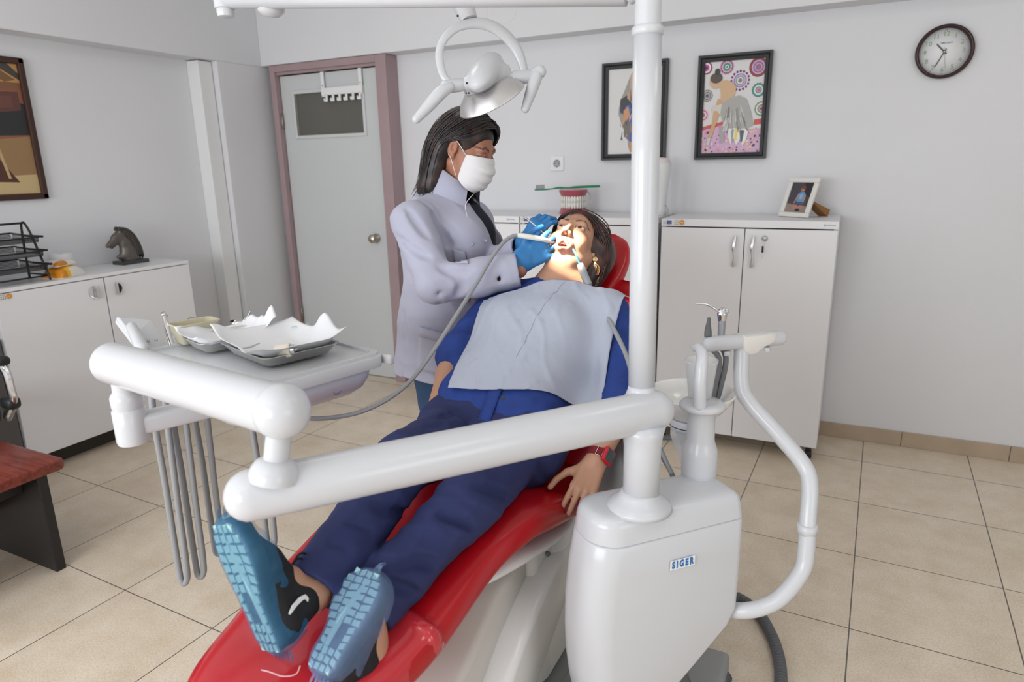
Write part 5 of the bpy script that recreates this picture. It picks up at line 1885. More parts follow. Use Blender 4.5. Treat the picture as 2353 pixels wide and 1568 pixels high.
# clear foot cover: slightly paler sleeve round the end of the leg rest
cushion('foot_cover', [(p[0], p[1] - (.004 if p[1] < .6 else 0), p[2] + .003, p[3] + .003, p[4] + .006) for p in leg_sp[:7]] + [(-.858, .90, .578, .2215, .126), (-.854, .945, .588, .2235, .126)], ch, red_film)
shell = mat('chair_shell_white', srgb(232, 232, 230), .25, coat=.2)
grey_arm = mat('chair_beige_grey', srgb(206, 202, 196), .4)
cushion('seat_shell', [(-.85, 1.13, .535, .17, .03), (-.845, 1.18, .535, .19, .05), (-.83, 1.32, .53, .215, .06), (-.81, 1.48, .51, .22, .05), (-.80, 1.60, .50, .20, .03)], ch, shell, lip=0)
cushion('back_shell', [(-.795, 1.64, .56, .15, .03), (-.79, 1.72, .645, .19, .05), (-.78, 1.86, .765, .19, .05), (-.772, 1.97, .87, .14, .03)], ch, shell, lip=0)


def slab(name, pts, th, lat, m, bev=.012):
    """side outline pts (y,z) at centre x0, extruded across by th"""
    return obj(name, *prism([(p[0], p[1]) for p in pts], (lat - th / 2, 0, 0), Y1, Z1, X1, th, bev, 3), m, ch, sharp=40)


slab('lift_arm', [(.86, .17), (.91, .14), (1.16, .22), (1.52, .40), (1.55, .47), (1.50, .505), (1.24, .44), (.90, .27), (.85, .22)], .20, -.76, grey_arm, .02)
slab('lift_arm_cover', [(.99, .10), (1.04, .06), (1.20, .10), (1.62, .33), (1.60, .40), (1.42, .42), (1.22, .33), (1.02, .19)], .13, -.66, shell, .02)
slab('base_housing', [(.62, .05), (1.00, .05), (1.04, .10), (1.02, .18), (.96, .235), (.70, .26), (.63, .22)], .34, -.78, shell, .045)
slab('rear_pedestal', [(1.38, .06), (1.78, .06), (1.74, .36), (1.62, .46), (1.48, .44), (1.40, .30)], .26, -.74, shell, .04)
obj('seat_bracket', *box((-.66, 1.44, .44), (.05, .14, .16), .02, 3), shell, ch)
bs_ = MB()
bs_.addm(prism(rrect(.52, 1.25, .10, 6), (-.76, 1.22, .004), X1, Y1, Z1, .045, .010))
bs_.addm(box((-.565, 1.22, .050), (.006, 1.15, .006), .001))
bs_.addm(box((-.585, 1.22, .050), (.003, 1.15, .004), .001))
bs_.build('base_plate', mat('base_plate_grey', srgb(138, 142, 138), .45), ch, sharp=40)
obj('cover_screw', *lathe([(.007, 0), (.007, .003), (.003, .004), (0, .003)], np.array((-0.6130, 1.3992, 0.4571)), (.6, -.7, .3), 14), dark_grey, ch)

# ================================================================ people: shared builders


class HeadF:
    """head frame: x to the person's left, y out of the face, z to the crown"""

    def __init__(s, H, M, k=.95):
        s.H, s.M, s.k = np.asarray(H, float), np.array([nrm(m) for m in M]), k

    def p(s, x, y, z):
        return s.H + s.k * (np.array((x, y, z)) @ s.M)

    def loc(s, V):
        return (V - s.H) @ s.M.T / s.k

    def E(s, c, r):
        return Ell(s.p(*c), np.array(r) * s.k, s.M)

    def C(s, a, b, ra, rb=None):
        return Cap(s.p(*a), s.p(*b), ra * s.k, (ra if rb is None else rb) * s.k)


def head_ops(h, mouth_open=0.0, neck_to=None):
    o = [('u', h.E((0, -.012, .035), (.073, .092, .084)), .01),
         ('u', h.E((0, .026, -.040), (.061, .062, .078)), .03),
         ('u', h.E((0, .064 - .01 * mouth_open, -.098 - .022 * mouth_open), (.024, .024, .020)), .025)]
    for s in (-1, 1):
        o += [('u', h.C((s * .058, .0, -.050), (s * .022, .062 - .01 * mouth_open, -.098 - .020 * mouth_open), .017, .015), .025),
              ('u', h.E((s * .037, .060, -.034), (.024, .022, .024)), .02)]
    o.append(('u', h.C((-.034, .076, .024), (.034, .076, .024), .0135), .016))
    for s in (-1, 1):
        o.append(('s', h.E((s * .031, .096, .004), (.0165, .012, .0105)), .012))
        o.append(('u', h.E((s * .031, .0755, .003), (.0145, .0135, .0125)), .002))
        o.append(('u', h.C((s * .018, .0865, .0075), (s * .045, .080, .0065), .0028, .0022), .003))
    o += [('u', h.C((0, .086, .014), (0, .108, -.030), .0065, .0095), .012),
          ('u', h.E((0, .111, -.034), (.0105, .0105, .0095)), .006)]
    for s in (-1, 1):
        o += [('u', h.E((s * .0115, .099, -.0385), (.0085, .0105, .0075)), .005),
              ('s', h.E((s * .0062, .104, -.0465), (.0042, .0052, .0040)), .002)]
    if mouth_open:
        o += [('u', h.E((0, .082, -.074), (.030, .018, .028)), .012),
              ('s', h.E((0, .096, -.080), (.0225, .030, .0195)), .004)]
        up, dn = -.0615, -.0985
    else:
        up, dn = -.066, -.075
    for s in (-1, 1):
        o += [('u', h.C((0, .098, up), (s * .022, .086, (up + dn) / 2 - (.002 if mouth_open else 0)), .0058, .0030), .004),
              ('u', h.C((0, .094, dn), (s * .022, .084, (up + dn) / 2 - .002), .0062, .0032), .004)]
    for s in (-1, 1):
        o += [('u', h.E((s * .076, -.006, -.002), (.0095, .0175, .0300)), .004),
              ('u', h.E((s * .075, .002, -.030), (.006, .008, .009)), .004),
              ('s', h.E((s * .084, .000, .000), (.0065, .0085, .0150)), .004),
              ('s', h.E((s * .086, -.002, .013), (.004, .0100, .0060)), .003)]
    return o


def skin_tint(h, base, lip, open_mouth=False, brow=(.03, .02, .015), seed=2):
    w = waves(seed, 60, 8)

    def f(V):
        q = h.loc(V)
        c = np.tile(np.array(base), (len(V), 1)) * (1 + .05 * w(V))[:, None]
        x, y, z = np.abs(q[:, 0]), q[:, 1], q[:, 2]

        def mixin(m, col):
            m = np.clip(m, 0, 1)[:, None]
            c[:] = c * (1 - m) + np.array(col) * m
        face = (y > .02) & (z > -.14) & (z < .1) & (x < .09)
        ck = np.exp(-((x - .04) / .020) ** 2 - ((z + .032) / .022) ** 2) * face * (y > .03)
        mixin(ck * .35, np.array(base) * np.array((1.12, .80, .78)))
        # brows
        bz = .026 + .008 * np.clip((x - .014) / .02, 0, 1) - .010 * np.clip((x - .034) / .02, 0, 1)
        bm_ = (np.abs(z - bz) < .0042 * (1 - .5 * np.clip((x - .03) / .025, 0, 1))) & (x > .012) & (x < .056) & (y > .05)
        mixin(bm_ * .85, brow)
        # eyes: lash line, white, iris
        ex, ez = (x - .031) / .0145, (z - .0020) / .0040
        e = (ex ** 2 + ez ** 2 < 1) & (y > .074)
        mixin(e * 1.0, (.70, .66, .62))
        mixin((((x - .031) / .0068) ** 2 + ((z - .002) / .0060) ** 2 < 1) & e, (.035, .02, .012))
        lash = (np.abs(ex ** 2 + ez ** 2 - 1.12) < .30) & (z > .0015) & (y > .07)
        mixin(lash * .85, (.03, .02, .018))
        # lips and mouth
        if open_mouth:
            cz, rx, rz = -.080, .0280, .0260
            rr = (x / rx) ** 2 + ((z - cz) / rz) ** 2
            mixin(((rr < 1.0) & (y > .05)) * .6, lip)
            mixin(((x / .0235) ** 2 + ((z - cz) / .0210) ** 2 < 1) & (y < .088) & (y > .04), (.55, .07, .05))
        else:
            rr = (x / .025) ** 2 + ((z + .070) / .0095) ** 2
            mixin((rr < 1) & (y > .07), lip)
        mixin((((x - .0062) / .0042) ** 2 + ((z + .0465) / .005) ** 2 < 1.1) & (y > .09) & (z < -.041), np.array(base) * .25)
        return c
    return f


FL = (.070, .078, .072, .056)


def hand_ops(W, d, n, s, curl, thumb, k=1.0, spread=.05, r=.0082, palm_r=.0135):
    """five separate fingers on a palm. W wrist, d towards the fingers, n out of the back, s towards the thumb"""
    d, n = nrm(d), nrm(n)
    n = nrm(n - d * (n @ d))
    s = nrm(s - d * (s @ d) - n * (s @ n))
    o = []
    offs = (.027, .009, -.010, -.028)
    for i in range(4):
        o.append(('u', Cap(W + s * offs[i] * .65 * k - d * .004, W + d * .086 * k * (1 - .04 * abs(i - 1)) + s * offs[i] * k, palm_r * k * .95, palm_r * k * .78), .010))
    o.append(('u', Cap(W + s * .020 * k + d * .012 * k - n * .006, W + s * .030 * k + d * .045 * k - n * .010, .0145 * k, .012 * k), .012))
    fing = []
    for i in range(4):
        b = W + d * .086 * k * (1 - .04 * abs(i - 1)) + s * offs[i] * k
        ang = 0.0
        di = nrm(d + s * spread * (1.5 - i))
        p = b
        first = True
        for j, f in enumerate((.46, .30, .24)):
            ang += math.radians(curl[i][j])
            v = di * math.cos(ang) - n * math.sin(ang)
            q = p + v * FL[i] * f * k
            rr = r * k * (1 - .10 * j) * (.9 if i == 3 else 1)
            o.append(('u', Cap(p, q, rr, rr * .90), .006 if first else .0015))
            first = False
            p = q
        fing.append(p)
    p = W + s * .026 * k + d * .022 * k - n * .006
    for j, (v, L) in enumerate(zip(thumb, (.044, .034, .027))):
        vv = nrm(d * v[0] + s * v[1] + n * v[2])
        q = p + vv * L * k
        rr = (.0125, .0098, .0090)[j] * k
        o.append(('u', Cap(p, q, rr, rr * .88), .009 if j == 0 else .002))
        p = q
    fing.append(p)
    return o, fing


def snap(h, guides, k=3):
    out = []
    for g in guides:
        r_ = []
        for i, q in enumerate(g):
            q = np.array(q, float)
            e = (q - np.array((0, -.012, .035))) / np.array((.078, .097, .089))
            L = np.linalg.norm(e)
            if i < k or L < 1.03:
                q = np.array((0, -.012, .035)) + (q - np.array((0, -.012, .035))) / L * (1.03 + .02 * i)
            r_.append(h.p(*q))
        out.append(r_)
    return out


def strands(name, guides, count, m, parent, r=.0012, jit=.004, seed=1, pts=14):
    """locks of hair running between guide curves (world points)"""
    rs_ = np.random.RandomState(seed)
    G = [catmull(g, 8) for g in guides]
    G = [np.stack([np.interp(np.linspace(0, 1, pts), np.linspace(0, 1, len(g)), g[:, i]) for i in range(3)], 1) for g in G]
    mb = MB()
    for _ in range(count):
        u = rs_.uniform(0, len(G) - 1.001)
        i = int(u)
        f = u - i
        g = G[i] * (1 - f) + G[i + 1] * f
        w = np.cumsum(rs_.normal(size=(pts, 3)), axis=0) * .0009
        g = g + rs_.normal(size=3) * jit * np.array((.6, .6, .6)) + w
        n0 = rs_.randint(max(5, int(pts * .7)), pts + 1)
        g = g[:n0]
        rad = r * rs_.uniform(.7, 1.6) * np.concatenate([np.linspace(.7, 1, max(n0 - 5, 1)), np.linspace(1, .12, min(5, n0 - 1))])[:n0]
        if len(rad) < n0:
            rad = np.full(n0, r)
        mb.addm(tube(g, rad, 5, 'none'))
    return mb.build(name, m, parent, sharp=None)


def hairmat(name, c, c2):
    m = mat(name, c, .38, spec=.6)
    nt = m.node_tree
    b = nt.nodes['Principled BSDF']
    tc = nt.nodes.new('ShaderNodeTexCoord')
    n = nt.nodes.new('ShaderNodeTexNoise')
    n.inputs['Scale'].default_value = 28
    n.inputs['Detail'].default_value = 4
    rp_ = nt.nodes.new('ShaderNodeValToRGB')
    rp_.color_ramp.elements[0].color = tuple(c) + (1,)
    rp_.color_ramp.elements[0].position = .45
    rp_.color_ramp.elements[1].color = tuple(c2) + (1,)
    rp_.color_ramp.elements[1].position = .75
    nt.links.new(tc.outputs['Object'], n.inputs['Vector'])
    nt.links.new(n.outputs['Fac'], rp_.inputs[0])
    nt.links.new(rp_.outputs[0], b.inputs['Base Color'])
    return m


# ================================================================ the patient
PT = thing('person', (-.80, 1.45, .62), 'reclined patient in blue shirt and navy trousers with mouth open and a paper bib', 'person')
ph = HeadF((-.7583, 1.9521, 1.1705), ((.9951, .0574, -.0806), (.0986, -.6355, .7658), (.0072, .77, .638)))
P0, N0 = np.array((-.800, 1.485, .735)), np.array((-.765, 1.845, 1.030))
SA = nrm(N0 - P0)
SLt = nrm(np.array((1, 0, 0)) - SA * SA[0])
SF = np.cross(SLt, SA)
if SF[2] < 0:
    SF = -SF
shL, shR = N0 + SLt * .165 - SA * .045, N0 - SLt * .165 - SA * .045
elL, wrL = np.array((-0.4927, 1.6588, 0.8209)), np.array((-0.5166, 1.4822, 0.6937))
elR, wrR = np.array((-0.9866, 1.6159, 0.8877)), np.array((-0.9627, 1.4586, 0.7838))
hipL, hipR = np.array((-.715, 1.46, .725)), np.array((-.885, 1.45, .725))
knL, knR = np.array((-0.6899, 1.1512, 0.7090)), np.array((-0.8511, 1.1421, 0.7756))


def foot_frame(heel, toe, knee, turn):
    heel, toe = np.asarray(heel, float), np.asarray(toe, float)
    t = nrm(toe - heel)
    n = -nrm(knee - (heel * .6 + toe * .4)) + turn
    n = nrm(n - t * (n @ t))
    return heel, toe, t, n, heel + t * .20 * np.linalg.norm(toe - heel) - n * .108


ftR = foot_frame((-0.8413, 0.7167, 0.5903), (-0.9201, 0.7145, 0.8352), knR, np.array((0, 0, 0)))
ftL = foot_frame((-0.7487, 0.7234, 0.5733), (-0.7402, 0.8676, 0.6953), knL, np.array((-.05, -.12, .12)))
anR, anL = ftR[4], np.array((-0.7602, 0.8772, 0.6044))
pskin = np.array(srgb(192, 146, 120))
ops = head_ops(ph, 1.0)
ops += [('u', Cap(ph.p(0, -.018, -.055), N0 + SF * .005, .051, .058), .03), ('u', Cap(N0, P0, .09, .11), .05), ('u', Cap(N0 - SA * .02, shL, .05, .045), .04), ('u', Cap(N0 - SA * .02, shR, .05, .045), .04)]
for sh_, el_, wr_ in ((shL, elL, wrL), (shR, elR, wrR)):
    ops += [('u', Cap(sh_, el_, .046, .040), .02), ('u', Cap(el_, el_ * .6 + wr_ * .4, .041, .038), .015), ('u', Cap(el_ * .6 + wr_ * .4, wr_, .038, .0265), .015)]
for hp_, kn_, an_ in ((hipL, knL, anL), (hipR, knR, anR)):
    ops += [('u', Cap(hp_, kn_, .062, .050), .03), ('u', Cap(kn_, an_, .046, .034), .02)]
for f_ in (ftR, ftL):
    ops += [('u', Cap(f_[4], f_[0] + f_[2] * .12 - f_[3] * .05, .033, .028), .02)]
ops += [('u', Cap(anL, ftL[4], .033, .034), .02)]
# left hand holding the edge of the seat
dL = nrm(np.array((-0.5219, 1.4285, 0.6577)) - wrL)
nL = nrm(np.array((0.30, -.55, .60)))
sL = nrm(np.array((-0.5704, 1.4178, 0.6843)) - np.array((-0.5113, 1.4425, 0.6675)))
hl, tips = hand_ops(wrL + dL * .006, dL, nL, sL, ((18, 25, 18), (24, 28, 18), (28, 30, 18), (32, 32, 20)), ((.62, .74, -.20), (.80, .50, -.25), (.92, .25, -.28)), .92, .06, .0088)
ops += hl
hr, tips = hand_ops(wrR + nrm(wrR - elR) * .006, wrR - elR, SF, -SLt, ((15, 20, 15),) * 4, ((.7, .6, -.3), (.85, .4, -.3), (.9, .2, -.3)), .92)
ops += hr
sdf_obj('body', ops, .0025, skin, PT, 1, skin_tint(ph, pskin, np.array(srgb(182, 104, 92)), True))
tongue = mat('tongue_red', srgb(196, 74, 58), .35)
obj('tongue', *lathe([(.004, -.02), (.016, -.014), (.0185, 0), (.014, .010), (0, .014)], ph.p(0, .069, -.085), ph.p(0, .1, -.088) - ph.p(0, 0, -.088), 20, sy=.85, xdir=ph.M[0]), tongue, PT)
tth = MB()
for s_, z_ in ((1, -.0685), (-1, -.0945)):
    for i in range(7):
        t = (i - 3) * .0052
        tth.addm(lathe([(.0024, -.003), (.0026, .002), (.0018, .0045)], ph.p(t, .088 - abs(t) * .35, z_), -ph.M[2] * s_, 8))
tth.build('teeth', tooth, PT)
for q in (1,):
    ear_ = thing  # earring below the left ear
er = MB()
e0 = ph.p(.080, .004, -.040)
er.addm(lathe([(0, -.0035), (.0075, -.002), (.0082, 0), (.0075, .002), (0, .0035)], e0 + np.array((.004, -.002, -.006)), (.4, -.8, .4), 18))
for k in range(5):
    ang = k * .5 - 1
    er.addm(tube([e0 + np.array((.004, -.004, -.012)), e0 + np.array((.006 + .010 * ang, -.006, -.030)), e0 + np.array((.010 + .006 * ang, -.004, -.052))], .0011, 6, 'round', smooth=4))
er.addm(tube([e0 + np.array((.008 + .012 * math.sin(t), -.006, -.036 + .016 * math.cos(t))) for t in np.linspace(0, 6.283, 18)], .0012, 6))
er.build('earring', mat('gold', (.83, .60, .30), .22, 1.0), PT)

ph_hair = hairmat('dark_auburn_hair', srgb(44, 28, 26), srgb(92, 52, 46))
hops = [('u', ph.E((.004, -.034, .036), (.086, .094, .094)), .01), ('u', ph.E((.066, -.056, .012), (.062, .072, .092)), .02), ('u', ph.E((.060, -.070, -.060), (.044, .050, .060)), .03), ('u', ph.E((-.045, -.055, -.01), (.044, .055, .085)), .03),
        ('s', ph.E((-.004, .104, -.034), (.078, .086, .108)), .012), ('s', ph.C((0, .0, -.075), (0, -.01, -.2), .058), .01), ('d', waves(5, 90, 8, (1, 1, .4)), .0028)]
hair_o = sdf_obj('hair', hops, .0035, ph_hair, PT, 1)
gd_ = snap(ph, (
    [(.010, .068, .098), (.050, .058, .096), (.088, .015, .070), (.108, -.030, .020), (.105, -.060, -.040), (.092, -.075, -.10)],
    [(.030, .070, .086), (.066, .052, .078), (.096, .015, .045), (.112, -.030, -.005), (.106, -.058, -.065), (.088, -.070, -.12)],
    [(.050, .060, .070), (.078, .038, .055), (.100, .000, .020), (.110, -.035, -.035), (.100, -.058, -.09), (.080, -.065, -.135)],
    [(.064, .046, .050), (.082, .020, .032), (.098, -.015, -.005), (.104, -.042, -.055), (.094, -.058, -.105), (.074, -.062, -.145)],
    [(.070, .030, .030), (.084, .004, .012), (.094, -.022, -.025), (.096, -.044, -.070), (.086, -.055, -.115), (.07, -.058, -.15)]), 2)
strands('hair_locks', gd_, 300, ph_hair, hair_o, .0013, .005, 3)
gd_ = snap(ph, (
    [(.030, .072, .092), (.0, .075, .102), (-.045, .060, .090), (-.078, .020, .055), (-.086, -.02, .0)], [(.010, .075, .096), (-.02, .074, .098), (-.055, .054, .080), (-.082, .012, .040), (-.085, -.025, -.02)]), 5)
strands('hair_locks', gd_, 70, ph_hair, hair_o, .0011, .003, 8)

def creases(base, lines, r=.006, k=.016, start=.62):
    """soft fold lines pressed into a surface; each line is a chain of points seen along it"""
    out = []
    for L_ in lines:
        P = []
        for q in L_:
            q = np.asarray(q, float)
            v = nrm(q - CAMP)
            p = CAMP + (q - CAMP) * start
            for _ in range(60):
                p = p + v * sdf_eval(base, p[None], None)[0] * .8
            if abs(sdf_eval(base, p[None], None)[0]) < .002 and np.linalg.norm(p - q) < .7:
                P.append(p)
        P = [p for i, p in enumerate(P) if i == 0 or np.linalg.norm(p - P[i - 1]) < .14]
        if len(P) < 2:
            continue
        P = catmull(P, 3) if len(P) > 2 else np.array(P)
        n_ = len(P)
        rr = [r * (.25 + .75 * math.sin(math.pi * i / (n_ - 1))) for i in range(n_)]
        for i in range(n_ - 1):
            out.append(('s', Cap(P[i], P[i + 1], rr[i], rr[i + 1]), k))
    return out


CAMP = np.array((0, 0, 1.42))
# navy trousers
navy = mat('navy_trousers', srgb(42, 50, 96), .82, bump=.25, bscale=700, bdist=.0004, var=.12, vscale=9)
legd = nrm(anL - knL)
tops = [('u', Cap(hipL + SLt * .01, hipR - SLt * .01, .122, .122, SF, .84), .02), ('u', Cap(P0 - SA * .02, P0 + SA * .06, .155, .150, SF, .70), .05)]
for hp_, kn_, an_, sg in ((hipL, knL, anL, 1), (hipR, knR, anR, -1)):
    sd_ = nrm(an_ - kn_)
    tops += [('u', Cap(hp_, kn_, .090, .070), .014), ('u', Cap(kn_, an_ - sd_ * .09, .069, .060), .010), ('u', Cap(an_ - sd_ * .09, an_ + sd_ * .02, .060, .062), .02)]
TR_U = [q for q in tops if q[0] == 'u']
TRC = creases(TR_U, [[(-0.6238, 1.2098, 0.6971), (-0.6501, 1.2028, 0.7182), (-0.6898, 1.1853, 0.7266)], [(-0.6398, 1.0840, 0.6900), (-0.6743, 1.0734, 0.7125), (-0.7075, 1.0595, 0.7220)], [(-0.6474, 0.9601, 0.6746), (-0.6857, 0.9435, 0.6836), (-0.7217, 0.9210, 0.6682)],
                     [(-0.6794, 0.9276, 0.6188), (-0.7073, 0.9186, 0.6356), (-0.7415, 0.9029, 0.6404)], [(-0.9105, 0.9617, 0.7354), (-0.8756, 0.9713, 0.7084), (-0.8339, 0.9881, 0.6944)], [(-0.9390, 0.9361, 0.6968), (-0.9037, 0.9446, 0.6656), (-0.8703, 0.9581, 0.6543)], [(-0.5678, 1.2566, 0.7611), (-0.5525, 1.2573, 0.7374), (-0.5437, 1.2535, 0.7092)],
                     [(-0.8301, 1.0027, 0.7379), (-0.7964, 1.0155, 0.7240), (-0.7685, 1.0306, 0.7278)], [(-0.8393, 1.2600, 0.8419), (-0.7986, 1.2830, 0.8509), (-0.7473, 1.3069, 0.8448)], [(-0.8599, 1.2425, 0.8175), (-0.8193, 1.2655, 0.8265)]], .006, .018, .7)
tops += TRC
tops += [('d', folds(21, 80, (.3, 1, .4), 4), -.008), ('d', waves(31, 34, 7), .004)]
anLc, anRc = anL - nrm(anL - knL) * .004, anR - nrm(anR - knR) * .008
uL, uR = nrm(anL - knL), nrm(anR - knR)
tops += [('s', Cap(anLc - uL * .015, anLc + uL * .2, .045, .050), .004), ('s', Cap(anRc - uR * .02, anRc + uR * .2, .048, .052), .004)]


def cutleg(P):
    a = (P - anL) @ uL
    b = (P - anR) @ uR
    nearL = np.linalg.norm(P - anL, axis=1) < np.linalg.norm(P - anR, axis=1)
    return np.where(nearL, a - .005, b + .004)


tops += [('i', cutleg, 0), ('i', lambda P: (P - P0) @ SA - .10, 0)]
sdf_obj('trousers', tops, .0042, navy, PT, 1)

# blue shirt
denim = mat('blue_shirt_cotton', srgb(40, 68, 146), .8, bump=.35, bscale=900, bdist=.0004, var=.28, vscale=28)
sops = [('u', Cap(P0 + SA * .02, N0 - SA * .15, .172, .168, SF, .68), .02), ('u', Cap(N0 - SA * .14, N0 - SA * .06, .165, .120, SF, .62), .06), ('u', Ell(P0 + SA * .15 + SF * .045, (.145, .14, .085), (SLt, SA, SF)), .06),
        ('u', Ell(N0 - SA * .17 + SF * .075 + SLt * .07, (.075, .075, .055), (SLt, SA, SF)), .05), ('u', Ell(N0 - SA * .17 + SF * .075 - SLt * .07, (.075, .075, .055), (SLt, SA, SF)), .05),
        ('u', Cap(N0 - SA * .05, N0 + SF * .01, .085, .066), .03)]
for sh_, el_, wr_, f in ((shL, elL, wrL, 1.18), (shR, elR, wrR, 1.10)):
    sops += [('u', Cap(N0 - SA * .05, sh_, .075, .068), .04), ('u', Cap(sh_, el_, .068, .060), .03), ('u', Cap(el_, el_ + (wr_ - el_) * (f - 1), .060, .058), .02)]
# shirt tails over the lap
sops += [('u', Cap(P0 - SA * .03 + SLt * .07 + SF * .055, P0 + SA * .05 + SLt * .07 + SF * .07, .085, .09, SF, .55), .04), ('u', Cap(P0 - SA * .035 - SLt * .08 + SF * .05, P0 + SA * .05 - SLt * .08 + SF * .07, .085, .09, SF, .55), .04)]
sops += [('d', folds(41, 95, (.3, .8, .4), 4), -.008), ('d', waves(43, 50, 7), .0028)]
sops += [('s', Cap(ph.p(0, -.01, -.10), N0 + SF * .03, .05, .056), .008)]
sdf_obj('shirt', sops, .0045, denim, PT, 1)
su_ = [q for q in sops if q[0] == 'u']


def on_shirt(p, v, lift=.004):
    p, v = np.asarray(p, float), nrm(v)
    for _ in range(50):
        p = p + v * sdf_eval(su_, p[None], None)[0] * .8
    return p - v * lift


gp = [[on_shirt(P0 + SA * (.10 - .19 * w_) + SLt * (.010 + .034 * u_) + SF * .30, -SF) for w_ in np.linspace(0, 1, 12)] for u_ in (0, .34, .67, 1)]
obj('shirt_placket', *grid_sheet(np.array(gp), .003), denim, PT)
obj('button', *lathe([(.0052, 0), (.0055, .0015), (.004, .0022), (0, .0018)], np.array((-0.7224, 1.3886, 0.8640)), SF, 16), mat('button_brown', srgb(64, 48, 40), .35), PT)

# wrist watch
wt = MB()
wd = nrm(wrL - elL)
wx, wy, wz = frame_from(wd, nL)
wc = wrL - wd * .018
wt.addm(lathe([(.0285, -.011), (.0305, -.010), (.0305, .010), (.0285, .011)], wc, wd, 36, closed=True))
wo = wt.build('watch', mat('watch_strap_red', srgb(120, 24, 34), .7, bump=.6, bscale=260), PT, sharp=40)
fdir = nrm(np.array((-0.4907, 1.4536, 0.6899)) - wc)
fdir = nrm(fdir - wd * (fdir @ wd))
fs_ = np.cross(wd, fdir)
fc = wc + fdir * .034
obj('watch_case', *box(fc, (.036, .040, .012), .005, 3, X=fs_, Y=wd, Z=fdir), mat('watch_case_red', srgb(196, 30, 48), .35), wo)
obj('watch_screen', *box(fc + fdir * .0063, (.027, .031, .0012), .0005, 2, X=fs_, Y=wd, Z=fdir), mat('watch_screen', srgb(70, 78, 78), .12), wo)
bk_ = nrm(nL - wd * (nL @ wd))
bs2 = np.cross(wd, bk_)
bkc = wc + bk_ * .0312
obj('watch_buckle', *tube([bkc + bs2 * a + wd * b for a, b in ((-.008, -.012), (.008, -.012), (.008, .012), (-.008, .012), (-.008, -.012))], .0011, 6), chrome, wo)

# shoes and blue film overshoes
black_mesh = mat('black_shoe_knit', (.016, .016, .018), .8, bump=.5, bscale=420)
sole_dark = mat('sole_dark_teal', srgb(44, 70, 86), .5)
sole_pale = mat('sole_pale_teal', srgb(150, 196, 200), .5)
shoe_white = mat('shoe_white', srgb(228, 228, 226), .6)


def film_mat(name, c, al):
    m = mat(name, c, .22, spec=.7, alpha=al, bump=.9, bscale=34, bstretch=(1, 1, 2.2), bdist=.006)
    return m


film_b = film_mat('blue_film', srgb(56, 132, 178), .38)
film_v = film_mat('blue_violet_film', srgb(118, 146, 190), .40)


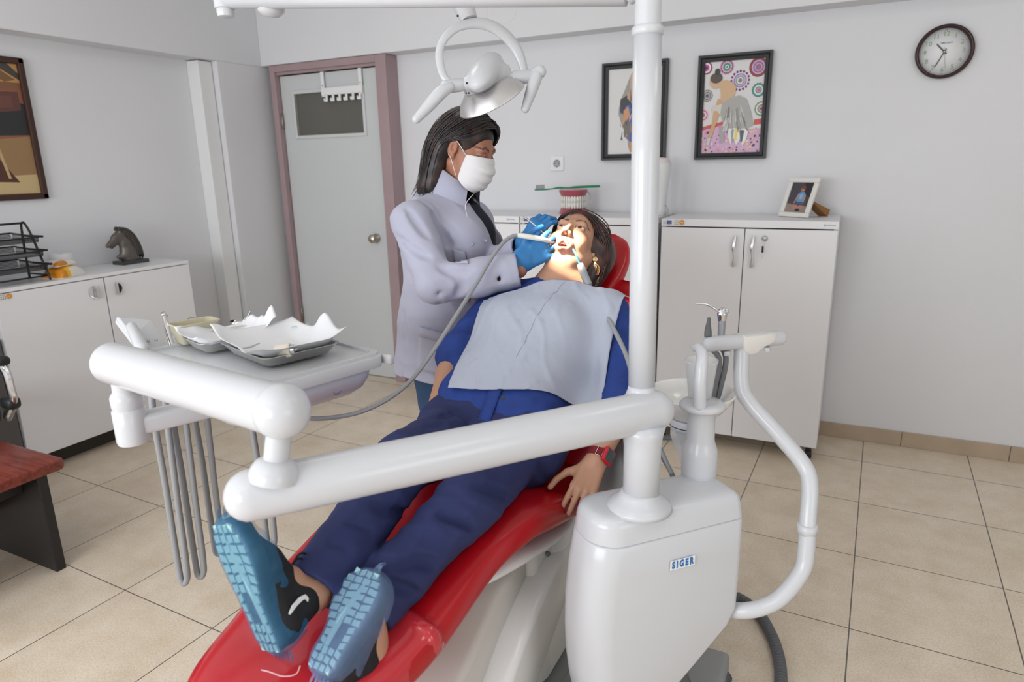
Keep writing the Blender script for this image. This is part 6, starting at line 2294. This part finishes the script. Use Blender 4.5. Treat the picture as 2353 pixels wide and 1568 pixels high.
def shoe(ft, side, film, seed, swoosh, wk):
    heel, toe, t, n, ank = ft
    s = np.cross(t, n) * side          # towards the inner side of the foot
    L = np.linalg.norm(toe - heel)
    R = lambda a, b, c: heel + t * a * L + s * b - n * c    # c = up into the shoe
    outl = [(.0, .0), (.02, .018), (.07, .028), (.16, .032), (.30, .029), (.44, .031), (.58, .040), (.70, .045), (.82, .042), (.92, .029), (.98, .012), (1.0, -.004), (.985, -.020), (.93, -.035), (.82, -.046), (.68, -.047), (.54, -.042), (.40, -.036), (.25, -.033), (.12, -.031), (.04, -.021)]
    O = catmull(np.array([(a * L, b * wk, 0) for a, b in outl] + [(0, 0, 0)]), 3)[:-1]
    sh = empty('shoe', (0, 0, 0), PT)
    sh.location = Vector(heel) - wloc(PT)
    rings = [[heel + t * (c[0] + (a - 1) * (c[0] - L / 2)) + s * (c[1] * a) - n * z for c in O] for a, z in ((.93, -.004), (.985, -.001), (1.0, .006), (.985, .020), (.95, .026))]
    obj('sole', *loft(rings), sole_dark, sh)
    tr = MB()
    rs_ = np.random.RandomState(seed)
    for i in range(13):
        u0, u1 = .035 + i * .074, .035 + i * .074 + .055
        um = (u0 + u1) / 2
        xs = [o for o in O if abs(o[0] / L - um) < .045]
        hi, lo = max(o[1] for o in xs) - .006, min(o[1] for o in xs) + .006
        if hi - lo < .02:
            continue
        nb = 4
        for j in range(nb):
            a, b = lo + (hi - lo) * j / nb + .002, lo + (hi - lo) * (j + 1) / nb - .002
            if j in (1, 2) and i in (3, 4, 5):
                continue
            sk = rs_.uniform(-.012, .012)
            P4 = [R(u0 + sk, a, -.0035), R(u1 + sk, a, -.0035), R(u1 - sk, b, -.0035), R(u0 - sk, b, -.0035)]
            Q4 = [p + n * .004 for p in P4]
            tr.addm(loft([P4, Q4]))
    tr.addm(tube([R(.12, .012, -.004), R(.45, .010, -.005), R(.75, -.004, -.005), R(.93, -.012, -.004)], [.004, .009, .007, .003], 8, 'round', smooth=5, flat=.4, flatdir=n))
    tr.build('tread', sole_pale, sh, smooth=False)
    up = [('u', Cap(R(.14, 0, .030), R(.62, 0, .028), .034, .040, n, .9), .02), ('u', Cap(R(.60, 0, .026), R(.88, -.002, .022), .036, .026, n, .75), .02), ('u', Cap(R(.16, 0, .03), R(.20, 0, .085), .036, .037), .02), ('u', Cap(R(.25, 0, .075), R(.58, 0, .045), .030, .028), .02),
          ('s', Cap(R(.19, 0, .088), ank + (ank - R(.19, 0, .088)) * .4, .030, .034), .006), ('i', lambda P: -((heel - P) @ n) + .012 - .0, 0)]
    sdf_obj('upper', up, .0035, black_mesh, sh, 1)
    obj('collar_lining', *lathe([(.0335, -.010), (.0365, -.004), (.0365, .005), (.033, .010), (.030, .004), (.030, -.008)], R(.20, 0, .100), nrm(ank - R(.18, 0, .05)), 30, closed=True, sy=1.1), shoe_white, sh)
    lc_ = MB()
    a0 = R(.46, 0, .085)
    lc_.addm(tube([a0, a0 - n * .018 + t * .006, a0 - n * .030 - t * .004, a0 - n * .022 - t * .012, a0 - n * .006 - t * .004, a0 + t * .004], .0022, 7, 'round', smooth=4))
    lc_.addm(tube([a0, a0 - n * .026 + t * .012, a0 - n * .042 + t * .002], .0022, 7, 'round', smooth=4))
    lc_.build('laces', black_plastic, sh)
    if swoosh:
        base = R(.30, .0425, .050)
        U, Vv = -n, -t
        sw = [(.020, -.020), (.008, -.012), (-.002, .004), (-.004, .016), (.004, .022), (.010, .020), (.004, .016), (.004, .010), (.010, -.002), (.022, -.018)]
        obj('side_mark', *prism([(b, a) for a, b in sw][::1], base, nrm(U * .9 + Vv * .3), nrm(-U * .3 + Vv * .9), s, .003), shoe_white, sh, smooth=False)
    # film overshoe: loose bag round the sole, gathered rim above the welt
    w = waves(seed + 3, 70, 9)
    w2 = waves(seed + 5, 210, 9)
    secs = []
    for a, z, wob in ((.40, -.0085, .0), (.80, -.0085, .0008), (.95, -.0080, .001), (1.03, -.004, .0015), (1.065, .006, .003), (1.07, .020, .004), (1.05, .034, .006), (1.01, .046, .008), (.97, .052, .006)):
        ring = []
        for c in catmull(np.vstack([O, O[:1]]), 2)[:-1]:
            p = heel + t * (c[0] + (a - 1) * (c[0] - L / 2)) + s * (c[1] * a) - n * (z if z < .02 else z * (1.15 - .5 * c[0] / L))
            q = w(np.array([p]))[0] * wob + w2(np.array([p]))[0] * wob * .6
            ring.append(p - n * q * .6 + (s * c[1] / .04) * q)
        secs.append(ring)
    V, F = loft(secs, False)
    nr = len(secs[0])
    F.append(tuple(range(nr))[::-1])
    ov = obj('overshoe', V, F, film, sh)
    tag_ = MB()
    for k in range(6):
        e = R(1.0 + .02 * math.sin(k * 2.1), -.02 + .010 * k, .004 + .006 * k)
        tag_.addm(tube([e, e + t * .012 + s * .004 * math.sin(k), e + t * .020 - n * .008], [.004, .003, .0008], 6, 'round', smooth=3, flat=.3))
        h_ = R(-.02, -.025 + .010 * k, .012)
        tag_.addm(tube([h_, h_ - t * .010 + s * .003 * math.cos(k), h_ - t * .018], [.004, .003, .0008], 6, 'round', smooth=3, flat=.3))
    tag_.build('film_frill', film, ov)
    return sh


shoe(ftR, 1, film_b, 3, True, 1.12)
shoe(ftL, -1, film_v, 9, False, 1.25)
thr = obj('clear_film_strip', *tube([(-0.7959, 0.7283, 0.5721), (-0.7946, 0.7153, 0.5647), (-0.8112, 0.7013, 0.5651), (-0.8359, 0.6959, 0.5693), (-0.8534, 0.6930, 0.5697)], .0012, 6, smooth=4), mat('clear_film', (.9, .8, .8), .1, alpha=.4), None, loc=(-0.8112, 0.7013, 0.5651))
tag(thr, 'thin clear film strip curling on the red leg rest between the blue overshoes', 'film strip')

# paper bib draped over chest and belly
bibm = mat('bib_paper', srgb(178, 184, 200), .85, bump=.18, bscale=26, bstretch=(1, 2.5, 1), bdist=.004)
TLb, TRb, BRb, BLb = [np.array(q) for q in ((-0.9398, 1.7130, 1.0204), (-0.5435, 1.8468, 1.0360), (-0.5407, 1.5588, 0.8382), (-0.9041, 1.4544, 0.8270))]
body_for_bib = [(o, p, k) for o, p, k in sops if o == 'u']
nu, nv = 76, 84
Pb = np.zeros((nu, nv, 3))
wv = waves(77, 17, 7)
fv = folds(78, 22, (.5, .6, .3), 3)
for j, v in enumerate(np.linspace(0, 1, nv)):
    for i, u in enumerate(np.linspace(0, 1, nu)):
        top = TLb * (1 - u) + TRb * u
        bot = BLb * (1 - u) + BRb * u
        # neckline scooped, hem sagging
        v2 = v * 1.0 + (1 - v) * .22 * math.exp(-((u - .52) / .20) ** 2) * 0
        p = top * (1 - v2) + bot * v2
        up = SA * (.040 * math.exp(-((u - .52) / .24) ** 4) * (1 - v)) - SA * .020 * math.sin(math.pi * u) * v
        Pb[i, j] = p + up
nrmv = nrm(SF + np.array((0, -.15, 0)))
pts = Pb.reshape(-1, 3)
t_ = np.full(len(pts), .22)
for _ in range(40):
    d_ = sdf_eval(body_for_bib, pts + nrmv * t_[:, None], None)
    t_ = t_ - np.clip(d_ - .005, -.02, .06) * .8
t_ = np.maximum(t_, -.05).reshape(nu, nv)
for _ in range(24):
    e = np.pad(t_, 1, mode='edge')
    t_ = np.maximum(t_ * .55 + .45 * (e[2:, 1:-1] + e[:-2, 1:-1] + e[1:-1, 2:] + e[1:-1, :-2]) / 4, t_ - .001)
Pb = Pb + nrmv * t_[..., None]
fv2 = folds(79, 95, (.9, .35, .3), 3)
fl_ = (wv(Pb.reshape(-1, 3)) * .008 + np.maximum(fv(Pb.reshape(-1, 3)), 0) * .012 + np.maximum(fv2(Pb.reshape(-1, 3)), -.05) * .010).reshape(nu, nv)
Pb = Pb + nrmv * (fl_ + .004)[..., None]
V, F = grid_sheet(Pb, .0008)
bib = obj('paper_bib', V, F, bibm, None, loc=Pb[nu // 2, nv // 2])
tag(bib, 'white paper bib spread over the chest of the reclined patient', 'bib')
cr_ = MB()
cr_.addm(tube([Pb[int(nu * .56 + (nu * -.10) * t), int(2 + t * (nv * .72))] + nrmv * .0012 for t in np.linspace(0, 1, 14)], .0009, 6))
cr_.build('fold_crease', bibm, bib)

# ================================================================ the dentist
DN = thing('person', (-1.16, 1.93, 0), 'standing dentist in a white coat, face mask and blue gloves, bending over the patient', 'person')
dh = HeadF((-1.1211, 1.9391, 1.4695), ((-.0146, .999, -.0412), (.9195, -.0028, -.393), (.3927, .0436, .9186)))
dN = np.array((-1.190, 1.945, 1.338))
dP = np.array((-1.225, 1.960, .86))
dsR, dsL = np.array((-1.2139, 1.7587, 1.2499)), np.array((-1.1725, 2.0613, 1.2253))
deR, dwR = np.array((-1.0863, 1.6680, 1.0776)), np.array((-0.8622, 1.7749, 1.1185))
deL, dwL = np.array((-1.1212, 1.9878, 1.0448)), np.array((-0.9023, 1.9002, 1.1608))
dskin = np.array(srgb(172, 118, 94))
ops = head_ops(dh, 0)
ops += [('u', Cap(dh.p(0, -.020, -.06), dN + np.array((0.0, 0, .01)), .046, .050), .025), ('u', Cap(dN, dN - Z1 * .13, .048, .06), .02), ('u', Cap(dN - Z1 * .13, dP, .075, .09), .03)]
for a, b, c in ((dsR, deR, dwR), (dsL, deL, dwL)):
    ops += [('u', Cap(dN - Z1 * .12, a, .045, .040), .02), ('u', Cap(a, b, .042, .038), .02), ('u', Cap(b, c, .037, .0255), .015)]
for s_ in (-.085, .085):
    ops += [('u', Cap(dP + Y1 * s_, dP + np.array((.02, s_, -.42)), .070, .050), .03), ('u', Cap(dP + np.array((.02, s_, -.42)), np.array((dP[0], dP[1] + s_, .08)), .048, .035), .02)]
sdf_obj('body', ops, .0026, skin, DN, 1, skin_tint(dh, dskin, np.array(srgb(150, 84, 76)), False, seed=6))
st_ = MB()
for q in ((-.0835, .002, -.033), (-.0835, -.006, -.029)):
    st_.addm(lathe([(0, -.001), (.0022, 0), (.0016, .002), (0, .0026)], dh.p(*q), -dh.M[0], 10))
st_.build('ear_studs', mat('gold', (.83, .60, .30), .22, 1.0), DN)

# hair: chin-length bob, tucked behind the ear
dhair = hairmat('dark_brown_hair', srgb(30, 25, 25), srgb(74, 54, 48))
hops = [('u', dh.E((0, -.018, .040), (.083, .100, .094)), .01), ('u', Cap(dh.p(0, -.062, -.01), dh.p(0, -.074, -.150), .082, .076, dh.M[1], .55), .03),
        ('u', dh.C((-.066, -.046, -.01), (-.062, -.040, -.158), .024, .018), .03), ('u', dh.C((.066, -.030, .0), (.064, .006, -.125), .022, .018), .03),
        ('s', dh.E((-.008, .122, -.024), (.100, .088, .096)), .012), ('s', dh.E((-.085, .006, -.008), (.02, .022, .036)), .008), ('s', dh.C((0, .02, -.10), (0, .04, -.2), .05), .012), ('d', waves(15, 110, 8, (.4, 1, 1)), .002)]
dhair_o = sdf_obj('hair', hops, .0035, dhair, DN, 1)
G = lambda L_: [[dh.p(*q) for q in g] for g in L_]
strands('hair_locks', G([
    [(.004, .076, .100), (-.036, .070, .094), (-.066, .046, .062), (-.082, .012, .036), (-.086, -.030, .010), (-.083, -.046, -.05), (-.076, -.040, -.12), (-.070, -.018, -.178)],
    [(.004, .052, .116), (-.044, .044, .104), (-.076, .018, .066), (-.087, -.020, .030), (-.089, -.048, -.02), (-.082, -.052, -.08), (-.076, -.044, -.14), (-.072, -.026, -.192)],
    [(.004, .010, .132), (-.048, .000, .116), (-.080, -.026, .070), (-.088, -.052, .020), (-.087, -.066, -.04), (-.080, -.064, -.10), (-.075, -.056, -.158), (-.078, -.050, -.208)],
    [(.004, -.040, .128), (-.042, -.056, .108), (-.070, -.082, .060), (-.078, -.096, .0), (-.076, -.096, -.06), (-.070, -.088, -.115), (-.068, -.080, -.165), (-.080, -.084, -.212)],
    [(.004, -.080, .105), (-.030, -.100, .076), (-.050, -.116, .020), (-.054, -.120, -.04), (-.052, -.114, -.10), (-.052, -.108, -.16), (-.064, -.112, -.212)]]), 420, dhair, dhair_o, .0013, .0035, 5)
strands('hair_locks', G([
    [(.004, .078, .100), (.030, .080, .090), (.060, .070, .062), (.080, .046, .020), (.084, .026, -.04), (.078, .026, -.10), (.070, .046, -.138), (.062, .074, -.150)],
    [(.004, .060, .114), (.040, .056, .104), (.072, .040, .066), (.086, .016, .01), (.086, .004, -.06), (.078, .008, -.115), (.066, .024, -.152), (.050, .050, -.172)],
    [(.004, .010, .132), (.050, -.004, .114), (.080, -.030, .062), (.088, -.046, .0), (.084, -.046, -.07), (.074, -.030, -.125), (.060, -.006, -.160), (.046, .024, -.182)],
    [(.004, -.06, .118), (.040, -.084, .09), (.066, -.10, .03), (.07, -.106, -.04), (.064, -.10, -.10), (.056, -.09, -.15), (.04, -.085, -.175)]]), 300, dhair, dhair_o, .0013, .0035, 6)

# pleated face mask with ear loops
maskm = mat('mask_nonwoven', srgb(232, 230, 230), .9, bump=.12, bscale=240, bdist=.0006)
prof = [(.0965, .006), (.108, -.010), (.1185, -.026), (.1215, -.038), (.1205, -.052), (.1185, -.066), (.1150, -.080), (.1090, -.094), (.098, -.108), (.080, -.120)]
rows = []
for k, (yc, zc) in enumerate(catmull(np.array([(a, b, 0) for a, b in prof]), 4)[:, :2]):
    v = k / 36
    pleat = .0018 * (1 if (v * 4.0) % 1 < .5 else -1)
    zs = -.006 - .082 * v
    ys = .040 - .004 * math.sin(v * 3.1) - .012 * max(0, v - .6)
    xs = .0635 - .006 * max(0, v - .5)
    row = []
    for u in np.linspace(-1, 1, 33):
        f = abs(u) ** 1.6
        x = xs * math.sin(u * math.pi / 2) ** 1 if True else u
        w_ = math.cos(u * math.pi / 2) ** .85
        y = ys + (yc - ys) * w_ + pleat * w_
        z = zs + (zc - zs) * w_ ** .9
        row.append(dh.p(x, y + .003, z))
    rows.append(row)
V, F = grid_sheet(np.array(rows), .0012)
mk = obj('face_mask', V, F, maskm, DN)
for s_ in (-1, 1):
    obj('ear_loop', *tube([dh.p(s_ * .064, .041, -.008), dh.p(s_ * .073, .020, .010), dh.p(s_ * .080, -.002, .024), dh.p(s_ * .083, -.016, .020)], .0014, 6, smooth=4), maskm, mk)
    obj('ear_loop', *tube([dh.p(s_ * .060, .030, -.084), dh.p(s_ * .070, .016, -.060), dh.p(s_ * .079, .002, -.036), dh.p(s_ * .083, -.010, -.026)], .0014, 6, smooth=4), maskm, mk)
obj('tie_string', *tube([dh.p(.0, .084, -.122), (-1.0795, 1.8526, 1.3007), (-1.0759, 1.8542, 1.2606)], .0013, 6, smooth=4), maskm, mk)

# dark shirt under the coat, jeans and shoes
navy_top = mat('dark_navy_top', srgb(26, 30, 44), .85)
tops = [('u', Cap(dP + Z1 * .05, dN - Z1 * .14, .150, .142, X1, .80), .02), ('u', Cap(dN - Z1 * .17, dN - Z1 * .10, .11, .06, X1, .8), .03), ('u', Cap(dN - Z1 * .14 + X1 * .085, dP + Z1 * .20 + X1 * .10, .070, .08), .05), ('s', Cap(dN + X1 * .05, dN + np.array((.12, 0, .02)), .045, .06), .01)]
sdf_obj('top', tops, .006, navy_top, DN, 1)
jean = mat('blue_jeans', srgb(44, 72, 104), .8, bump=.3, bscale=600, bdist=.0004, var=.2, vscale=14)
jops = [('u', Cap(dP + Y1 * .06, dP - Y1 * .06, .125, .125), .02)]
for s_ in (-.085, .085):
    k_ = dP + np.array((.02, s_, -.42))
    jops += [('u', Cap(dP + Y1 * s_ - Z1 * .02, k_, .100, .072), .04), ('u', Cap(k_, np.array((dP[0], dP[1] + s_, .07)), .070, .062), .03)]
jops += [('d', folds(61, 70, (0, 0, 1), 4), -.005)]
sdf_obj('jeans', jops, .006, jean, DN, 1)
for s_ in (-.085, .085):
    c = np.array((dP[0] + .06, dP[1] + s_, .035))
    sdf_obj('shoe', [('u', Cap(c - X1 * .08, c + X1 * .10, .040, .034, Z1, .85), .02), ('u', Cap(c - X1 * .06, c + np.array((-.05, 0, .05)), .042, .04), .02)], .005, black_mesh, DN, 1)

# white coat
coat = mat('white_coat_cotton', srgb(176, 177, 195), .8, sheen=.1, bump=.2, bscale=800, bdist=.0003)
cbase = [('u', Cap(dP + np.array((-.005, -.01, -.10)), dN - Z1 * .17 + np.array((-.01, 0, 0)), .192, .168, X1, .84), .02), ('u', Cap(dN - Z1 * .19 - X1 * .015, dN - Z1 * .10 - X1 * .015, .160, .105, X1, .85), .05),
         ('u', Cap(dN - Z1 * .16 + X1 * .085 - Y1 * .06, dN - Z1 * .20 + X1 * .085 + Y1 * .06, .075, .075), .06), ('u', Cap(dP + np.array((.0, -.01, -.12)), dP + np.array((.0, -.01, .0)), .214, .188, X1, .86), .04)]
slv = []
for a, b, c, fa in ((dsR, deR, dwR, .0), (dsL, deL, dwL, .02)):
    w_ = nrm(c - b)
    slv += [('u', Cap(dN - Z1 * .062 - X1 * .02, a, .062, .060), .04), ('u', Cap(a, b, .066, .057), .03), ('u', Cap(b, b * .45 + c * .55, .057, .054), .02), ('u', Cap(b * .45 + c * .55, c - w_ * .006, .056, .0545), .02)]
cf = [('d', folds(81, 62, (.45, .2, .8), 4), -.010), ('d', waves(83, 30, 7), .004)]
cu_ = [('s', Cap(dwR - nrm(dwR - deR) * .05, dwR + nrm(dwR - deR) * .2, .044, .046), .003), ('s', Cap(dwL - nrm(dwL - deL) * .05, dwL + nrm(dwL - deL) * .2, .044, .046), .003)]
vopen = [('s', Cap(dN + np.array((.10, .01, .06)), dP + np.array((.20, .035, .20)), .045, .062), .008), ('s', Cap(dP + np.array((.20, .035, .20)), dP + np.array((.23, .05, -.35)), .060, .085), .008), ('s', Cap(dh.p(0, -.02, -.06), dN + np.array((.03, 0, .0)), .052, .060), .008)]


def cuts(P):
    a = (P - dwR) @ nrm(dwR - deR) - .0
    b = (P - dwL) @ nrm(dwL - deL) - .0
    near = np.minimum(np.linalg.norm(P - dwR, axis=1), 9) < .12
    near2 = np.linalg.norm(P - dwL, axis=1) < .12
    hem = (.735 + .10 * (P[:, 0] - dP[0])) - P[:, 2] + .012 * np.sin(P[:, 0] * 22 + P[:, 1] * 17)
    return np.maximum.reduce([np.where(near, a, -1), np.where(near2, b, -1), hem])


def on_coat(px_, toward):
    """march from a point towards the coat surface"""
    p = np.asarray(px_, float)
    v = nrm(toward)
    for _ in range(60):
        p = p + v * sdf_eval(cbase + slv, p[None], None)[0] * .8
    return p


grv = creases(cbase + slv, [
    [(-1.1423, 1.7108, 1.3190), (-1.0983, 1.7150, 1.2583), (-1.0610, 1.7152, 1.1952), (-1.0374, 1.7115, 1.1424)],
    [(-1.2015, 1.6512, 1.2171), (-1.1543, 1.6647, 1.1824), (-1.1116, 1.6792, 1.1591)], [(-1.2121, 1.6295, 1.1614), (-1.1650, 1.6397, 1.1155), (-1.1152, 1.6537, 1.0783), (-1.0699, 1.6684, 1.0511)],
    [(-1.0314, 1.7035, 1.1050), (-1.0147, 1.7034, 1.0760), (-1.0253, 1.6883, 1.0427)], [(-1.0800, 1.6868, 1.1310), (-1.0376, 1.7019, 1.1101), (-0.9922, 1.7266, 1.1165)], [(-0.9873, 1.7041, 1.0318), (-0.9592, 1.7308, 1.0747), (-0.9149, 1.7582, 1.0924)],
    [(-1.1826, 1.6836, 1.2950), (-1.1467, 1.6874, 1.2469), (-1.1167, 1.6920, 1.2114)], [(-1.1918, 1.6030, 1.0365), (-1.1651, 1.6053, 0.9986), (-1.1520, 1.5899, 0.9237)], [(-1.0670, 1.6611, 1.0212), (-1.0303, 1.6664, 0.9768), (-1.0094, 1.6658, 0.9390)]], .006, .018)
grv += creases(cbase + slv, [[(-1.1529, 1.6405, 1.0978), (-1.1499, 1.6055, 0.9734), (-1.1482, 1.5735, 0.8614), (-1.1437, 1.5556, 0.7929)], [(-0.8977, 1.7915, 1.1766), (-0.8913, 1.7754, 1.1105), (-0.8781, 1.7632, 1.0467)]], .0022, .004)
sdf_obj('coat', cbase + slv + grv + cf + cu_ + vopen + [('i', cuts, 0)], .0042, coat, DN, 1)
# stand-up collar
ccol = []
for k, (hh, rr) in enumerate(((-.108, .130), (-.035, .090), (.020, .078), (.062, .074), (.064, .069), (.015, .072), (-.07, .094))):
    ring = []
    for t in np.linspace(math.radians(34), math.radians(326), 30):
        ring.append(dN + np.array((rr * math.cos(t) * 1.12 + .008 + hh * .25, rr * math.sin(t), hh + .004 - .058 * math.cos(t))))
    ccol.append(ring)
A = np.array(ccol)
V = A.reshape(-1, 3)
F = [(i * 30 + j, i * 30 + j + 1, (i + 1) * 30 + j + 1, (i + 1) * 30 + j) for i in range(6) for j in range(29)]
obj('collar', V, F, coat, DN)


def _unused(px_, toward):
    """march from a point towards the coat surface"""
    p = np.asarray(px_, float)
    v = nrm(toward)
    for _ in range(60):
        dd = sdf_eval(cbase + slv, p[None], None)[0]
        p = p + v * dd * .8
    return p


view = nrm(np.array((-1.2, 1.95, 1.0)) - np.array((0, 0, 1.42)))
pk_pts = [on_coat(q, view) for q in ((-1.0723, 1.5275, 0.9692), (-0.9865, 1.5630, 0.9436), (-0.9804, 1.5279, 0.8135), (-1.0667, 1.4907, 0.8344))]
grid = np.array([[on_coat(((pk_pts[0] * (1 - u) + pk_pts[1] * u) * (1 - v) + (pk_pts[3] * (1 - u) + pk_pts[2] * u) * v) - view * .15, view) - view * .0045 for v in np.linspace(0, 1, 10)] for u in np.linspace(0, 1, 8)])
V, F = grid_sheet(grid, .003)
pkt = obj('pocket', V, F, coat, DN)
hemb = grid[:, :3] - view * .0035
obj('pocket_band', *grid_sheet(hemb, .0025), coat, pkt)
grid = np.array([[on_coat(np.array((-0.9989, 1.6332, 1.2039)) * (1 - u) * (1 - v) + np.array((-0.9629, 1.6483, 1.1936)) * u * (1 - v) + np.array((-0.9868, 1.6260, 1.1587)) * (1 - u) * v + np.array((-0.9534, 1.6411, 1.1532)) * u * v, view) - view * .004 for v in np.linspace(0, 1, 8)] for u in np.linspace(0, 1, 6)])
obj('breast_pocket', *grid_sheet(grid, .003), coat, DN)
for q in ((-0.9869, 1.7312, 1.2022), (-0.9705, 1.7871, 1.2070)):
    c = on_coat(q, view)
    obj('snap_button', *lathe([(.0045, -.002), (.0048, .002), (.003, .003), (.0028, .002), (0, .0022)], c - view * .002, -view, 16), mat('snap_grey', srgb(176, 178, 184), .4, .3), DN)

# gloved hands
glove = mat('blue_nitrile', srgb(48, 118, 176), .42, bump=.25, bscale=90, bdist=.001)
camw = nrm(np.array((0, 0, 1.42)) - dwR)
dR_ = nrm(np.array((-0.7777, 1.8251, 1.1845)) - np.array((-0.8527, 1.7854, 1.1380)))
sR_ = nrm(np.array((-0.8148, 1.8217, 1.2167)) - np.array((-0.7974, 1.8123, 1.1547)))
gW = np.array((-0.8632, 1.7806, 1.1395))
ho, ft = hand_ops(gW, dR_, camw + np.array((.1, 0, .05)), sR_, ((14, 52, 30), (18, 58, 34), (22, 60, 34), (26, 58, 34)), ((.75, .62, .10), (.92, .20, -.35), (.90, -.05, -.45)), .98, .13, .0090, .0155)
gd0 = nrm(dwR - deR)
ho += [('u', Cap(gW - dR_ * .012, gW + dR_ * .01, .031, .033, camw, .8), .012), ('u', Cap(gW - dR_ * .030, gW - dR_ * .02, .033, .030), .01), ('d', folds(91, 120, dR_, 3), -.0012)]
sdf_obj('glove', ho, .0019, glove, DN, 1)
camw2 = nrm(np.array((0, 0, 1.42)) - dwL)
dL_ = nrm(np.array((-0.8260, 1.8986, 1.2219)) - np.array((-0.9014, 1.9015, 1.1634)))
sL_ = nrm(np.array((-0.8166, 1.8566, 1.1808)) - np.array((-0.8965, 1.9219, 1.2247)))
gW2 = np.array((-0.8988, 1.8995, 1.1719))
ho, ft2 = hand_ops(gW2, nrm(dL_ * .75 + np.array((.08, .1, .55))), camw2 + np.array((-.5, 0, .5)), sL_, ((20, 50, 30), (26, 56, 32), (30, 58, 32), (34, 56, 32)), ((.7, .7, -.1), (.9, .3, -.3), (.9, .1, -.4)), .96, .04, .0092, .0155)
ho += [('u', Cap(gW2 - Z1 * .02, gW2 + Z1 * .01, .031, .033), .012), ('d', folds(92, 120, dL_, 3), -.0012)]
sdf_obj('glove', ho, .0021, glove, DN, 1)

# ================================================================ instruments at the mouth
sg = thing('scaler_handpiece', (-0.8267, 1.7804, 1.2143), 'cream scaler handpiece on a long grey hose, held in the near gloved hand', 'handpiece')
hpts = [(-0.8620, 1.7699, 1.2194), (-0.8495, 1.7758, 1.2179), (-0.8208, 1.7886, 1.2123), (-0.7986, 1.8037, 1.2064), (-0.7829, 1.8373, 1.1957), (-0.7783, 1.8662, 1.1875)]
obj('grip', *tube(hpts, [.0062, .0078, .0078, .0074, .0055, .0032], 18, 'round', smooth=4), mat('handpiece_cream', srgb(232, 230, 222), .3), sg)
obj('scaler_tip', *tube([hpts[-1], (-0.7740, 1.8795, 1.1862), (-0.7735, 1.8920, 1.1887)], [.0016, .0012, .0007], 8, 'round', smooth=3), steel, sg)
obj('hose', *tube([(-0.8598, 1.7711, 1.2193), (-0.8720, 1.7587, 1.2177), (-0.8884, 1.7347, 1.2036), (-0.9061, 1.6910, 1.1634), (-0.9206, 1.6317, 1.1046), (-0.9439, 1.5504, 1.0248), (-0.9618, 1.4614, 0.9492), (-0.9839, 1.3855, 0.8862), (-1.0066, 1.3179, 0.8523), (-1.0383, 1.2506, 0.8344), (-1.0689, 1.1889, 0.8343), (-1.0933, 1.1129, 0.8532), (-1.1206, 1.0623, 0.8851), (-1.1571, 1.0618, 0.9064)],
                 .0056, 12, 'flat', smooth=7), grey_hose, sg)
pb2 = obj('dental_probe', *tube([(-0.8795, 1.8498, 1.2652), (-0.8634, 1.8548, 1.2548), (-0.8328, 1.8622, 1.2277), (-0.8096, 1.8671, 1.2046), (-0.7959, 1.8813, 1.1905)], [.0022, .0026, .0026, .0018, .0010], 10, 'round', smooth=4), steel, None, loc=(-0.8454, 1.8589, 1.2380))
tag(pb2, 'thin steel dental probe held in the far gloved hand above the mouth', 'dental instrument')
se = thing('saliva_ejector', (-0.6682, 1.8045, 1.1049), 'grey saliva suction handle with blue bent tube hooked into the open mouth', 'saliva ejector')
obj('handle', *tube([(-0.6914, 1.8304, 1.1340), (-0.6839, 1.8250, 1.1225), (-0.6660, 1.8094, 1.0980), (-0.6518, 1.7998, 1.0803)], [.0098, .0108, .0112, .0100], 20, 'flat', smooth=4), mat('ejector_grey', srgb(152, 156, 160), .35), se)
obj('suction_tube', *tube([(-0.6899, 1.8300, 1.1303), (-0.6969, 1.8305, 1.1438), (-0.7028, 1.8319, 1.1586), (-0.7177, 1.8459, 1.1727), (-0.7416, 1.8716, 1.1829)], .0031, 10, 'flat', smooth=5), mat('blue_clear_tube', srgb(70, 150, 214), .2), se)
obj('hose', *tube([(-0.6518, 1.7998, 1.0803), (-0.6387, 1.7855, 1.0685), (-0.5974, 1.7496, 1.0333), (-0.5377, 1.6842, 0.9842), (-0.4853, 1.6260, 0.9330), (-0.4494, 1.5972, 0.8524), (-0.4180, 1.6084, 0.7584), (-0.3984, 1.6365, 0.7023), (-0.3735, 1.6256, 0.6620), (-0.3508, 1.6061, 0.6356)], .0062, 14, 'flat', smooth=6), grey_hose, se)
